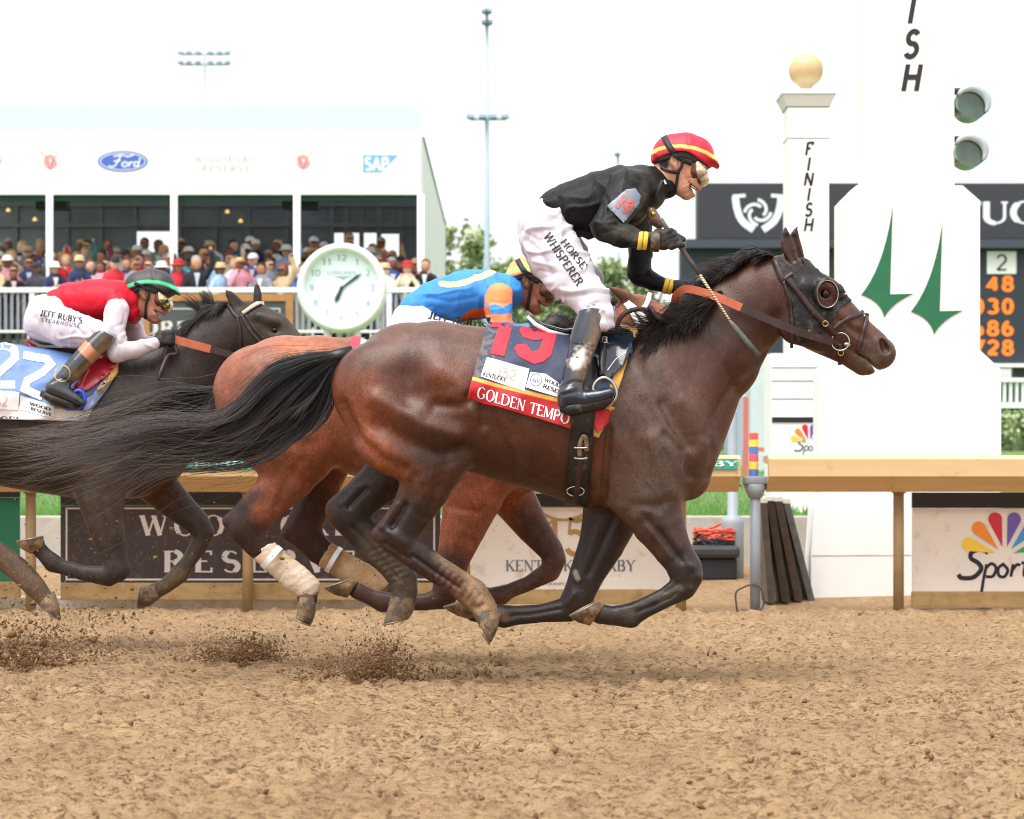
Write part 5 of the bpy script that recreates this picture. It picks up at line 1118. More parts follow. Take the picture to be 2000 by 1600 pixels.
# ---------- leading horse, dark bay
D1 = 10.0
def build_leader():
    fg = Figure(D1, (600, 425, 1765, 1265), 0.0066, 0.40)
    trunk = [(738, 756, 90, .19), (800, 746, 116, .25), (850, 752, 125, .27), (950, 782, 143, .285), (1050, 800, 156, .30), (1140, 815, 168, .29), (1215, 825, 170, .255), (1275, 835, 140, .21), (1318, 858, 86, .17)]
    fg.ch(trunk, .03)
    fg.ch([(1260, 790, 140, .19), (1322, 742, 128, .155), (1385, 692, 104, .12), (1440, 627, 85, .098), (1495, 582, 76, .088), (1530, 562, 64, .085)], .09)
    # head
    fg.ch([(1546, 578, 68, .088), (1590, 597, 64, .098), (1630, 627, 50, .083), (1668, 658, 43, .060), (1700, 680, 38, .054), (1718, 690, 32, .056)], .035)
    for s_ in (-1, 1):
        fg.ch([(1562, 632, 44, .035, s_ * .055), (1600, 654, 32, .032, s_ * .045)], .03)          # cheek
        fg.ch([(1575, 560, 14, .022, s_ * .088), (1612, 556, 12, .02, s_ * .086), (1640, 575, 9, .018, s_ * .075)], .02)   # brow
        fg.ch([(1630, 608, 9, .014, s_ * .078), (1668, 636, 8, .012, s_ * .058)], .02)           # facial crest
        fg.ch([(1722, 676, 17, .018, s_ * .040), (1733, 690, 15, .016, s_ * .036)], .02)         # nostril flare
        fg.ch([(1612, 573, 12, .008, s_ * .101)], .012, neg=True)                                # eye socket
        fg.ch([(1724, 668, 7, .024, s_ * .058), (1730, 683, 8.5, .024, s_ * .056)], .006, neg=True)  # nostril
    fg.ch([(1590, 655, 30, .05), (1655, 690, 24, .044), (1686, 711, 23, .046), (1694, 713, 20, .046)], .03)
    fg.ch([(1668, 690, 1.6, .2), (1692, 704, 1.6, .2), (1716, 728, 3.5, .2)], .006, neg=True)      # mouth line
    # ears
    for s_, dx, tipdx in ((-1, 0, 0), (1, 14, 10)):
        dyy = s_ * .055
        fg.ch([(1556 + dx, 526, 8, .018, dyy), (1549 + dx, 510, 10, .020, dyy), (1541 + dx, 490, 13.5, .022, dyy), (1537 + dx, 474, 13, .020, dyy), (1535 + dx + tipdx * .3, 460, 9, .014, dyy), (1534 + dx + tipdx * .6, 449, 4.5, .008, dyy), (1534 + dx + tipdx, 443, 1.6, .004, dyy)], .006)
        fg.ch([(1551 + dx, 510, 4, .012, dyy - .020), (1545 + dx, 495, 7.5, .016, dyy - .022), (1540 + dx, 477, 8.5, .016, dyy - .022), (1537 + dx, 462, 4.5, .010, dyy - .014)], .004, neg=True)
    # near hind
    n_ = -.13
    fg.ch([(742, 762, 92, .12), (785, 835, 98, .14), (835, 850, 92, .145), (856, 848, 79, .13), (852, 893, 62, .105)], .05, n_)
    fg.ch([(852, 880, 66, .105), (832, 948, 51, .08), (807, 998, 41, .058), (778, 1040, 34, .045), (775, 1052, 33, .043)], .04, n_)
    fg.ch([(800, 985, 20, .03), (752, 1030, 15, .026), (741, 1044, 17, .026)], .025, n_)
    fg.ch([(775, 1050, 34, .044), (800, 1074, 31, .036), (845, 1107, 27, .032), (890, 1136, 27, .034), (924, 1160, 30, .038), (944, 1184, 25, .036), (951, 1202, 24, .038)], .02, n_)
    # far hind
    f_ = .13
    fg.ch([(765, 790, 90, .12), (805, 850, 72, .12), (795, 890, 58, .10), (748, 935, 45, .075), (702, 978, 38, .055), (675, 1000, 36, .045)], .04, f_)
    fg.ch([(655, 993, 19, .028), (690, 965, 18, .03)], .02, f_)
    fg.ch([(675, 1002, 35, .045), (700, 1032, 33, .04), (728, 1067, 30, .034), (765, 1101, 29, .034), (787, 1130, 28, .037), (790, 1155, 26, .036), (788, 1172, 25, .036)], .02, f_)
    # near fore
    fg.ch([(1240, 900, 88, .09), (1262, 962, 72, .09), (1285, 1020, 52, .075), (1312, 1070, 38, .058), (1338, 1110, 31, .046)], .06, -.135)
    fg.ch([(1338, 1110, 31, .046), (1344, 1126, 29, .044), (1334, 1147, 26, .038), (1300, 1167, 20, .029), (1258, 1188, 20, .029), (1230, 1202, 24, .036), (1196, 1203, 19, .032), (1172, 1199, 20, .036)], .02, -.135)
    fg.ch([(1318, 1120, 12, .02), (1322, 1134, 9, .02)], .015, -.135)
    fg.ch([(1218, 1212, 10, .02), (1236, 1214, 11, .022)], .015, -.135)
    # far fore
    fg.ch([(1225, 930, 80, .09), (1196, 1000, 58, .08), (1176, 1060, 45, .066), (1148, 1118, 35, .052), (1128, 1168, 29, .043)], .05, .135)
    fg.ch([(1128, 1168, 29, .043), (1110, 1190, 25, .038), (1060, 1198, 18, .029), (1010, 1202, 19, .029), (984, 1204, 23, .035), (950, 1199, 18, .031), (928, 1195, 20, .034)], .02, .135)
    # flank fold, chest muscles
    fg.ch([(1352, 880, 42, .07, -.07), (1340, 930, 48, .08, -.06)], .05, mirror=True)
    fg.ch([(1285, 880, 70, .06, -.15)], .07, mirror=True)
    G = lambda pts, sig, dep, *a: (pts, sig * 1.12, dep * 1.25, *a)
    sc = [
        # hindquarter
        G([(668, 790), (696, 850), (742, 890), (790, 915)], 10, -.016), G([(655, 800), (690, 870), (745, 905)], 14, .010), G([(720, 860), (770, 900), (815, 935)], 18, .014),
        G([(735, 780), (775, 800), (830, 832), (890, 848)], 18, .022), G([(745, 835), (800, 868), (860, 888), (905, 880)], 18, -.022),
        G([(795, 735), (800, 765)], 26, -.016), G([(862, 728), (892, 745), (908, 772)], 24, .022), G([(918, 778), (900, 792), (850, 792)], 11, -.018),
        G([(820, 800), (880, 790), (925, 810)], 16, .008), G([(920, 800), (936, 850), (915, 905)], 8, .006),
        G([(810, 930), (795, 985), (770, 1025)], 9, -.009), G([(836, 930), (820, 980)], 13, .006), G([(880, 890), (850, 960), (835, 1010)], 8, -.006),
        G([(775, 930), (765, 985), (745, 1030)], 6, .004),
        # barrel and flank
        G([(950, 800), (985, 870), (1010, 925)], 10, -.006), G([(940, 790), (945, 830)], 8, -.010), G([(1010, 870), (1025, 930)], 12, .004), G([(1050, 880), (1065, 950)], 12, .004), G([(1090, 890), (1100, 965)], 12, .004),
        G([(960, 905), (1060, 955), (1130, 985)], 10, -.004),
        # shoulder
        G([(1255, 690), (1300, 780), (1345, 850)], 16, -.010), G([(1235, 700), (1275, 790), (1310, 860)], 20, .012), G([(1290, 690), (1335, 770), (1375, 840)], 22, .008),
        G([(1296, 790), (1316, 830), (1345, 870)], 12, -.018), G([(1325, 790), (1360, 850), (1375, 900)], 20, .012), G([(1300, 850), (1335, 885), (1350, 930)], 9, -.014), G([(1260, 790), (1285, 830)], 12, -.007),
        G([(1190, 840), (1185, 900), (1178, 985)], 7, -.016), G([(1210, 860), (1205, 930), (1200, 980)], 20, .014),
        G([(1225, 850), (1255, 900), (1262, 950)], 14, -.006), G([(1275, 855), (1295, 920), (1310, 970)], 14, .009), G([(1265, 880), (1275, 930)], 8, -.005),
        G([(1235, 985), (1280, 990), (1310, 975)], 9, -.006), G([(1240, 1010), (1262, 1000)], 8, .006), G([(1255, 1005), (1290, 1050), (1320, 1090)], 6, -.006), G([(1290, 1010), (1325, 1070)], 8, .004),
        G([(1390, 880), (1380, 930), (1350, 960)], 8, -.006),
        # neck
        G([(1500, 690), (1440, 740), (1400, 800), (1375, 850)], 10, -.009), G([(1450, 650), (1400, 720), (1350, 790)], 22, .007), G([(1520, 620), (1500, 660)], 14, -.008),
        G([(1420, 570), (1350, 640)], 18, -.004),
        # head
        G([(1545, 600), (1552, 650), (1580, 678)], 7, -.006), G([(1600, 640), (1640, 668), (1668, 688)], 5, -.004), G([(1640, 625), (1690, 662)], 6, -.004), G([(1655, 650), (1680, 668)], 5, .003), G([(1690, 640), (1712, 662)], 6, .003),
        G([(1604, 562), (1622, 562)], 4, .004), G([(1602, 584), (1622, 584)], 4, .004),
        # joints and tendons
        G([(1322, 1160), (1285, 1178), (1245, 1196)], 3, -.006), G([(1352, 1106)], 7, .006), G([(1364, 1126)], 6, .005), G([(1350, 1150)], 7, .005), G([(1288, 1036), (1332, 1096)], 5, -.009), G([(1265, 1030), (1312, 1088)], 6, .006),
        G([(1205, 1000), (1178, 1060), (1150, 1120)], 6, -.009, -1, (.05, 9)), G([(1172, 1020), (1150, 1080), (1130, 1130)], 8, .006, -1, (.05, 9)), G([(1095, 1190), (1040, 1200), (1000, 1203)], 3, -.006, -1, (.05, 9)), G([(985, 1216), (1002, 1214)], 5, .005, -1, (.05, 9)), G([(1120, 1160), (1108, 1180)], 6, .006, -1, (.05, 9)),
        G([(806, 1086), (850, 1118), (895, 1148)], 3.5, -.008), G([(775, 985), (748, 1030)], 5, .006), G([(790, 985), (764, 1028)], 4.5, -.010), G([(915, 1150), (935, 1176)], 7, .005), G([(925, 1188), (945, 1180)], 3, -.005), G([(930, 1198), (955, 1190)], 3, .004),
        G([(690, 1030), (738, 1084), (775, 1128)], 3.5, -.008, -1, (.05, 9)), G([(700, 950), (665, 985)], 5, .005, -1, (.05, 9)), G([(715, 955), (682, 990)], 4.5, -.009, -1, (.05, 9)), G([(780, 1135), (800, 1150)], 8, .004, -1, (.05, 9)),
        *[G([(846 + 11 * i, 1128 + 8 * i), (862 + 11 * i, 1104 + 8 * i)], 2.2, -.004) for i in range(8)], *[G([(722 + 8 * i, 1078 + 10 * i), (752 + 8 * i, 1066 + 10 * i)], 2.4, -.004, -1, (.05, 9)) for i in range(7)],
        G([(1340, 1095), (1358, 1120), (1352, 1150)], 6, .004), G([(1325, 1140), (1300, 1156)], 4, -.004), G([(1270, 1190), (1310, 1170)], 3, -.004), G([(1215, 1190), (1245, 1183)], 5, .003),
        G([(760, 1040), (790, 1060)], 8, .005), G([(752, 1062), (800, 1092)], 4, -.006),
    ]
    rv = np.random.default_rng(77)
    def vein(pts, dep=.0024, sig=1.7):
        q = spline(pts, 5); return ([(x + rv.normal(0, 1.2), y + rv.normal(0, 1.2)) for x, y in q], sig, dep)
    sc += [vein(p) for p in ([(1270, 1000), (1300, 1045), (1322, 1080)], [(1255, 930), (1285, 965), (1300, 1000)], [(1290, 860), (1310, 900), (1300, 950), (1310, 985)], [(1330, 840), (1345, 880), (1335, 920)], [(1060, 930), (1110, 950), (1160, 965)], [(990, 880), (1040, 920), (1075, 935)],
        [(1100, 860), (1090, 900), (1100, 940)], [(1640, 630), (1665, 650), (1690, 670)], [(1650, 660), (1672, 672), (1690, 690)], [(1600, 660), (1630, 672), (1655, 690)], [(850, 905), (838, 945), (815, 990)], [(690, 780), (700, 820), (730, 850)], [(1440, 720), (1410, 770), (1385, 830)], [(1220, 780), (1250, 830), (1245, 880)], [(1175, 760), (1195, 800), (1190, 850)])]
    B = lin((82, 47, 34))[:3]
    col = [
        ([(700, 780), (720, 850), (770, 910)], 40, 40, lin((140, 78, 50))[:3], None, .8), ([(880, 745)], 30, 40, lin((128, 78, 56))[:3], None, .7), ([(790, 1000), (830, 950)], 30, 20, lin((70, 46, 38))[:3], None, .6),  # lit rear muscle and bright hip bulge painted into the coat colour
        ([(820, 890), (880, 880)], 30, 40, lin((44, 32, 29))[:3], None, .85), ([(740, 668), (830, 640), (940, 650)], 26, 26, lin((104, 76, 64))[:3], None, .6),  # shade under the thigh muscle and pale croup sheen painted into the coat
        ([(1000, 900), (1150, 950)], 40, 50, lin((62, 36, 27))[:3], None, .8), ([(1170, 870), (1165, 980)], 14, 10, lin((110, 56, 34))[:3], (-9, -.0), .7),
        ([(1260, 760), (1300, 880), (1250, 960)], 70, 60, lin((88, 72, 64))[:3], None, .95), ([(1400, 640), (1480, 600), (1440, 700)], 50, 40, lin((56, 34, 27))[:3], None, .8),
        ([(1560, 640), (1600, 660)], 40, 30, lin((44, 34, 32))[:3], None, .8), ([(1650, 640), (1690, 660)], 26, 20, lin((96, 66, 54))[:3], None, .8),
        ([(1720, 690), (1690, 715)], 26, 16, lin((78, 66, 58))[:3], None, .9), ([(1712, 724), (1700, 716)], 5, 5, lin((122, 98, 74))[:3], None, .8),
        ([(1726, 677)], 8, 3, lin((70, 22, 18))[:3], None, .9),
        ([(1545, 500)], 40, 16, lin((56, 38, 32))[:3], None, .9), ([(1534, 446), (1552, 448)], 18, 8, lin((24, 20, 20))[:3]),
        # black points
        ([(1285, 1010), (1330, 1090)], 40, 30, lin((58, 46, 42))[:3], (-9, 0), .8), ([(1335, 1110), (1340, 1140), (1255, 1190), (1170, 1200)], 44, 12, lin((44, 38, 38))[:3], (-9, 0), .95),
        ([(1180, 1040), (1140, 1130), (1110, 1190), (930, 1200)], 52, 20, lin((46, 39, 38))[:3], (0.0, 9), .95), ([(1124, 1118), (1129, 1130)], 5, 1.5, lin((150, 140, 130))[:3], (0.0, 9), .9),
        ([(800, 1010), (770, 1045), (830, 1095)], 42, 26, BLK, (-9, 0), .92), ([(760, 930), (690, 985), (700, 1035), (790, 1150)], 50, 22, BLK, (0.0, 9), .95),
        # dust on the legs
        ([(860, 1085), (905, 1112), (938, 1150)], 12, 10, TAN_DIRT, (-9, 0), .6), ([(925, 1165), (951, 1200)], 26, 14, TAN_DIRT, (-9, 0), .6),
        ([(730, 1065), (790, 1120), (792, 1165)], 26, 18, lin((92, 80, 64))[:3], (0.0, 9), .8),
        ([(985, 1204), (978, 1200)], 9, 6, lin((120, 84, 60))[:3], (0, 9), .8),
        ([(1330, 1150), (1290, 1172)], 5, 5, lin((96, 84, 70))[:3], (-9, 0), .6), ([(1232, 1200)], 12, 10, lin((84, 72, 60))[:3], (-9, 0), .6),
    ]
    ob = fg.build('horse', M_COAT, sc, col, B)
    return ob, fg
HORSE1, _fg1 = build_leader()
recentre(HORSE1, (0.2, D1, 0))
tag(HORSE1, 'dark bay racehorse wearing black blinkers, in front of the field', 'horse', 'galloping racehorses')
for a in ((-.13, (924, 1192), (977, 1200), (930, 1212), (956, 1258)), (.13, (760, 1166), (812, 1168), (748, 1221), (802, 1206))):
    pass
hoof(D1, -.13, (925, 1190), (978, 1198), (936, 1222), (956, 1258), M_HOOF, HORSE1)
hoof(D1, .13, (764, 1164), (812, 1168), (748, 1220), (798, 1208), M_HOOF, HORSE1)
hoof(D1, -.135, (1180, 1180), (1152, 1222), (1166, 1175), (1113, 1203), M_HOOF, HORSE1)
hoof(D1, .135, (942, 1176), (926, 1212), (912, 1172), (867, 1186), M_HOOF, HORSE1)

def eyeball(px, py, D, r, parent, bvh):
    p, n = hit(bvh, px, py)
    c = (p if p else P(px, py, D)) + Vector((0, r * .42, 0))
    bm = bmesh.new(); bmesh.ops.create_uvsphere(bm, u_segments=16, v_segments=12, radius=r)
    me = bpy.data.meshes.new('eye'); bm.to_mesh(me); bm.free(); o = bpy.data.objects.new('eye', me); COL.objects.link(o)
    me.materials.append(M_EYE); me.polygons.foreach_set('use_smooth', np.ones(len(me.polygons), bool)); o.location = c; setparent(o, parent); return o
BVH1 = bvh_of([HORSE1])
eyeball(1612, 574, D1, .025, HORSE1, BVH1)

# tail of the leader: streams back to the left edge of the picture
g1 = [[(662, 690), (590, 700), (520, 722), (460, 785), (400, 825), (320, 822), (230, 838), (120, 862), (10, 850), (-70, 865)],
      [(660, 694), (595, 712), (525, 750), (465, 815), (390, 842), (300, 838), (210, 862), (110, 890), (0, 905)],
      [(658, 698), (600, 728), (535, 785), (470, 845), (390, 862), (300, 858), (220, 892), (120, 905), (20, 945), (-30, 950)],
      [(656, 704), (615, 750), (555, 820), (480, 872), (390, 880), (300, 882), (220, 925), (130, 960), (40, 985)],
      [(654, 712), (632, 770), (585, 842), (500, 886), (400, 896), (310, 905), (240, 948), (170, 975), (90, 1012), (40, 1030)]]
st = hair_flow(g1, 980, D1, 4, 20, (-.03, .03), (-.18, .14), m=26, clump=40, wav=11, lmin=.42, seed=3)
st2 = hair_flow([[(655, 705), (640, 760), (630, 800), (590, 850), (548, 880)], [(652, 712), (645, 790), (625, 830), (575, 868), (530, 885)], [(655, 700), (620, 770), (615, 810), (600, 840)], [(640, 745), (600, 790), (560, 810), (520, 850)]], 420, D1, 3, 10, (-.03, .03), (-.12, .02), m=12, clump=40, wav=3, seed=4)
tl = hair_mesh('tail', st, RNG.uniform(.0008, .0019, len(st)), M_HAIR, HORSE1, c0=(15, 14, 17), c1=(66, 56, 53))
tl2 = hair_mesh('tail_lock', st2, .0015, M_HAIR, HORSE1)
fly = hair_flow(g1, 170, D1, 6, 70, (-.03, .03), (-.25, .2), m=22, clump=2, wav=22, lmin=.4, seed=9); hair_mesh('flyaway_hair', fly, .0008, M_HAIR, HORSE1, c0=(24, 21, 22), c1=(92, 80, 74))
dk = MB(); dk.tube([P(x, y, D1) for x, y in ((690, 690), (655, 698), (610, 712), (570, 735))], [.035, .034, .026, .008], 12); dk.build('tail_dock', M_HAIR, HORSE1, True)

# mane of the leader: blown back in clumps along the crest
def mane(crest, D, n, length, down, parent, name='mane', seed=5, dyl=(-.10, -.02), mat=None, m=10, rad=.0016):
    rg = np.random.default_rng(seed); S = np.array(spline(crest, 12)); out = np.zeros((n, m, 3)); t = np.linspace(0, 1, m)
    nc = max(3, n // 45); cu = rg.uniform(0, 1, nc); cl = rg.uniform(.6, 1.25, nc); ca = rg.normal(0, .35, nc); cd = rg.uniform(0, 1, nc)
    for i in range(n):
        c = rg.integers(nc); u = np.clip(cu[c] + rg.normal(0, .03), 0, 1) * (len(S) - 1); a = min(int(u), len(S) - 2); p0 = S[a] + (S[a + 1] - S[a]) * (u - a)
        L = length(u / (len(S) - 1)) * cl[c] * rg.uniform(.7, 1.1); ang0 = down(u / (len(S) - 1)); ang = ang0[0] + (ang0[1] - ang0[0]) * t + ca[c] * .8 + rg.normal(0, .12)
        dx = np.cumsum(np.cos(ang)) / m * L; dz = np.cumsum(np.sin(ang)) / m * L
        yy = D + rg.uniform(-.02, .02) + (dyl[0] + (dyl[1] - dyl[0]) * np.clip(cd[c] + rg.normal(0, .1), 0, 1)) * t ** .7
        q = np.stack([p0[0] + dx, p0[1] + dz], 1)
        out[i, :, 0] = (q[:, 0] - CX) * yy / F; out[i, :, 1] = yy; out[i, :, 2] = CAMH - (q[:, 1] - HY) * yy / F
    return hair_mesh(name, out, rad, mat or M_HAIR, parent, .35)
# angles in picture space: 0 = right, pi/2 = down, pi = left
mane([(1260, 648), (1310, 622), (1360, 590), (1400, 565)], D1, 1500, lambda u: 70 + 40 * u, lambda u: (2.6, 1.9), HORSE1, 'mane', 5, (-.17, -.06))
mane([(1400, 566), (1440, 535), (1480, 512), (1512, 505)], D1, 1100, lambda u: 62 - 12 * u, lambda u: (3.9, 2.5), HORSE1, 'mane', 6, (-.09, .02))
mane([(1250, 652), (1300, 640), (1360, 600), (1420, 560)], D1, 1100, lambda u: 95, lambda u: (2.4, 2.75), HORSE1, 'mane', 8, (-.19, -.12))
# ---------- second horse, red bay (inside the leader)
D2 = 11.0
def build_bay():
    fg = Figure(D2, (395, 545, 1420, 1245), 0.0095, 0.40)
    fg.ch([(512, 768, 96, .19), (560, 768, 113, .24), (620, 778, 123, .265), (720, 800, 133, .28), (820, 812, 142, .29), (910, 820, 150, .27), (975, 828, 146, .235), (1020, 846, 88, .17)], .03)
    fg.ch([(980, 800, 125, .18), (1050, 765, 108, .14), (1120, 720, 86, .11), (1185, 665, 62, .085), (1235, 628, 48, .078)], .08)
    fg.ch([(1245, 622, 46, .085), (1290, 640, 42, .09), (1330, 675, 32, .065), (1368, 712, 26, .05)], .03)
    for s_ in (-1, 1):
        fg.ch([(1244, 596, 11, .02, s_ * .05), (1222, 580, 13, .02, s_ * .055), (1203, 568, 8, .012, s_ * .06), (1191, 561, 2.5, .005, s_ * .06)], .015)
    n_ = -.13
    fg.ch([(518, 776, 98, .12), (548, 840, 94, .14), (585, 855, 86, .14), (606, 850, 62, .12), (598, 888, 56, .10)], .05, n_)
    fg.ch([(595, 875, 58, .10), (567, 930, 50, .08), (525, 976, 40, .056), (486, 1020, 32, .044), (478, 1032, 31, .042)], .04, n_)
    fg.ch([(500, 968, 18, .028), (462, 1005, 14, .024), (449, 1018, 16, .024)], .02, n_)
    fg.ch([(478, 1032, 32, .042), (502, 1062, 28, .034), (540, 1098, 23, .029), (578, 1128, 24, .031), (600, 1150, 23, .034), (600, 1172, 20, .034)], .02, n_)
    f_ = .13
    fg.ch([(580, 830, 80, .12), (640, 890, 52, .1), (622, 960, 38, .07), (592, 1036, 33, .045)], .04, f_)
    fg.ch([(562, 1042, 15, .024), (590, 1000, 16, .028)], .02, f_)
    fg.ch([(592, 1040, 32, .042), (622, 1074, 28, .034), (662, 1102, 23, .029), (706, 1126, 24, .031), (736, 1142, 23, .034), (760, 1162, 18, .03), (768, 1172, 18, .034)], .02, f_)
    fg.ch([(940, 900, 85, .09), (925, 965, 60, .085), (905, 1030, 45, .07), (886, 1090, 33, .05), (874, 1145, 27, .042)], .05, -.135)
    fg.ch([(874, 1145, 27, .042), (868, 1166, 24, .038), (832, 1176, 17, .028), (780, 1177, 16, .028), (748, 1176, 21, .034), (722, 1166, 16, .03), (698, 1154, 17, .034)], .02, -.135)
    fg.ch([(960, 910, 70, .09), (1000, 970, 45, .08), (1040, 1030, 33, .056), (1075, 1074, 25, .042), (1083, 1092, 23, .04), (1074, 1116, 21, .036), (1032, 1140, 15, .027), (996, 1154, 15, .027), (978, 1163, 20, .034), (955, 1163, 15, .03), (935, 1158, 16, .034)], .035, .135)
    sc = [([(445, 800), (480, 870), (520, 905)], 9, -.006), ([(500, 790), (545, 830), (610, 850)], 12, .007), ([(480, 810), (530, 850), (600, 872)], 12, -.006), ([(590, 900), (560, 940), (540, 990)], 8, -.005),
          ([(930, 860), (940, 930)], 14, .006), ([(1000, 900), (1030, 960)], 9, -.006), ([(880, 990), (930, 1000)], 7, -.006), ([(900, 1010), (890, 1060)], 8, .004)]
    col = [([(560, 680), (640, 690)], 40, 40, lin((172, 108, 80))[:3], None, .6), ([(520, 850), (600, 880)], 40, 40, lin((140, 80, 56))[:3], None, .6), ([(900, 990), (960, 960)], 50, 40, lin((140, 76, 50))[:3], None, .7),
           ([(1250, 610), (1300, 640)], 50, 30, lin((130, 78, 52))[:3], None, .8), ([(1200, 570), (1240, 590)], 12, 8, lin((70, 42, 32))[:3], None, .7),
           ([(450, 1010), (480, 1045), (520, 1085), (600, 1160)], 38, 14, BLK, (-9, 0), .92), ([(470, 990), (500, 965)], 14, 10, BLK, (-9, 0), .8), ([(605, 970), (580, 1040), (640, 1090), (760, 1165)], 44, 22, lin((58, 40, 36))[:3], (0, 9), .95),
           ([(622, 920), (640, 890)], 40, 20, lin((92, 48, 34))[:3], (0.02, 9), .8),
           ([(880, 1110), (868, 1165), (750, 1178), (700, 1155)], 40, 16, lin((62, 46, 44))[:3], (-9, 0), .92), ([(1040, 1030), (1080, 1090), (1030, 1140), (940, 1160)], 36, 22, lin((74, 56, 50))[:3], (0, 9), .9),
           ([(560, 1110), (600, 1150)], 20, 10, TAN_DIRT, (-9, 0), .6), ([(720, 1130), (740, 1145)], 16, 8, lin((140, 110, 80))[:3], (0, 9), .7)]
    return fg.build('horse', M_COAT_BAY, sc, col, lin((132, 80, 59))[:3])
HORSE2 = build_bay(); recentre(HORSE2, (-.6, D2, 0))
tag(HORSE2, 'reddish bay racehorse with white bandages, partly hidden behind the leader', 'horse', 'galloping racehorses')
hoof(D2, -.13, (584, 1166), (618, 1166), (577, 1208), (606, 1222), M_HOOF, HORSE2)
hoof(D2, .13, (752, 1172), (780, 1160), (752, 1196), (776, 1206), M_HOOF, HORSE2)
hoof(D2, -.135, (700, 1136), (678, 1168), (684, 1132), (634, 1148), M_HOOF, HORSE2)
hoof(D2, .135, (940, 1142), (926, 1172), (915, 1140), (880, 1152), M_HOOF, HORSE2)
M_WRAP = simple('bandage_white', (226, 214, 196), .85, .1, 20, .5, 60, .004, dirt=(190, 156, 118), dirt_amt=.75, dscale=10, vec=(1, 1, 1))
M_WRAP2 = simple('bandage_dusty', (206, 176, 140), .85, .15, 20, .5, 60, .004, dirt=(176, 136, 94), dirt_amt=1.0, dscale=8)
M_TAPE = simple('tape_white', (242, 244, 248), .5, .04)
def wrap(D, dy, pts, mat, parent, tape):
    fg = Figure(D, (min(p[0] for p in pts) - 60, min(p[1] for p in pts) - 60, max(p[0] for p in pts) + 60, max(p[1] for p in pts) + 60), .006, .35)
    fg.ch(pts, .01, dy)
    a = np.array(pts[0][:2]); b = np.array(pts[-1][:2]); u = (b - a) / np.linalg.norm(b - a)
    def wr(V, N, px, py, D_):
        s_ = (px - a[0]) * u[0] + (py - a[1]) * u[1]; q = -(px - a[0]) * u[1] + (py - a[1]) * u[0]
        return .0009 * np.sin(s_ * .42 + q * .15 + 16 * vnoise(V, 14, 5)) + .003 * vnoise(V, 34, 2)
    o = fg.build('leg_wrap', mat, wrinkle=wr, smooth_it=1); setparent(o, parent)
    tp = MB(); q0 = P(tape[0], tape[1], D + dy)
    vs_ = []
    for (tx, ty, r) in (tape[:3], tape[3:]):
        for k in range(16):
            th = 2 * math.pi * k / 16; nx, nz = -u[1], u[0]
            c = P(tx + nx * r * math.cos(th), ty + nz * r * math.cos(th), D + dy); vs_.append((c.x, c.y + (r * D / F * 1.18) * math.sin(th), c.z))
    newmesh('tape', vs_, [(k, (k + 1) % 16, 16 + (k + 1) % 16, 16 + k) for k in range(16)], M_TAPE, o, True)
    return o
wrap(D2, -.13, [(518, 1078, 26, .034), (545, 1102, 26, .034), (578, 1130, 28.5, .038), (600, 1148, 26, .038)], M_WRAP, HORSE2, (526, 1085, 27.5, 535, 1093, 27.5))
wrap(D2, .13, [(640, 1086, 26.5, .034), (668, 1104, 26.5, .034), (708, 1127, 28, .038), (737, 1143, 25, .038)], M_WRAP2, HORSE2, (648, 1091, 28, 656, 1096, 28))
st = hair_flow([[(428, 762), (350, 768), (270, 795), (160, 838), (30, 862), (-50, 868)], [(424, 772), (340, 785), (250, 825), (120, 855), (-20, 880)], [(422, 780), (350, 810), (280, 850), (150, 870), (10, 905)], [(420, 790), (370, 830), (310, 865), (200, 885), (80, 915)]], 1000, D2, 5, 24, (-.03, .03), (-.08, .10), m=16, clump=18, wav=10, lmin=.4, seed=11)
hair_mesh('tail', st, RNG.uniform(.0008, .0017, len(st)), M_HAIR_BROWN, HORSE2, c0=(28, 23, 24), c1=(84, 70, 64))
st = hair_flow([[(428, 765), (405, 790), (395, 830), (398, 860)], [(430, 770), (415, 800), (405, 840)]], 160, D2, 3, 12, (-.05, .0), (-.1, .0), m=10, clump=20, wav=2, seed=12)
hair_mesh('tail_lock', st, .0013, M_HAIR_BROWN, HORSE2)
mane([(1080, 660), (1140, 628), (1200, 600), (1235, 588)], D2, 500, lambda u: 40, lambda u: (3.4, 2.4), HORSE2, 'mane', 15, (-.08, .02))

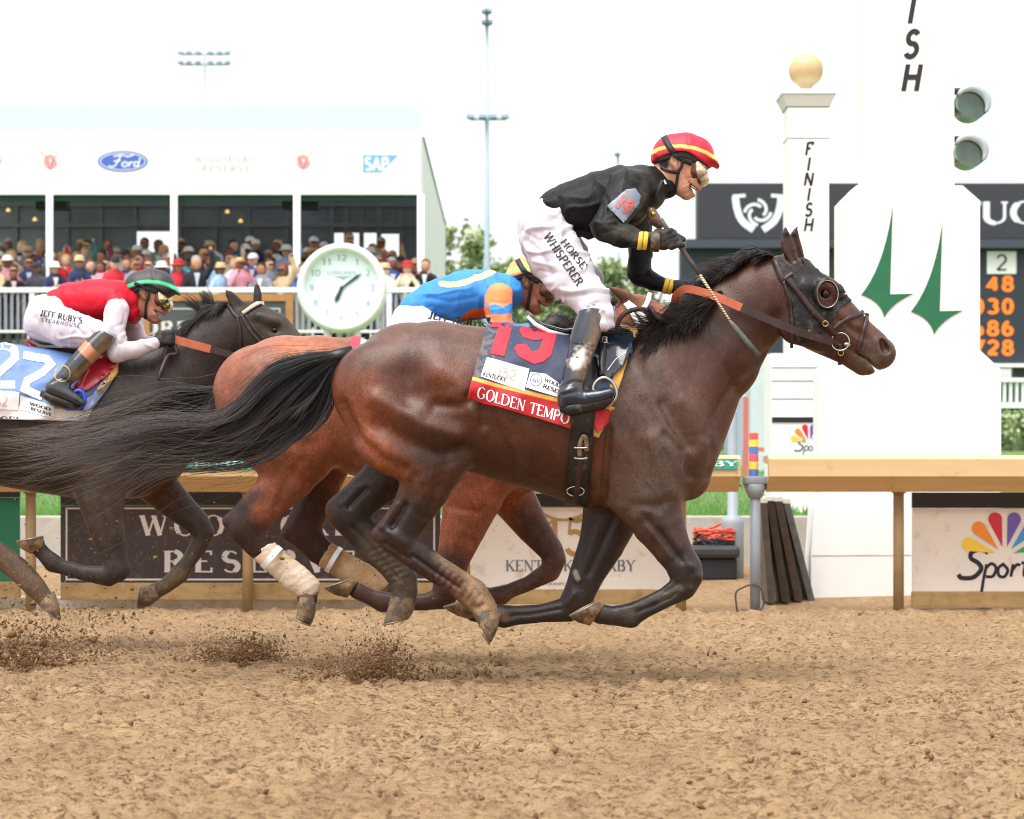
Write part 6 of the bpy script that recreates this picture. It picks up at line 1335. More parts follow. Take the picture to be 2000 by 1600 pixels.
# ---------- third horse, nearly black (along the inside, left of picture)
D3 = 12.0
def build_dark():
    fg = Figure(D3, (-420, 555, 640, 1215), 0.0100, 0.40)
    fg.ch([(-312, 775, 88, .19), (-262, 768, 108, .24), (-200, 780, 118, .265), (-100, 800, 128, .28), (0, 812, 136, .285), (100, 822, 143, .28), (190, 830, 148, .255), (250, 836, 138, .215), (290, 852, 88, .17)], .03)
    fg.ch([(250, 800, 118, .17), (300, 768, 100, .14), (355, 728, 80, .11), (415, 676, 62, .085), (462, 640, 50, .078)], .08)
    fg.ch([(486, 634, 46, .082), (530, 652, 44, .09), (572, 690, 36, .072), (610, 725, 29, .052), (630, 742, 25, .05)], .03)
    for s_ in (-1, 1):
        fg.ch([(500, 668, 32, .032, s_ * .05), (535, 690, 24, .03, s_ * .04)], .03)
        fg.ch([(505, 618, 10, .02, s_ * .08), (540, 628, 9, .018, s_ * .078)], .02)
        fg.ch([(536, 645, 10, .02, s_ * .088)], .01, neg=True)
    fg.ch([(470, 604, 12, .018, -.05), (458, 588, 12, .018, -.055), (447, 574, 8, .012, -.055), (440, 566, 2.5, .005, -.055)], .015)
    fg.ch([(466, 598, 6, .010, -.07), (455, 583, 7, .012, -.074), (447, 573, 4, .007, -.07)], .006, neg=True)
    fg.ch([(503, 598, 10, .018, .055), (503, 575, 9, .016, .055), (502, 560, 6, .01, .055), (501, 551, 2.5, .004, .055)], .015)
    fg.ch([(200, 905, 78, .09), (196, 962, 50, .08), (205, 1020, 37, .06), (222, 1080, 27, .045), (230, 1112, 23, .04)], .05, -.13)
    fg.ch([(230, 1112, 23, .04), (212, 1126, 20, .034), (160, 1119, 15, .027), (120, 1107, 15, .027), (104, 1100, 19, .033), (86, 1083, 15, .03), (76, 1072, 16, .034)], .02, -.13)
    fg.ch([(262, 900, 72, .09), (305, 946, 41, .075), (345, 986, 32, .055), (384, 1020, 25, .042), (397, 1040, 22, .038), (391, 1062, 18, .032), (369, 1096, 15, .027), (350, 1122, 19, .033), (326, 1143, 15, .03), (305, 1154, 16, .034)], .035, .13)
    fg.ch([(-300, 800, 92, .12), (-250, 850, 86, .13), (-200, 868, 62, .11), (-190, 905, 52, .09), (-160, 960, 40, .065), (-110, 1010, 31, .045)], .05, -.12)
    fg.ch([(-110, 1010, 30, .043), (-70, 1042, 27, .034), (-10, 1078, 24, .031), (40, 1116, 24, .032), (68, 1146, 22, .034), (84, 1164, 18, .032), (92, 1174, 18, .034)], .02, -.12)
    fg.ch([(-280, 810, 85, .12), (-260, 880, 60, .1), (-270, 960, 38, .06), (-300, 1010, 30, .045), (-240, 1050, 26, .034), (-170, 1100, 23, .031), (-100, 1140, 22, .033), (-60, 1160, 17, .03)], .04, .12)
    sc = [([(330, 740), (370, 800), (380, 850)], 12, -.005), ([(120, 880), (150, 930)], 10, .004), ([(245, 850), (225, 930)], 16, .007), ([(285, 850), (300, 910)], 9, -.006), ([(205, 990), (215, 1060)], 5, -.004), ([(320, 960), (370, 1010)], 5, -.004),
          ([(500, 640), (520, 630)], 8, .004), ([(560, 660), (590, 700)], 6, .004), ([(528, 655), (548, 655)], 4, .004)]
    col = [([(250, 900), (220, 980)], 60, 40, lin((84, 72, 64))[:3], None, .7), ([(320, 700), (420, 650)], 50, 40, lin((56, 48, 48))[:3], None, .6), ([(560, 660)], 40, 30, lin((92, 78, 70))[:3], None, .6),
           ([(270, 985), (330, 960)], 26, 20, lin((100, 58, 36))[:3], (-.1, .14), .6), ([(230, 1110), (100, 1105)], 30, 20, lin((62, 54, 50))[:3], (-9, 0), .8),
           ([(-10, 1078), (60, 1140), (90, 1170)], 30, 12, lin((108, 88, 72))[:3], (-9, 0), .9), ([(350, 1122), (310, 1150)], 18, 14, lin((120, 100, 74))[:3], (0, 9), .7), ([(390, 1062), (370, 1090)], 18, 14, lin((80, 70, 60))[:3], (0, 9), .6)]
    return fg.build('horse', M_COAT_BLACK, sc, col, lin((56, 46, 41))[:3])
HORSE3 = build_dark(); recentre(HORSE3, (-2.2, D3, 0))
tag(HORSE3, 'nearly black racehorse at the inside rail, ridden by the jockey in red', 'horse', 'galloping racehorses')
hoof(D3, -.13, (89, 1066), (60, 1082), (84, 1048), (33, 1058), M_HOOF, HORSE3)
hoof(D3, .13, (305, 1138), (312, 1170), (276, 1144), (270, 1188), M_HOOF, HORSE3)
hoof(D3, -.12, (76, 1180), (106, 1154), (86, 1192), (117, 1210), M_HOOF, HORSE3)
eyeball(536, 645, D3, .020, HORSE3, bvh_of([HORSE3]))
mane([(330, 690), (380, 645), (420, 615), (455, 598)], D3, 1300, lambda u: 52, lambda u: (3.5, 2.0), HORSE3, 'mane', 21, (-.09, .0))
mane([(400, 622), (425, 606), (445, 598)], D3, 150, lambda u: 50, lambda u: (4.2, 3.7), HORSE3, 'mane', 22, (-.03, .03))
mane([(235, 712), (280, 700), (330, 690)], D3, 900, lambda u: 64, lambda u: (2.6, 2.3), HORSE3, 'mane', 23, (-.14, -.05))
# ------------------------------------------------------------------ things draped over a body
def poly_tri(poly, step):
    bm = bmesh.new(); vs_ = [bm.verts.new((x, y, 0)) for x, y in poly]; fc = bm.faces.new(vs_); fc.normal_update()
    bmesh.ops.triangulate(bm, faces=bm.faces[:], ngon_method='EAR_CLIP')
    xs = [p[0] for p in poly]; ys = [p[1] for p in poly]
    for ax, lo, hi in ((0, min(xs), max(xs)), (1, min(ys), max(ys))):
        c = lo + step
        while c < hi:
            no = (1, 0, 0) if ax == 0 else (0, 1, 0); co = (c, 0, 0) if ax == 0 else (0, c, 0)
            bmesh.ops.bisect_plane(bm, geom=bm.verts[:] + bm.edges[:] + bm.faces[:], plane_co=co, plane_no=no); c += step
    bm.verts.index_update()
    V = [(v.co.x, v.co.y) for v in bm.verts]; Fc = [[v.index for v in f.verts] for f in bm.faces]; bm.free()
    return V, Fc
def drape_pts(pts, bvh, off, Dfall):
    """px points -> points lying off metres above whatever bvh shows there; misses take the depth of the nearest hit"""
    H = [hit(bvh, x, y) for x, y in pts]
    ok = [i for i, h in enumerate(H) if h[0] is not None]
    A = np.array([pts[i] for i in ok]) if ok else None
    out = []
    for i, (x, y) in enumerate(pts):
        p, n = H[i]
        if p is None:
            D = Dfall
            if ok:
                j = ok[int(np.argmin(np.hypot(A[:, 0] - x, A[:, 1] - y)))]; D = H[j][0].y + .02
            out.append(P(x, y, D))
        else:
            if n.y > 0: n = -n
            out.append(p + (n * .6 + Vector((0, -.4, 0))).normalized() * off)
    return out
def patch(name, poly, bvh, off, mat, D, parent=None, step=8, thick=0.0, smooth=True):
    V2, Fc = poly_tri(ccw(list(poly)), step)
    V = drape_pts(V2, bvh, off, D)
    ob = newmesh(name, V, [f[::-1] for f in Fc], mat, parent, smooth)
    if thick: solid(ob, thick)
    return ob
def strap(name, path, width, bvh, off, mat, D, parent=None, step=6, thick=.004):
    L, R = strip_quads(densify(spline(path, 5), step), width); n = len(L)
    M_ = [((a[0] + b[0]) / 2, (a[1] + b[1]) / 2) for a, b in zip(L, R)]
    V = drape_pts(L + M_ + R, bvh, off, D)
    Fc = [(i, i + 1, n + i + 1, n + i) for i in range(n - 1)] + [(n + i, n + i + 1, 2 * n + i + 1, 2 * n + i) for i in range(n - 1)]
    ob = newmesh(name, V, [f[::-1] for f in Fc], mat, parent, True); solid(ob, thick); return ob
def decal_text(name, txt, o, ux, up, bvh, off, mat, D, parent, step=.12, **kw):
    """o px origin of the baseline, ux px vector of the whole line, up px vector of one cap height; one object per letter"""
    _, adv = text_strips(txt, **kw); x0 = 0.0
    for chx in txt:
        st, a1 = text_strips(chx, **kw); V2, Fc = [], []
        for pts, w in st:
            L, R = strip_quads(densify(pts, step), w); n = len(V2)
            for a, b in zip(L, R): V2 += [a, b]
            Fc += [(n + 2 * i, n + 2 * i + 1, n + 2 * i + 3, n + 2 * i + 2) for i in range(len(L) - 1)]
        if V2:
            pp = [(o[0] + (x0 + x) / adv * ux[0] + y * up[0], o[1] + (x0 + x) / adv * ux[1] + y * up[1]) for x, y in V2]
            newmesh('letter', drape_pts(pp, bvh, off, D), Fc, mat, parent)
        x0 += a1 + kw.get('track', .08)
def decal_strips(name, strips, bvh, off, mat, D, parent, step=4):
    V2, Fc = [], []
    for pts, w in strips:
        L, R = strip_quads(densify(pts, step), w); n = len(V2)
        for a, b in zip(L, R): V2 += [a, b]
        Fc += [(n + 2 * i, n + 2 * i + 1, n + 2 * i + 3, n + 2 * i + 2) for i in range(len(L) - 1)]
    return newmesh(name, drape_pts(V2, bvh, off, D), Fc, mat, parent)

M_LEATHER = simple('leather_brown', (54, 36, 36), .45, .25, 20, .25, 160, .002, dirt=(120, 100, 80), dirt_amt=.05, dscale=40)
M_LEATHER_D = simple('leather_black', (24, 23, 25), .4, .25, 20, .25, 160, .002, dirt=(110, 92, 74), dirt_amt=.25, dscale=18)
M_ORANGE = simple('rein_rubber_orange', (184, 96, 66), .6, .12, 30, .2, 120, .002)
M_BRASS = simple('brass', (190, 158, 84), .28, .12, metal=1.0)
M_HOOD = simple('blinker_cloth', (20, 20, 23), .75, .25, 22, .4, 130, .003, dirt=(96, 90, 82), dirt_amt=.32, dscale=18)
M_PATENT = simple('patent_navy', (22, 30, 44), .14, .2, 10, .1, 30, .004, spec=.7)
M_RED = simple('felt_red', (212, 40, 60), .7, .08, 30, .2, 200, .002)
M_REDB = simple('cloth_red_band', (190, 34, 44), .7, .1, 30, .2, 200, .002)
M_GOLD = simple('cloth_gold', (226, 178, 96), .65, .15, 20, .2, 150, .002, dirt=(168, 130, 84), dirt_amt=.5)
M_PALE_RED = simple('print_pale_red', (226, 176, 168), .6, .05)
M_PRINT_BLUE = simple('print_navy', (60, 72, 100), .6, .05)

def cloth_sheet(name, corner, nu, nv, bvh, off, D, colour, mat, fold=.006, parent=None, seed=0):
    """corner(u,v)->px ; a cloth draped over bvh with soft folds"""
    pts = [corner(i / nu, j / nv) for j in range(nv + 1) for i in range(nu + 1)]
    V = np.array([tuple(p) for p in drape_pts(pts, bvh, off, D)])
    # above the topline the cloth turns over the back
    u = np.array([[i / nu, j / nv] for j in range(nv + 1) for i in range(nu + 1)])
    fl = fold * (np.sin(u[:, 0] * 17 + u[:, 1] * 9 + 5 * vnoise(V, 5, seed)) * (.25 + .75 * u[:, 1]) + 3.0 * vnoise(V, 9, seed + 1))
    V[:, 1] -= np.abs(fold) * .8 + fl
    q = np.arange(nu * nv); i = q % nu; j = q // nu; a = j * (nu + 1) + i
    Q = np.stack([a, a + nu + 1, a + nu + 2, a + 1], 1)
    ob = newmesh(name, V, Q, mat, parent, True)
    C = np.ones((len(V), 4)); C[:, :3] = colour(u, np.array(pts), V)
    ob.data.color_attributes.new('Col', 'FLOAT_COLOR', 'POINT').data.foreach_set('color', C.astype(np.float32).ravel())
    solid(ob, .004)
    return ob

# ---------- leader's saddle cloth, number 19
M_CLOTH = vcol_mat('saddle_cloth_weave', .62, .35, 240, .1, 12, bdist=.002)
def c19(u, v):
    top = (955 + 290 * u, 629 + 18 * u + 10 * math.sin(u * 3.1)); bot = (911 + 257 * u, 778 + 77 * u - 2 * math.sin(u * 3.14))
    return (top[0] + (bot[0] - top[0]) * v + 4 * math.sin(v * 3) * (u - .2), top[1] + (bot[1] - top[1]) * v)
def col19(u, p, V):
    nav = np.array(lin((44, 54, 82))[:3]); red = np.array(lin((190, 34, 44))[:3]); gold = np.array(lin((232, 176, 82))[:3]); dirt = np.array(lin((150, 130, 104))[:3])
    c = np.tile(nav, (len(u), 1)); c[u[:, 1] > .735] = gold; c[u[:, 1] > .785] = red
    e = (u[:, 0] > .94); c[e] = gold * .8
    w = np.clip((.12 - u[:, 0]) * 4 + vnoise(V, 60, 4, 4) * 2.4 - .15, 0, .4) * (u[:, 1] < .73); c += (dirt - c) * w[:, None]
    w = np.clip((u[:, 0] - .72) * 1.5 + vnoise(V, 25, 6), 0, .7) * (u[:, 1] > .7); c += (dirt * .9 - c) * w[:, None]
    return c
CLOTH1 = cloth_sheet('saddle_cloth', c19, 120, 70, BVH1, .016, D1 - .1, col19, M_CLOTH, .007, seed=2)
recentre(CLOTH1, P(1050, 840, D1 - .3))
tag(CLOTH1, 'navy saddle cloth with red number 19 on the leading horse', 'saddle cloth', 'numbered saddle cloths')
BVC1 = bvh_of([CLOTH1, HORSE1])
patch('number', [(962, 629), (1003, 632), (999, 645), (985, 697), (957, 691), (974, 640), (960, 640)], BVC1, .005, M_RED, D1 - .2, CLOTH1, 7)
patch('number', [(1014, 647), (1022, 636), (1032, 640), (1044, 650), (1056, 644), (1087, 656), (1076, 696), (1061, 707), (1043, 712), (1014, 698), (1004, 681), (1010, 674), (1027, 673), (1039, 688), (1053, 684), (1060, 664), (1042, 666), (1022, 660)], BVC1, .005, M_RED, D1 - .2, CLOTH1, 7)
pn1 = patch('sponsor_panel', [(951, 698), (1034, 721), (1024, 765), (939, 736)], BVC1, .005, M_WHITE, D1 - .2, CLOTH1, 8)
pn2 = patch('sponsor_panel', [(1036, 727), (1066, 731), (1096, 752), (1090, 776), (1027, 757)], BVC1, .005, M_WHITE, D1 - .2, CLOTH1, 8)
BVP1 = bvh_of([pn1, pn2, CLOTH1, HORSE1])
decal_text('lettering', '152', (969, 734), (36, 9), (5, -19), BVP1, .002, M_PALE_RED, D1 - .2, CLOTH1, thick=.14, thin=.09)
decal_text('lettering', 'KENTUCKY', (943, 734), (44, 12), (2, -8), BVP1, .002, M_INK, D1 - .2, CLOTH1, thick=.2, thin=.1)
decal_text('lettering', 'DERBY', (994, 748), (28, 8), (2, -8), BVP1, .002, M_PALE_RED, D1 - .2, CLOTH1, thick=.2, thin=.1)
decal_strips('ring', [([(1047 + 11 * math.cos(a / 24 * 6.2832), 742 + 12 * math.sin(a / 24 * 6.2832)) for a in range(25)], 1.2)], BVP1, .002, M_PRINT_BLUE, D1 - .2, CLOTH1, 3)
decal_text('lettering', 'WR', (1040, 747), (14, 2), (1, -9), BVP1, .002, M_PRINT_BLUE, D1 - .2, CLOTH1, thick=.14, thin=.1)
decal_text('lettering', 'WOOD', (1063, 745), (30, 12), (2, -7), BVP1, .002, M_INK, D1 - .2, CLOTH1, thick=.2, thin=.1, serif=.1)
decal_text('lettering', 'RESE', (1060, 757), (28, 11), (2, -7), BVP1, .002, M_INK, D1 - .2, CLOTH1, thick=.2, thin=.1, serif=.1)
decal_text('name_lettering', 'GOLDEN TEMPO', (930, 776), (180, 53), (4, -21), BVC1, .005, M_WHITE, D1 - .25, CLOTH1, thick=.17, thin=.08, serif=.1, track=.06)
# folded front corner of the cloth
patch('corner_flap', [(1146, 802), (1165, 786), (1196, 800), (1186, 826), (1167, 846)], BVC1, .012, M_REDB, D1 - .3, CLOTH1, 8, .004)
patch('corner_trim', [(1165, 784), (1180, 788), (1198, 798), (1192, 804), (1166, 792)], BVC1, .018, M_GOLD, D1 - .3, CLOTH1, 8, .004)
patch('front_roll', [(1205, 644), (1243, 645), (1246, 655), (1240, 664), (1206, 656)], BVC1, .016, M_GOLD, D1 - .2, CLOTH1, 8, .012)

# ---------- leader's saddle, girth, stirrup
SAD1 = empty('saddle', P(1140, 655, D1)); tag(SAD1, 'small dark racing saddle with steel stirrup under the standing jockey', 'saddle', 'racing saddles')
fl = patch('flap', [(1112, 662), (1150, 650), (1205, 644), (1236, 655), (1236, 690), (1215, 720), (1190, 742), (1172, 738), (1160, 700), (1120, 700)], BVC1, .02, M_PATENT, D1 - .2, SAD1, 8, .01)
BVF1 = bvh_of([fl, CLOTH1, HORSE1])
decal_text('lettering', 'JO', (1189, 682), (32, -6), (3, -17), BVF1, .004, M_WHITE, D1 - .3, fl, thick=.17, thin=.15)
strap('piping', [(1185, 726), (1205, 700), (1228, 690)], 2.0, BVF1, .004, M_STEEL, D1 - .3, fl)
def sdf_obj(name, D, box, chains, mat, parent=None, h=.005, k=.01, depth=.45, sculpt=(), colour=None, base=(.5, .5, .5), wrinkle=None, negs=(), extra=None, sm=1):
    fg = Figure(D, box, h, depth)
    for c in chains:
        if c and isinstance(c[0], (int, float)): fg.ch(c[2], c[0], c[1])
        else: fg.ch(c, k)
    for c in negs: fg.ch(c, .004, neg=True)
    o = fg.build(name, mat, sculpt, colour, base, wrinkle=wrinkle, extra=extra, smooth_it=sm)
    if parent: setparent(o, parent)
    return o
sdf_obj('seat', D1, (1015, 600, 1235, 690), [[(1034, 622, 5, .10), (1060, 640, 7, .14), (1100, 652, 8, .15), (1150, 648, 9, .14), (1200, 642, 9, .11), (1222, 644, 8, .08)], [(1160, 648, 14, .16), (1200, 650, 12, .15)]], M_PATENT, SAD1, .006, .02)
cb = MB(); cb.tube([P(x, y, D1 - .15) for x, y in ((1030, 618), (1046, 634), (1072, 648), (1110, 656))], [.006, .009, .010, .006], 8); cb.build('cantle_binding', M_WHITE, SAD1, True)
strap('girth', [(1140, 700), (1140, 770), (1136, 850), (1132, 910), (1128, 960), (1126, 982)], 45, BVC1, .02, M_LEATHER_D, D1 - .2, SAD1, 8, .006)
BVG = bvh_of([o for o in SAD1.children if o.name.startswith('girth')] + [CLOTH1, HORSE1])
strap('billet', [(1138, 862), (1134, 900), (1128, 950), (1122, 984)], 11, BVG, .012, M_LEATHER, D1 - .3, SAD1, 8, .004)
strap('billet', [(1132, 890), (1132, 868), (1139, 852), (1146, 858), (1144, 880)], 8, BVG, .016, simple('webbing_tan', (128, 112, 90), .7, .2), D1 - .3, SAD1, 5, .004)
for yy in (873, 893):
    strap('buckle', [(1121, yy), (1134, yy + 1), (1147, yy)], 3, BVG, .02, M_STEEL, D1 - .3, SAD1, 5, .005)
decal_strips('maker_mark', [([(1108 + 17 * math.cos(a / 20 * 6.2832) + 16, 957 + 9 * math.sin(a / 20 * 6.2832)) for a in range(21)], 1.5)], BVG, .012, M_WHITE, D1 - .3, SAD1, 3)
strap('stirrup_leather', [(1178, 668), (1176, 700), (1173, 738)], 13, BVF1, .018, M_LEATHER_D, D1 - .3, SAD1, 6, .006)
strap('stirrup_leather', [(1180, 664), (1181, 676)], 10, BVF1, .024, M_STEEL, D1 - .3, SAD1, 4, .006)
ib = MB(); ib.tube([P(x, y, D1 - .345) for x, y in spline([(1158, 766), (1160, 752), (1170, 741), (1182, 738), (1195, 746), (1203, 762), (1202, 778), (1192, 788)], 5)], .0075, 8)
ib.tube([P(1192, 788, D1 - .345), P(1160, 786, D1 - .335)], .009, 8); ib.build('stirrup_iron', M_STEEL, SAD1, True)

# ---------- leader's bridle
BR1 = empty('bridle', P(1560, 520, D1)); tag(BR1, 'brown leather bridle with black blinker hood and orange reins on the leader', 'bridle', 'racing bridles')
hood = patch('blinker_hood', [(1512, 514), (1522, 504), (1540, 520), (1556, 524), (1570, 516), (1562, 502), (1580, 508), (1604, 538), (1640, 558), (1652, 572)] + [(1614 + 20 * math.cos(math.radians(a)), 574 + 25 * math.sin(math.radians(a))) for a in range(-5, -346, -20)] + [(1653, 576), (1663, 588), (1640, 600), (1632, 615), (1618, 640), (1606, 650), (1590, 664), (1560, 672), (1548, 650), (1546, 600), (1538, 560)], BVH1, .007, M_HOOD, D1, BR1, 7, .004)
BVB = bvh_of([hood, HORSE1])
# eye cup: half shell behind and below the eye with a pale rim, opening forward
c0, n0 = hit(BVB, 1590, 575); cc = P(1614, 575, c0.y + .002)
rim = MB(); rp = [cc + Vector((.046 * math.cos(a) * .98 + .002, -.016 - .016 * max(0, -math.cos(a + .5)), .056 * math.sin(a))) for a in [2 * math.pi * i / 28 for i in range(28)]]
rim.tube(rp + [rp[0]], .0019, 6, False); rim.build('cup_rim', M_STEEL, BR1, True)
cup = []; cf = []
for j in range(7):
    for i in range(17):
        a = math.radians(95 + 200 * i / 16); t = j / 6
        r = 1.06 + .36 * t; cup.append(cc + Vector((.043 * math.cos(a) * r + .002, -.016 - .016 * max(0, -math.cos(a + .5)) + .020 * t * t, .053 * math.sin(a) * (1.06 + .2 * t))))
for j in range(6):
    for i in range(16): cf.append((j * 17 + i, j * 17 + i + 1, (j + 1) * 17 + i + 1, (j + 1) * 17 + i))
o = newmesh('eye_cup', cup, cf, M_LEATHER_D, BR1, True); solid(o, .004)
for nm, path, w in (('crownpiece', [(1512, 508), (1520, 530), (1530, 550)], 11), ('throatlatch', [(1530, 550), (1541, 585), (1546, 630), (1546, 680)], 6), ('browband', [(1530, 548), (1540, 540), (1548, 535)], 8),
                    ('cheekpiece', [(1536, 542), (1560, 572), (1586, 606), (1612, 633), (1632, 653)], 11), ('noseband', [(1627, 644), (1650, 626), (1687, 610)], 9), ('nose_strap', [(1694, 612), (1688, 640), (1680, 668), (1675, 686)], 7), ('chin_strap', [(1640, 672), (1642, 690), (1640, 712)], 7)):
    strap(nm, path, w, BVB, .010, M_LEATHER, D1, BR1, 5, .005)
def ring3(c, r, rad, mat, name, parent, flat=0.15):
    m = MB(); p = [c + Vector((r * math.cos(a), -flat * r * math.cos(a), r * math.sin(a))) for a in [2 * math.pi * i / 24 for i in range(24)]]
    m.tube(p + [p[0]], rad, 6, False); return m.build(name, mat, parent, True)
hb, _n = hit(BVH1, 1640, 668); ring3(Vector((hb.x, hb.y - .018, hb.z)), .037, .0035, M_STEEL, 'bit_ring', BR1)
bb = MB(); bb.tube([P(1648, 672, hb.y - .018), P(1655, 673, hb.y - .016), P(1666, 676, hb.y - .004)], [.007, .011, .003], 8); bb.build('bit', M_STEEL, BR1, True)
for (bx, by) in ((1611, 633), (1578, 652), (1641, 690)):
    h_, _n = hit(BVB, bx, by); ring3(Vector((h_.x, h_.y - .018, h_.z)), .011, .0025, M_BRASS, 'buckle', BR1)
def ribbon3(name, pts, width, mat, parent, up=(0, 0, 1), thick=.005):
    """a flat strap through free space"""
    pts = [Vector(p) for p in pts]; V, Fc = [], []
    for i, p in enumerate(pts):
        t = (pts[min(i + 1, len(pts) - 1)] - pts[max(i - 1, 0)]).normalized(); s_ = t.cross(Vector((0, 1, 0))).normalized()
        V += [p + s_ * width / 2, p - s_ * width / 2]
    Fc = [(2 * i, 2 * i + 1, 2 * i + 3, 2 * i + 2) for i in range(len(pts) - 1)]
    o = newmesh(name, V, Fc, mat, parent, False); solid(o, thick); return o
def rein_path(pts): return [P(x, y, d) for x, y, d in spline(pts, 6)]
ribbon3('rein_grip', rein_path([(1318, 592, 9.93), (1322, 576, 9.90), (1338, 565, 9.88), (1362, 568, 9.87), (1400, 580, 9.85), (1448, 601, 9.84)]), .034, M_ORANGE, BR1)
ribbon3('rein', rein_path([(1448, 601, 9.84), (1500, 624, 9.845), (1560, 648, 9.86), (1626, 668, hb.y - .02)]), .032, M_LEATHER, BR1)
ribbon3('rein', rein_path([(1318, 592, 9.93), (1308, 608, 9.95), (1296, 622, 9.98)]), .032, M_LEATHER, BR1)
lb = MB(); lb.tube(rein_path([(1206, 648, 9.86), (1208, 628, 9.85), (1224, 610, 9.85), (1252, 604, 9.86), (1278, 612, 9.88), (1292, 624, 9.9)]), .010, 8)
lb.tube(rein_path([(1270, 600, 9.86), (1282, 618, 9.85), (1296, 628, 9.88), (1282, 630, 9.9), (1268, 612, 9.9)]), .012, 8); lb.build('rein_knot', M_LEATHER, BR1, True)

# ---------- bay's white bridle
BR2 = empty('bridle', P(1260, 590, D2)); tag(BR2, 'white racing bridle on the half-hidden bay horse', 'bridle', 'racing bridles')
BVH2 = bvh_of([HORSE2]); MW = simple('bridle_white', (236, 238, 242), .5, .05)
for nm, path, w in (('browband', [(1250, 610), (1262, 595), (1270, 572)], 9), ('cheekpiece', [(1225, 590), (1245, 608), (1275, 640), (1300, 662)], 9), ('throatlatch', [(1222, 592), (1240, 622), (1252, 645)], 8)):
    strap(nm, path, w, BVH2, .010, MW, D2, BR2, 5, .005)
# ---------- dark horse's bridle and reins
BR3 = empty('bridle', P(480, 600, D3)); tag(BR3, 'thin brown bridle with pale browband on the nearly black horse', 'bridle', 'racing bridles')
BVH3 = bvh_of([HORSE3]); MB3 = simple('browband_pale', (172, 160, 142), .6, .15)
for nm, path, w, m in (('browband', [(474, 613), (490, 602), (505, 594), (516, 592)], 7, MB3), ('crownpiece', [(447, 596), (456, 612), (466, 622)], 6, M_LEATHER), ('throatlatch', [(464, 622), (470, 650), (470, 690)], 4, M_LEATHER), ('cheekpiece', [(472, 615), (485, 640), (505, 665), (524, 680)], 5, M_LEATHER), ('cheekpiece', [(480, 616), (500, 645), (530, 678)], 3, M_LEATHER)):
    strap(nm, path, w, BVH3, .010, m, D3, BR3, 5, .005)
ribbon3('rein_grip', rein_path([(338, 662, 11.86), (370, 671, 11.86), (411, 682, 11.87)]), .040, M_ORANGE, BR3)
ribbon3('rein', rein_path([(411, 682, 11.87), (440, 690, 11.88), (480, 703, 11.9), (540, 722, 11.9)]), .034, M_LEATHER, BR3)
lb = MB(); lb.tube(rein_path([(330, 664, 11.86), (322, 690, 11.85), (320, 715, 11.84), (310, 740, 11.8), (314, 725, 11.8), (328, 695, 11.85), (345, 690, 11.86), (335, 668, 11.86)]), .010, 8); lb.build('rein_knot', M_LEATHER, BR3, True)

# ---------- dark horse's saddle cloth (pale blue, 22) and red saddle
def c22(u, v):
    top = (-140 + 365 * u, 668 + 45 * u ** 2); bot = (-150 + 320 * u, 815 + 8 * u)
    return (top[0] + (bot[0] - top[0]) * v, top[1] + (bot[1] - top[1]) * v)
def col22(u, p, V):
    c = np.tile(np.array(lin((104, 134, 190))[:3]), (len(u), 1)); c[u[:, 1] > .80] = lin((226, 176, 92))[:3]; c[u[:, 1] > .83] = lin((236, 234, 234))[:3]
    return c
CLOTH3 = cloth_sheet('saddle_cloth', c22, 90, 50, BVH3, .016, D3 - .1, col22, M_CLOTH, .012, seed=9); recentre(CLOTH3, P(40, 830, D3 - .3))
tag(CLOTH3, 'pale blue saddle cloth with white numerals on the nearly black horse', 'saddle cloth', 'numbered saddle cloths')
BVC3 = bvh_of([CLOTH3, HORSE3])
decal_strips('number', [([(-14, 680), (10, 676), (28, 684), (30, 700), (10, 718), (-16, 742), (-10, 752), (30, 752)], 15)], BVC3, .005, M_WHITE, D3 - .2, CLOTH3)
decal_strips('number', [([(46, 694), (66, 698), (92, 702), (100, 712), (84, 728), (54, 744), (48, 760), (84, 776)], 15)], BVC3, .005, M_WHITE, D3 - .2, CLOTH3)
p3 = patch('sponsor_panel', [(-30, 762), (38, 766), (36, 802), (-30, 796)], BVC3, .006, M_WHITE, D3 - .2, CLOTH3, 8); p4 = patch('sponsor_panel', [(40, 772), (106, 794), (106, 818), (38, 800)], BVC3, .006, M_WHITE, D3 - .2, CLOTH3, 8)
BVP3 = bvh_of([p3, p4, CLOTH3])
decal_text('lettering', '152', (-20, 792), (34, 1), (1, -18), BVP3, .002, M_PALE_RED, D3 - .2, CLOTH3, thick=.15, thin=.1)
decal_text('lettering', 'WOOD', (58, 791), (40, 12), (1, -6), BVP3, .002, M_INK, D3 - .2, CLOTH3, thick=.22, thin=.12)
decal_text('lettering', 'RESERVE', (60, 801), (40, 12), (1, -6), BVP3, .002, M_INK, D3 - .2, CLOTH3, thick=.22, thin=.12)
decal_text('name_lettering', 'CEL', (0, 828), (44, 2), (0, -15), BVC3, .006, M_INK, D3 - .2, CLOTH3, thick=.17, thin=.08, serif=.1)
SAD3 = empty('saddle', P(170, 712, D3)); tag(SAD3, 'red racing saddle with bright blue stirrup under the crouching jockey', 'saddle', 'racing saddles')
M_SADRED = simple('saddle_red', (168, 30, 44), .3, .15, 10, spec=.6); M_BLUEP = simple('stirrup_blue', (36, 74, 190), .35, .1); M_SKIRT = simple('saddle_skirt_blue', (136, 154, 186), .5, .1)
f3 = patch('skirt', [(150, 790), (182, 770), (205, 742), (222, 705), (232, 712), (226, 735), (205, 768), (180, 800), (168, 806)], BVC3, .014, M_SKIRT, D3 - .2, SAD3, 8, .008)
patch('pad', [(188, 764), (208, 742), (220, 715), (230, 708), (230, 730), (218, 745), (196, 762)], bvh_of([f3, CLOTH3, HORSE3]), .014, M_GOLD, D3 - .2, SAD3, 8, .01)
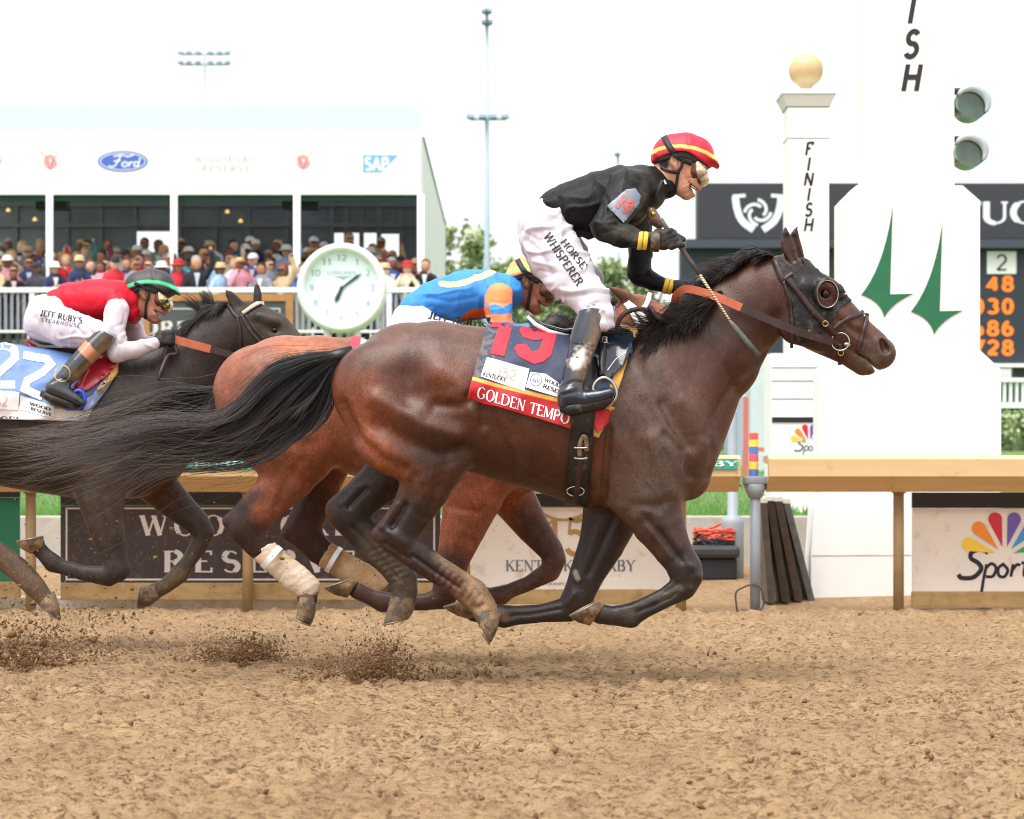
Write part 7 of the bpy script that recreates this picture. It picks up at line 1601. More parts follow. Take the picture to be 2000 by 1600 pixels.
patch('flap', [(142, 765), (165, 720), (185, 700), (215, 698), (222, 712), (205, 740), (180, 760), (160, 768)], bvh_of([f3, CLOTH3, HORSE3]), .018, M_SADRED, D3 - .2, SAD3, 8, .012)
sdf_obj('seat', D3, (40, 640, 250, 740), [[(56, 668, 4, .10), (80, 690, 6, .12), (110, 702, 8, .13), (170, 700, 9, .12), (215, 698, 10, .10), (226, 706, 9, .08)]], M_SADRED, SAD3, .007, .02)
ib = MB(); ib.tube([P(x, y, D3 - .355) for x, y in spline([(140, 790), (142, 772), (152, 763), (162, 768), (166, 784), (160, 796)], 5)], .010, 8); ib.tube([P(160, 797, D3 - .355), P(130, 798, D3 - .345)], .012, 8); ib.build('stirrup_iron', M_BLUEP, SAD3, True)
strap('stirrup_leather', [(172, 722), (164, 744), (156, 764)], 10, bvh_of([CLOTH3, HORSE3]), .034, M_SADRED, D3 - .3, SAD3, 6, .006)

# ---------- bay's cloth end, red and white (only the edge shows)
def c3(u, v):
    top = (685 + 250 * u, 664 + 12 * u); bot = (670 + 240 * u, 790 + 30 * u); return (top[0] + (bot[0] - top[0]) * v, top[1] + (bot[1] - top[1]) * v)
def col3(u, p, V):
    c = np.tile(np.array(lin((206, 52, 76))[:3]), (len(u), 1)); c[(u[:, 0] > .09) & (u[:, 1] < .3)] = lin((236, 236, 238))[:3]; return c
CLOTH2 = cloth_sheet('saddle_cloth', c3, 40, 24, BVH2, .02, D2 - .1, col3, M_CLOTH, .004, seed=4); recentre(CLOTH2, P(760, 800, D2 - .3))
tag(CLOTH2, 'red and white saddle cloth edge showing above the leader\'s croup', 'saddle cloth', 'numbered saddle cloths')
# ------------------------------------------------------------------ jockeys
M_SKIN = vcol_mat('skin', .48, .12, 160, .08, 16, .4)
_sk = M_SKIN.node_tree.nodes['Principled BSDF']; _sk.inputs['Subsurface Weight'].default_value = .08; _sk.inputs['Subsurface Radius'].default_value = (.012, .005, .003)
M_SILK = vcol_mat('racing_silks', .5, .3, 210, .14, 10, .22, .0, .003)
M_BREECH = vcol_mat('white_breeches', .7, .25, 160, .05, 8, .35, .25, .003)
M_BOOT = vcol_mat('boot_leather', .2, .1, 60, .2, 12, .6, coat=.3)
M_GLOVE = simple('glove_black', (30, 29, 30), .65, .25, 30, .4, 160, .002, dirt=(86, 78, 68), dirt_amt=.4, dscale=30)
M_LENS = simple('goggle_lens', (206, 194, 172), .09, .3, 30, .2, 20, .006, metal=.45, spec=.8, coat=.5)
M_HELM = vcol_mat('helmet_silk', .5, .15, 120, .08, 20, .45)
M_YELLOW = simple('band_yellow', (236, 196, 70), .55, .08)
M_STRAPB = simple('strap_black', (36, 36, 40), .6, .15)

M_GFRAME = simple('goggle_foam', (92, 60, 46), .6, .2, 30)
def head_tf(o, s_, rot):
    """places the head (drawn about the ear at 1317,316) at px o with scale and turn"""
    c, n = math.cos(rot), math.sin(rot)
    def f(q):
        x, y = q[0] - 1317, q[1] - 316
        return (o[0] + (x * c - y * n) * s_, o[1] + (x * n + y * c) * s_) + ((q[2] * s_,) + tuple(q[3:]) if len(q) > 2 else ())
    return f
def make_head(fg, H, dy=0.0):
    L = lambda pts: [H(p) for p in pts]
    fg.ch(L([(1316, 306, 40, .074), (1338, 308, 40, .074)]), .02, dy)
    fg.ch(L([(1352, 322, 27, .064), (1355, 344, 25, .058), (1348, 362, 21, .048), (1340, 374, 13, .034)]), .025, dy)
    fg.ch(L([(1316, 335, 28, .058), (1330, 366, 17, .044), (1340, 379, 10, .028)]), .02, dy)
    fg.ch(L([(1368, 338, 6, .011), (1375, 352, 6, .012), (1378, 358, 5.5, .012)]), .012, dy)
    for s_ in (-1, 1): fg.ch(L([(1370, 360, 4.2, .008, s_ * .013)]), .008, dy)
    fg.ch(L([(1352, 358, 6, .030), (1362, 366, 6.5, .024), (1366, 369, 4.2, .018)]), .008, dy)
    fg.ch(L([(1346, 376, 6, .026), (1354, 381, 5.0, .018)]), .008, dy)
    fg.ch(L([(1341, 382, 8, .022), (1344, 384, 6, .016)]), .01, dy)
    fg.ch(L([(1345, 360, 2.0, .06), (1350, 366, 4.0, .055), (1357, 374, 5.6, .045), (1368, 380, 6, .04)]), .003, dy, neg=True)
    for s_ in (-1, 1):
        fg.ch(L([(1316, 307, 7.5, .013, s_ * .080), (1315, 317, 7.5, .013, s_ * .081), (1319, 328, 4.5, .010, s_ * .074)]), .006, dy)
        fg.ch(L([(1319, 310, 3.6, .007, s_ * .094), (1318, 318, 4, .007, s_ * .094)]), .004, dy, neg=True)
        fg.ch(L([(1350, 340, 9, .015, s_ * .040)]), .02, dy)      # cheekbone
    fg.ch(L([(1292, 352, 24, .056), (1312, 332, 27, .056)]), .03, dy)
def skin_cols(H, base, hair, dy=None):
    L = lambda pts: [H(p) for p in pts]
    return [(L([(1293, 310), (1298, 322)]), 10, 3, hair), (L([(1306, 300), (1328, 298)]), 7, 3, hair), (L([(1300, 290), (1330, 285)]), 24, 8, hair), (L([(1348, 364), (1354, 371), (1362, 377)]), 3.6, 1.0, lin((62, 18, 18))[:3], None, .97), (L([(1355, 378), (1362, 368)]), 2.5, 2, lin((178, 100, 84))[:3], None, .6),
            (L([(1350, 345)]), 10, 9, tuple(b * c for b, c in zip(base, (1.1, .9, .85))), None, .6), (L([(1318, 314)]), 4, 4, tuple(b * .6 for b in base), None, .6), (L([(1330, 372), (1342, 386)]), 8, 8, tuple(b * .85 for b in base), None, .5)]
HEAD_SC = [([(1337, 362), (1341, 352), (1348, 347), (1355, 348)], 2.0, -.0055), ([(1341, 368), (1343, 358), (1349, 352)], 1.8, -.005), ([(1339, 357), (1345, 351)], 3, .003), ([(1346, 372), (1344, 379)], 2, -.004), ([(1330, 345), (1338, 362)], 5, .003), ([(1333, 376), (1340, 380)], 3, -.002)]
def make_helmet(H, D, dy, parent, colour, base, stripe, mat=None, strap_col=True, h=.0045, strap_c=None):
    L = lambda pts: [H(p) for p in pts]
    xs = [H((1250, 230))[0], H((1430, 400))[0], H((1250, 400))[0], H((1430, 230))[0]]; ys = [H((1250, 230))[1], H((1430, 400))[1], H((1250, 400))[1], H((1430, 230))[1]]
    fg = Figure(D, (min(xs), min(ys), max(xs), max(ys)), h, .2)
    fg.ch(L([(1316, 305, 43, .093), (1338, 304, 45, .096), (1354, 306, 41, .092)]), .02, dy)
    fg.ch(L([(1280, 366, 50, .3), (1326, 346, 47, .3), (1366, 377, 50, .3)]), .006, dy, neg=True)
    fg.ch(L([(1368, 304, 20, .078), (1392, 316, 9, .068), (1402, 326, 3.2, .05)]), .010, dy)
    fg.ch(L([(1372, 345, 22, .055), (1388, 352, 20, .055)]), .006, dy, neg=True)
    fg.ch(L([(1278, 304, 6, .06), (1278, 314, 6, .05)]), .01, dy)
    col = [(L(stripe[0]), stripe[1], .6, stripe[2])] if stripe else []
    fl_ = Figure(D, (min(xs), min(ys), max(xs), max(ys)), h, .2)
    fl_.ch(L([(1310, 308, 36, .081), (1338, 308, 39, .083), (1354, 311, 35, .079)]), .02, dy); fl_.ch(L([(1276, 376, 50, .3), (1322, 358, 47, .3), (1362, 384, 50, .3)]), .004, dy, neg=True)
    lo_ = fl_.build('helmet_liner', M_STRAPB)
    o = fg.build('helmet', mat or M_HELM, [(L([(1342, 262), (1345, 285), (1347, 305)]), 1.6, -.002)], col + list(colour), base); setparent(o, parent); setparent(lo_, o)
    return o
STRIPE = [(1270, 300), (1284, 292), (1305, 286), (1330, 285), (1356, 289), (1380, 298), (1402, 312)]
def make_goggles(H, D, dy, parent, bv, lens=M_LENS, helmet_bv=None, strap_path=None):
    L = lambda pts: [H(p) for p in pts]
    c = H((1366, 335))
    fg = Figure(D, (c[0] - 45, c[1] - 40, c[0] + 45, c[1] + 45), .004, .16)
    fg.ch(L([(1360, 322, 13, .077), (1364, 337, 20, .084), (1371, 350, 15, .061)]), .01, dy)
    o = fg.build('goggles', lens, smooth_it=1); setparent(o, parent)
    fr = fg = Figure(D, (c[0] - 45, c[1] - 40, c[0] + 45, c[1] + 45), .004, .16)
    fg.ch(L([(1354, 322, 13, .073), (1358, 338, 19.5, .079), (1364, 351, 15, .056)]), .01, dy)
    f2 = fg.build('goggle_frame', M_GFRAME, smooth_it=1); setparent(f2, o)
    return o
def band(px, py, r, D, dirv, width, mat, name, parent, wy=1.15):
    """a cuff round a limb: dirv is the limb's direction in px"""
    u = np.array(dirv, float); u /= np.linalg.norm(u); nrm = np.array([-u[1], u[0]]); V = []
    prof = ((-.5, .96), (-.42, 1.04), (0, 1.06), (.42, 1.04), (.5, .96))
    for s_, k in prof:
        for j in range(20):
            th = 2 * math.pi * j / 20; rr = r * k
            p = P(px + u[0] * width * s_ + nrm[0] * rr * math.cos(th), py + u[1] * width * s_ + nrm[1] * rr * math.cos(th), D); V.append((p.x, p.y + rr * D / F * wy * math.sin(th), p.z))
    Fc = [(i * 20 + j, i * 20 + (j + 1) % 20, (i + 1) * 20 + (j + 1) % 20, (i + 1) * 20 + j) for i in range(4) for j in range(20)]
    return newmesh(name, V, Fc, mat, parent, True)
def cloth_wr(amp=.003, fine=.002, seed=1, dirs=(14, 3)):
    def f(V, N, px, py, D):
        n = vnoise(V, 7, seed, 2)
        w_ = V + .05 * np.stack([vnoise(V, 6, seed + 8, 1), vnoise(V, 6, seed + 9, 1), vnoise(V, 6, seed + 10, 1)], 1)
        ridge = np.clip(1 - 9 * np.abs(vnoise(w_ * np.array([1.0, .6, 1.35]), 8, seed + 2, 1)), 0, 1)
        ridge2 = np.clip(1 - 8 * np.abs(vnoise(w_ * np.array([1.5, .6, .9]), 14, seed + 5, 1)), 0, 1)
        return amp * (.75 * ridge + .35 * ridge2 - .3) + fine * vnoise(V, 34, seed + 4, 2) + amp * .8 * n
    return f
def shrink(ch, a=.012): return ch
def body_core(fg, spec, D):
    for c in spec: fg.ch(c, .03, inflate=-.020)

# ---------- jockey in black on the leader
def jockey_black():
    D = D1; H = head_tf((1317, 316), 1.0, 0.0)
    torso = [(1072, 404, 22, .13), (1088, 410, 42, .14), (1110, 412, 51, .155), (1155, 404, 61, .165), (1210, 388, 63, .185), (1250, 372, 50, .165), (1280, 356, 30, .08)]
    armN = [(1228, 368, 41, .062, -.165), (1206, 408, 35, .056, -.215), (1183, 443, 29, .048, -.25)]
    foreN = [(1183, 444, 29, .048, -.25), (1216, 461, 25, .044, -.25), (1252, 469, 17, .034, -.245)]
    armF = [(1228, 372, 38, .06, .165), (1248, 440, 27, .05, .2), (1250, 500, 23, .045, .2), (1250, 536, 22, .045, .19)]
    foreF = [(1250, 536, 22, .045, .19), (1276, 551, 18, .038, .165), (1302, 559, 14, .031, .14)]
    hips = [(1084, 418, 36, .135), (1062, 442, 52, .165), (1060, 470, 46, .165)]
    thN = [(1064, 452, 50, .088, -.075), (1088, 502, 56, .086, -.14), (1122, 548, 47, .075, -.2), (1156, 590, 38, .066, -.25), (1171, 612, 29, .056, -.265), (1172, 626, 24, .052, -.27)]
    thF = [(x, y, r, w, -dy) for x, y, r, w, dy in thN]
    legN = [(1158, 612, 26, .05, -.275), (1143, 655, 27, .05, -.295), (1130, 705, 25, .047, -.315), (1118, 748, 22, .042, -.335), (1113, 766, 21, .042, -.34)]
    footN = [(1110, 776, 20, .042, -.34), (1140, 779, 16, .04, -.345), (1172, 773, 14, .042, -.35), (1192, 767, 11, .036, -.35)]
    legF = [(x, y, r, w, -dy) for x, y, r, w, dy in legN]; footF = [(x, y, r, w, -dy) for x, y, r, w, dy in footN]
    fg = Figure(D, (1000, 255, 1400, 815), .0050, .42)
    body_core(fg, [torso, armN, foreN, armF, foreF, hips, thN, thF, legN, legF], D)
    make_head(fg, H)
    base = lin((206, 156, 132))[:3]
    body = fg.build('person', M_SKIN, [([H(p) for p in a], s_, d) for a, s_, d in HEAD_SC], skin_cols(H, base, lin((30, 24, 24))[:3]), base)
    recentre(body, P(1090, 470, D))
    tag(body, 'jockey in black silks and white breeches standing in the stirrups', 'person', 'jockeys')
    blk = lin((17, 17, 20))[:3]
    def dust(C, V, px, py, D_, N):
        d = dist_poly(px, py, [(1240, 350), (1262, 390), (1250, 420)]); w = np.clip(1 - d / 46, 0, 1) * np.clip(.55 + vnoise(V, 16, 3, 4) * 2.2, 0, 1) * .34
        d2 = dist_poly(px, py, [(1190, 450), (1240, 465)]); w = np.maximum(w, np.clip(1 - d2 / 26, 0, 1) * np.clip(.4 + vnoise(V, 16, 5, 4) * 2.4, 0, 1) * .5)
        return C + (np.array(lin((128, 124, 116))[:3]) - C) * w[:, None]
    sc = [([(1190, 345), (1182, 380), (1190, 415)], 4, -.006), ([(1225, 340), (1250, 352), (1262, 376)], 3, -.004), ([(1180, 400), (1172, 430)], 4, -.005), ([(1065, 395), (1110, 375), (1180, 350)], 7, .003), ([(1090, 440), (1150, 455)], 8, -.005), ([(1100, 420), (1160, 425), (1190, 410)], 5, -.004),
          ([(1200, 440), (1215, 446)], 3, -.005), ([(1190, 436), (1210, 430)], 3, .004), ([(1170, 458), (1200, 450)], 3, -.003), ([(1245, 545), (1265, 530)], 3, -.004), ([(1240, 535), (1262, 520)], 3, .003)]
    shirt = sdf_obj('shirt', D, (1040, 300, 1330, 590), [[.03, 0, torso], [.03, 0, armN], [.012, 0, foreN], [.03, 0, armF], [.012, 0, foreF], [.015, 0, [(1278, 352, 25, .062), (1302, 364, 23, .058)]]], M_SILK, body, .0052, sculpt=sc, base=blk, wrinkle=cloth_wr(.0085, .0016, 3), extra=dust)
    wsc = [([(1030, 470), (1060, 500), (1075, 540)], 6, -.006), ([(1020, 450), (1050, 470), (1100, 460)], 4, -.005), ([(1090, 430), (1112, 460)], 3, -.005), ([(1100, 425), (1118, 455)], 3, .004), ([(1060, 560), (1110, 560)], 4, -.005), ([(1090, 580), (1140, 575)], 4, -.004), ([(1040, 510), (1080, 520)], 4, .005), ([(1050, 530), (1100, 535)], 4, -.004), ([(1140, 600), (1170, 590)], 3, -.004), ([(1150, 620), (1180, 605)], 3, .004)]
    br = sdf_obj('breeches', D, (995, 375, 1215, 655), [[.04, 0, hips], [.03, 0, thN], [.03, 0, thF], [.02, 0, [(1160, 608, 32, .055, -.265), (1182, 618, 18, .05, -.27), (1180, 630, 14, .05, -.27)]]], M_BREECH, body, .0055, sculpt=wsc, base=lin((196, 192, 204))[:3], wrinkle=cloth_wr(.018, .0012, 7), negs=[[(1146, 668, 34, .3)]])
    bvb = bvh_of([br])
    decal_text('lettering', 'HORSE', (1094, 474), (42, 52), (11, -8), bvb, .003, M_INK, D - .25, br, thick=.16, thin=.09, serif=.1, track=.1)
    decal_text('lettering', 'WHISPERER', (1061, 462), (66, 98), (14, -9), bvb, .003, M_INK, D - .25, br, thick=.16, thin=.09, serif=.1, track=.1)
    nav = lin((26, 38, 54))[:3]; mud = lin((132, 112, 84))[:3]
    def mudf(C, V, px, py, D_, N):
        d = dist_poly(px, py, [(1176, 625), (1160, 680), (1142, 735)]); w = np.clip(1.15 - d / 26, 0, 1) * np.clip(.75 + vnoise(V, 30, 3, 4) * 1.6, 0, 1) * .9
        C = C + (np.array(mud) - C) * w[:, None]
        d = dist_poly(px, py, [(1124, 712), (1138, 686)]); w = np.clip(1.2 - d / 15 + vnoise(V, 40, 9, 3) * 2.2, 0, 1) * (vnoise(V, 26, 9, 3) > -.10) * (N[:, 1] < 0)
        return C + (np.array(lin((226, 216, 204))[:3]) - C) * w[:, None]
    for s_, lg, ft in ((-1, legN, footN), (1, legF, footF)):
        bo = sdf_obj('boot', D, (1075, 595, 1215, 815), [[.02, 0, lg], [.025, 0, ft], [.01, 0, [(1100, 786, 12, .035, s_ * .34), (1098, 792, 9, .034, s_ * .34)]], [.005, 0, [(1154, 622, 27.5, .053, s_ * .277), (1146, 648, 28.5, .053, s_ * .29), (1140, 668, 28, .052, s_ * .3)]]], M_BOOT, body, .005, sculpt=[([(1100, 755), (1120, 745), (1136, 748)], 3, -.004), ([(1098, 765), (1125, 757)], 3, .003), ([(1118, 672), (1165, 678)], 1.5, -.003), ([(1100, 772), (1130, 765)], 3, -.003), ([(1140, 770), (1150, 782)], 2, -.002)], base=nav if s_ < 0 else lin((24, 26, 30))[:3], extra=mudf)
        so = MB(); so.tube([P(x, y, D + s_ * .345) for x, y in ((1094, 797), (1112, 799), (1140, 794), (1175, 785), (1196, 775))], [.018, .030, .030, .034, .018], 10); sb = so.build('boot_sole', M_LEATHER_D, bo, True)
        for v in sb.data.vertices: pass
    # gloves
    gl = Figure(D, (1250, 425, 1350, 515), .0036, .36)
    gl.ch([(1252, 470, 17, .030, -.245), (1272, 470, 17, .028, -.245), (1296, 468, 21, .026, -.25), (1308, 466, 18, .024, -.252)], .015)
    for i in range(4):
        ox, oy = 1303 + i * 5.5, 453 + i * 8.5
        gl.ch([(ox - 8, oy + 3, 7.5, .013, -.268), (ox + 7, oy - 2, 6.2, .011, -.275), (ox + 14, oy + 1, 5.6, .010, -.25), (ox + 9, oy + 4, 5, .009, -.222)], .006)
    gl.ch([(1285, 455, 9, .016, -.225), (1312, 456, 7, .012, -.222), (1334, 468, 6, .010, -.228)], .01)
    o = gl.build('glove', M_GLOVE, [([(1270, 455), (1288, 462), (1290, 490)], 1.5, -.002)]); setparent(o, body)
    band(1279, 473, 18.5, D - .25, (1, .05), 18, simple('glove_cuff_print', (66, 60, 54), .6, .3, 60, dirt=(196, 140, 60), dirt_amt=.3, dscale=40), 'cuff', o, 1.0)
    gl = Figure(D, (1290, 535, 1385, 590), .0038, .26)
    gl.ch([(1305, 560, 13, .028, .135), (1326, 561, 14, .03, .12), (1345, 562, 14, .03, .11)], .015)
    for i in range(4):
        gl.ch([(1345 + i * 2, 556 + i * 4, 6, .010, .085 + i * .004), (1360 + i * 1, 556 + i * 5, 5.6, .009, .07 + i * .01), (1368 - i, 564 + i * 4, 5, .009, .08 + i * .01), (1360 - i, 572 + i * 2, 5, .009, .10)], .006)
    gl.ch([(1330, 552, 7, .012, .14), (1352, 551, 6, .010, .12), (1364, 556, 5, .009, .10)], .01)
    o = gl.build('glove', M_GLOVE); setparent(o, body)
    for bx, by, r, dd, dv in ((1250, 469.5, 18, -.245, (1, .12)), (1260, 470.5, 17.2, -.245, (1, .12)), (1300, 558.5, 15, .14, (1, .25)), (1309.5, 560.5, 14.5, .135, (1, .25))):
        band(bx, by, r, D + dd, dv, 9, M_YELLOW, 'wrist_band', body)
    # sleeve number
    bvs = bvh_of([shirt])
    pl = patch('sleeve_number_holder', [(1222, 371), (1240, 369), (1250, 383), (1246, 400), (1217, 437), (1186, 404)], bvs, .006, simple('sleeve_plastic', (112, 132, 164), .3, .2, 20, dirt=(150, 146, 140), dirt_amt=.5), D - .25, shirt, 6, .003)
    bvp = bvh_of([pl, shirt])
    decal_text('lettering', '19', (1199, 403), (24, 15), (17, -20), bvp, .004, simple('print_coral', (216, 84, 82), .6, .1, dirt=(150, 130, 120), dirt_amt=.4), D - .27, shirt, thick=.26, thin=.22, track=.12)
    st_ = MB(); st_.tube([P(x, y, D - .155) for x, y in ((1294, 352), (1286, 370), (1280, 398))], .007, 6); st_.build('lanyard', M_STRAPB, body, True)
    gb = sdf_obj('spare_goggles', D, (1255, 395, 1305, 455), [[(1272, 414, 10, .03, -.15), (1278, 428, 13, .035, -.15), (1288, 440, 8, .03, -.15)]], simple('goggle_brown', (96, 70, 58), .2, .3, 20, spec=.7), body, .004)
    bs = MB(); bs.lathe((0, 0, 0), [(0.0001, -.004), (.010, -.003), (.010, .003), (.0001, .004)], 16); bt = bs.build('button', M_BRASS, gb, True); bt.rotation_euler = (math.pi / 2, 0, 0); bt.location = P(1276, 418, D - .185) - wloc(gb)
    tt = MB(); tt.tube([P(1350, 362.5, D - .041), P(1355, 366.5, D - .036), P(1359, 369.5, D - .029)], [.0012, .0024, .0016], 6); tt.build('teeth', M_WHITE, body, True)
    hm = make_helmet(H, D, 0, body, [], lin((204, 34, 62))[:3], (STRIPE, 3.2, lin((248, 204, 92))[:3]))
    make_goggles(H, D, 0, body, None)
    bvh_h = bvh_of([hm, body])
    strap('goggle_strap', [(1297, 268), (1308, 288), (1324, 305), (1352, 319)], 12, bvh_h, .004, M_STRAPB, D - .08, hm, 4, .003)
    for pth, w in (([(1335, 306), (1331, 325), (1325, 336), (1321, 360), (1318, 376)], 5.5), ([(1291, 327), (1305, 334), (1325, 338)], 6)):
        strap('chin_strap', pth, w, bvh_h, .004, M_STRAPB, D - .08, hm, 4, .003)
    cl = decal_strips('collar_star', [([(1296, 352), (1300, 360)], 4)], bvs, .004, M_WHITE, D, shirt)
    return body
JOCK1 = jockey_black()
# whip
WH = MB()
wp = [(1290, 428), (1306, 452), (1332, 487), (1350, 512), (1366, 536)]
WH.tube([P(x, y, D1 - .25) for x, y in wp], [.010, .0095, .0095, .009, .0085], 10); w_ = WH.build('whip', simple('whip_grip', (74, 68, 64), .6, .35, 60, .5, 90, .003), None, True); recentre(w_, P(1306, 452, D1 - .25))
tag(w_, 'riding whip with dark grip and pale banded shaft held by the jockey in black', 'whip')
m_, nt_, b_ = new_mat('whip_shaft_banded')
wv = nd(nt_, 'ShaderNodeTexWave', wave_type='BANDS', bands_direction='Z'); wv.inputs['Scale'].default_value = 32; tc_ = nd(nt_, 'ShaderNodeTexCoord'); nt_.links.new(tc_.outputs['Object'], wv.inputs['Vector'])
nt_.links.new(ramp(nt_, wv.outputs['Fac'], .3, .6, lin((112, 92, 70)), lin((224, 204, 166))), b_.inputs['Base Color']); b_.inputs['Roughness'].default_value = .5
q = MB(); q.tube([P(x, y, D1 - .25) for x, y in ((1366, 536), (1390, 572), (1420, 618), (1430, 633))], [.0065, .006, .005, .005], 8); q.build('shaft', m_, w_, True)
q = MB(); q.tube([P(x, y, D1 - .25) for x, y in ((1426, 627), (1432, 636), (1455, 664), (1482, 695))], [.006, .012, .013, .012], 8); fo = q.build('popper', simple('whip_popper', (86, 88, 84), .5, .25, 40), w_, True)

# ---------- jockey in red on the dark horse
def jockey_red():
    D = D3; H = head_tf((279, 573), .83, math.radians(-5))
    torso = [(112, 590, 26, .12), (140, 588, 36, .14), (185, 589, 43, .165), (228, 588, 41, .17), (250, 590, 30, .12)]
    armN = [(228, 606, 25, .058, -.165), (222, 645, 22, .052, -.20), (230, 688, 20, .046, -.215)]
    foreN = [(230, 688, 20, .046, -.215), (262, 684, 18, .042, -.2), (302, 671, 12, .032, -.17)]
    armF = [(235, 606, 25, .058, .165), (262, 645, 20, .05, .19), (275, 672, 17, .044, .18)]; foreF = [(275, 672, 17, .044, .18), (310, 668, 12, .032, .14)]
    hips = [(118, 595, 28, .13), (92, 612, 38, .16), (88, 632, 40, .165)]
    thN = [(88, 626, 40, .085, -.08), (128, 640, 40, .08, -.15), (172, 650, 32, .068, -.22), (202, 654, 24, .056, -.26)]
    thF = [(x, y, r, w, -d) for x, y, r, w, d in thN]
    legN = [(204, 658, 20, .05, -.27), (178, 684, 21, .05, -.29), (152, 712, 20, .047, -.315), (128, 738, 18, .042, -.335), (120, 746, 17, .042, -.34)]
    footN = [(104, 758, 16, .042, -.345), (128, 768, 14, .04, -.35), (150, 780, 11, .04, -.35), (160, 787, 8, .034, -.35)]
    legF = [(x, y, r, w, -d) for x, y, r, w, d in legN]; footF = [(x, y, r, w, -d) for x, y, r, w, d in footN]
    fg = Figure(D, (35, 505, 375, 815), .0062, .42); body_core(fg, [torso, armN, foreN, armF, foreF, hips, thN, thF, legN, legF], D); make_head(fg, H)
    base = lin((190, 134, 110))[:3]
    body = fg.build('person', M_SKIN, [([H(p) for p in a], s_, d) for a, s_, d in HEAD_SC], skin_cols(H, base, lin((40, 30, 28))[:3]), base)
    recentre(body, P(100, 650, D)); tag(body, 'jockey in red vest with white sleeves crouching over the nearly black horse', 'person', 'jockeys')
    red = lin((206, 26, 48))[:3]; wh = lin((206, 194, 202))[:3]
    sc = [([(120, 605), (160, 630), (205, 635)], 4, -.004), ([(230, 570), (245, 610), (240, 635)], 3, -.004), ([(205, 590), (206, 640)], 3, -.006), ([(222, 660), (240, 650)], 3, -.004), ([(225, 675), (248, 668)], 3, -.004), ([(220, 640), (242, 632)], 3, -.003)]
    tz = sdf_obj('vest', D, (95, 535, 290, 660), [[.03, 0, torso], [.02, 0, [(240, 600, 32, .13), (256, 612, 22, .10)]], [.02, 0, [(228, 600, 22, .05, -.15), (228, 600, 22, .05, .15)]]], M_SILK, body, .0060, sculpt=sc, base=red, wrinkle=cloth_wr(.007, .001, 13))
    sl = [sdf_obj('sleeve', D, (190, 570, 330, 720), [[.02, 0, a], [.012, 0, b]], M_SILK, body, .0055, sculpt=sc, base=wh, wrinkle=cloth_wr(.007, .001, 17)) for a, b in ((armN, foreN), (armF, foreF))]
    br = sdf_obj('breeches', D, (35, 555, 240, 700), [[.04, 0, hips], [.03, 0, thN], [.03, 0, thF]], M_BREECH, body, .006, sculpt=[([(60, 650), (100, 670), (150, 675)], 3, -.004), ([(120, 655), (140, 690)], 3, -.004), ([(150, 640), (175, 670)], 3, -.004), ([(170, 640), (190, 660)], 3, -.004), ([(70, 620), (90, 655)], 4, -.003)], base=lin((198, 192, 204))[:3], wrinkle=cloth_wr(.012, .001, 19))
    bvb = bvh_of([br])
    decal_text('lettering', "JEFF RUBY'S", (78, 616), (82, 16), (2, -11), bvb, .003, M_INK, D - .2, br, thick=.2, thin=.1, track=.12)
    decal_text('lettering', 'STEAKHOUSE', (80, 628), (75, 12), (2, -7), bvb, .003, M_INK, D - .2, br, thick=.12, thin=.1, track=.3)
    for s_, lg, ft in ((-1, legN, footN), (1, legF, footF)):
        def paint(C, V, px, py, D_, N):
            d = dist_poly(px, py, [(150, 685), (185, 720)]); top = (px * .7 - py * .7 > -372) & (px * .7 - py * .7 < -348)
            C = np.where(top[:, None], np.array(lin((196, 122, 88))[:3]), C)
            w = np.clip(1.2 - dist_poly(px, py, [(208, 672), (185, 705), (150, 738)]) / 16, 0, .85) * np.clip(.8 + vnoise(V, 28, 2), 0, 1)
            return C + (np.array(lin((146, 118, 78))[:3]) - C) * w[:, None]
        bo = sdf_obj('boot', D, (70, 640, 230, 812), [[.02, 0, lg], [.025, 0, ft]], M_BOOT, body, .0055, sculpt=[([(98, 745), (120, 738), (140, 750)], 3, -.004)], base=lin((40, 46, 52))[:3], extra=paint)
        so = MB(); so.tube([P(x, y, D + s_ * .348) for x, y in ((80, 768), (100, 777), (130, 788), (162, 797))], [.016, .028, .03, .016], 8); so.build('boot_sole', M_LEATHER_D, bo, True)
    bvl = bvh_of([o for o in body.children if o.name.startswith('boot')])
    decal_strips('boot_loop', [([(122 + 16 * math.cos(a / 18 * 6.2832) * .75 + 9 * math.sin(a / 18 * 6.2832), 730 + 12 * math.sin(a / 18 * 6.2832) - 10 * math.cos(a / 18 * 6.2832)) for a in range(19)], 1.8)], bvl, .004, M_GOLD, D - .35, body)
    for dy_, cx in ((-.16, 0), (.13, 8)):
        gl = Figure(D, (290, 630, 365, 700), .0045, .3)
        gl.ch([(300 + cx, 672, 12, .028, dy_), (316 + cx, 664, 14, .03, dy_ + .01), (326 + cx, 660, 13, .03, dy_ + .02)], .012)
        for i in range(4):
            gl.ch([(322 + cx + i, 650 + i * 6, 6, .011, dy_ - .012), (334 + cx, 651 + i * 6, 5.5, .010, dy_ - .006), (338 + cx, 656 + i * 6, 5, .009, dy_ + .02), (330 + cx, 659 + i * 5, 5, .009, dy_ + .035)], .006)
        gl.ch([(312 + cx, 652, 6, .012, dy_ + .03), (330 + cx, 648, 5, .010, dy_ + .03)], .01)
        o = gl.build('glove', M_GLOVE); setparent(o, body)
    hm = make_helmet(H, D, 0, body, [], lin((56, 58, 58))[:3], ([(x, y + 4) for x, y in STRIPE], 3.4, lin((70, 196, 140))[:3]), h=.005)
    make_goggles(H, D, 0, body, None, simple('goggle_mirror', (206, 192, 150), .05, .25, 20, .2, 14, .006, metal=.9))
    bvh_h = bvh_of([hm, body])
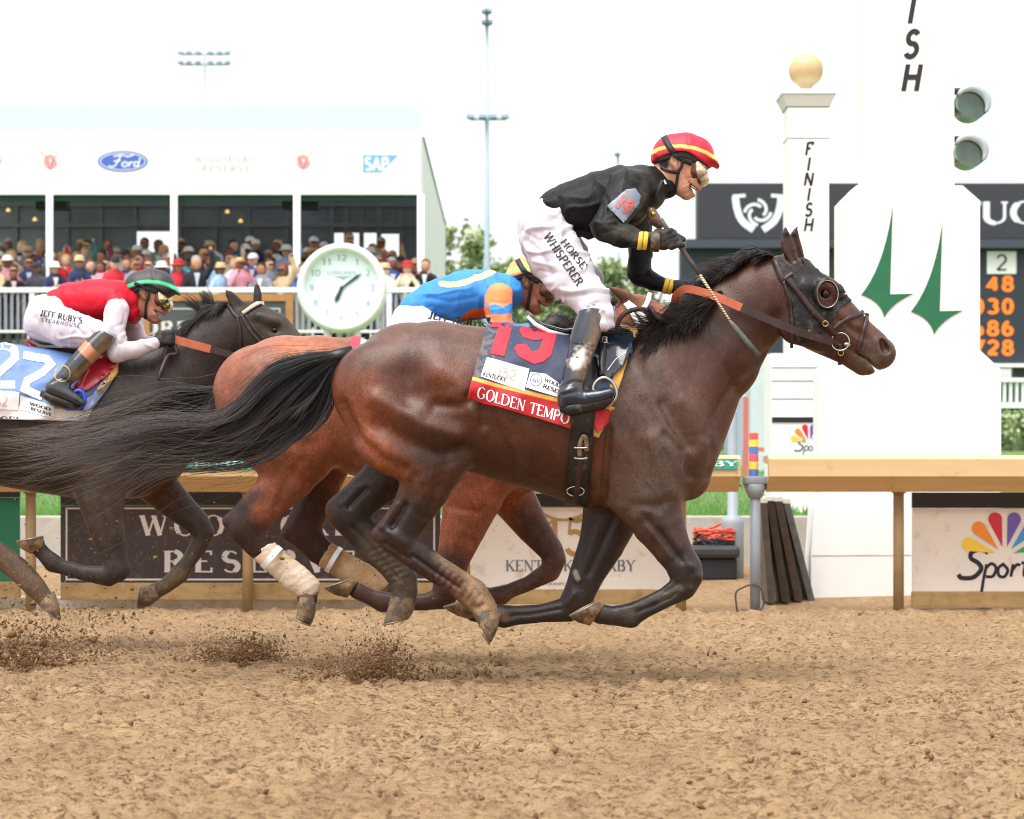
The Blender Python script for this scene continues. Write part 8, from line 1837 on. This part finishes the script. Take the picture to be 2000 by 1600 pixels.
    strap('chin_strap', [H((1333, 303)), H((1330, 325)), H((1322, 345)), H((1319, 376))], 5, bvh_h, .004, M_STRAPB, D - .08, hm, 4, .003)
    strap('goggle_strap', [H((1300, 290)), H((1322, 303)), H((1346, 317))], 6, bvh_h, .004, M_STRAPB, D - .08, hm, 4, .003)
    return body
JOCK3 = jockey_red()

# ---------- jockey in blue on the bay
def jockey_blue():
    D = D2; H = head_tf((1027, 549), .88, math.radians(2))
    torso = [(815, 605, 34, .13), (850, 592, 44, .15), (900, 580, 50, .17), (950, 574, 48, .18), (990, 570, 36, .13)]
    armN = [(972, 578, 28, .06, -.165), (974, 615, 25, .054, -.20), (985, 652, 22, .048, -.21)]; foreN = [(985, 652, 22, .048, -.21), (1030, 650, 17, .04, -.19), (1072, 636, 13, .032, -.15)]
    armF = [(x, y, r, w, -d) for x, y, r, w, d in armN]; foreF = [(x, y, r, w, -d) for x, y, r, w, d in foreN]
    hips = [(830, 612, 34, .14), (806, 630, 42, .165), (806, 650, 44, .165)]
    thN = [(806, 642, 42, .088, -.08), (850, 662, 42, .08, -.15), (900, 668, 34, .07, -.22), (935, 672, 26, .058, -.26)]; thF = [(x, y, r, w, -d) for x, y, r, w, d in thN]
    legN = [(935, 676, 22, .05, -.27), (905, 710, 22, .05, -.29), (870, 745, 20, .045, -.33)]; footN = [(855, 762, 17, .042, -.34), (890, 775, 12, .04, -.345)]
    legF = [(x, y, r, w, -d) for x, y, r, w, d in legN]; footF = [(x, y, r, w, -d) for x, y, r, w, d in footN]
    fg = Figure(D, (760, 490, 1110, 790), .0062, .42); body_core(fg, [torso, armN, foreN, armF, foreF, hips, thN, thF, legN, legF], D); make_head(fg, H)
    base = lin((164, 106, 82))[:3]
    body = fg.build('person', M_SKIN, [], skin_cols(H, base, lin((26, 20, 20))[:3]), base); recentre(body, P(830, 660, D))
    tag(body, 'jockey in blue and orange silks half hidden behind the leader', 'person', 'jockeys')
    def silks(C, V, px, py, D_, N):
        org = np.array(lin((244, 150, 96))[:3]); pal = np.array(lin((250, 196, 150))[:3]); nv = np.array(lin((26, 34, 84))[:3]); deep = np.array(lin((232, 96, 44))[:3])
        m = (dist_poly(px, py, [(862, 553), (880, 556), (905, 552), (935, 542), (962, 530)]) < 5.5); C = np.where(m[:, None], pal, C)
        near = V[:, 1] - D_ < -.12
        ar = dist_poly(px, py, [(974, 580), (976, 615), (985, 652)]) < 27; m = (py > 553 + .12 * (px - 970)) & (py < 596 + 3 * np.sin(px * .2)) & ar & near; C = np.where(m[:, None], org, C)
        m = (py > 613) & (py < 630) & ar & near; C = np.where(m[:, None], org, C)
        m = (dist_poly(px, py, [(905, 625), (925, 612), (955, 607)]) < 8) & (px < 956); C = np.where(m[:, None], deep, C)
        m = (py > 620 + 0) & (px < 956) & (px > 915); C = np.where(m[:, None], nv, C)
        return C
    sdf_obj('shirt', D, (785, 510, 1020, 690), [[.03, 0, torso], [.03, 0, armN], [.012, 0, foreN], [.03, 0, armF], [.012, 0, foreF], [.015, 0, [(995, 560, 24, .065), (1010, 566, 20, .06)]]], M_SILK, body, .0058, sculpt=[([(950, 545), (945, 590), (960, 625)], 4, -.006), ([(830, 580), (880, 590), (930, 580)], 5, -.004), ([(840, 600), (900, 612)], 5, -.004), ([(960, 590), (990, 592)], 3, -.004)], base=lin((62, 138, 218))[:3], wrinkle=cloth_wr(.0085, .001, 23), extra=silks)
    br = sdf_obj('breeches', D, (755, 570, 970, 720), [[.04, 0, hips], [.03, 0, thN], [.03, 0, thF]], M_BREECH, body, .007, base=lin((214, 210, 214))[:3], wrinkle=cloth_wr(.004, .001, 29))
    bvb = bvh_of([br]); decal_text('lettering', "JEFF RUBY'S", (836, 622), (112, 22), (3, -13), bvb, .003, M_INK, D - .2, br, thick=.22, thin=.1, track=.12)
    for s_, lg, ft in ((-1, legN, footN), (1, legF, footF)): sdf_obj('boot', D, (830, 650, 965, 800), [[.02, 0, lg], [.02, 0, ft]], M_BOOT, body, .008, base=lin((24, 26, 30))[:3])
    for s_ in (-1, 1):
        gl = Figure(D, (1050, 600, 1125, 665), .005, .3)
        gl.ch([(1070, 636, 13, .03, s_ * .15), (1090, 628, 15, .032, s_ * .13)], .012)
        for i in range(4): gl.ch([(1092 + i, 617 + i * 6, 6, .011, s_ * .13 - .02), (1104, 619 + i * 6, 5.5, .010, s_ * .13 - .015), (1106, 625 + i * 6, 5, .01, s_ * .13 + .02)], .006)
        gl.ch([(1078, 618, 7, .012, s_ * .12), (1096, 613, 5, .01, s_ * .11)], .01)
        o = gl.build('glove', M_GLOVE); setparent(o, body)
    hm = make_helmet(H, D, 0, body, [], lin((250, 160, 104))[:3], ([(x, y + 2) for x, y in STRIPE], 5, lin((176, 236, 120))[:3]), h=.005)
    make_goggles(H, D, 0, body, None, simple('goggle_smoke', (96, 74, 52), .15, .3, 20))
    bvh_h = bvh_of([hm, body])
    strap('goggle_strap', [H((1297, 270)), H((1308, 288)), H((1322, 303)), H((1346, 317))], 10, bvh_h, .004, M_STRAPB, D - .08, hm, 4, .003)
    strap('chin_strap', [H((1330, 318)), H((1326, 345)), H((1322, 380))], 6, bvh_h, .004, M_STRAPB, D - .08, hm, 4, .003)
    return body
JOCK2 = jockey_blue()
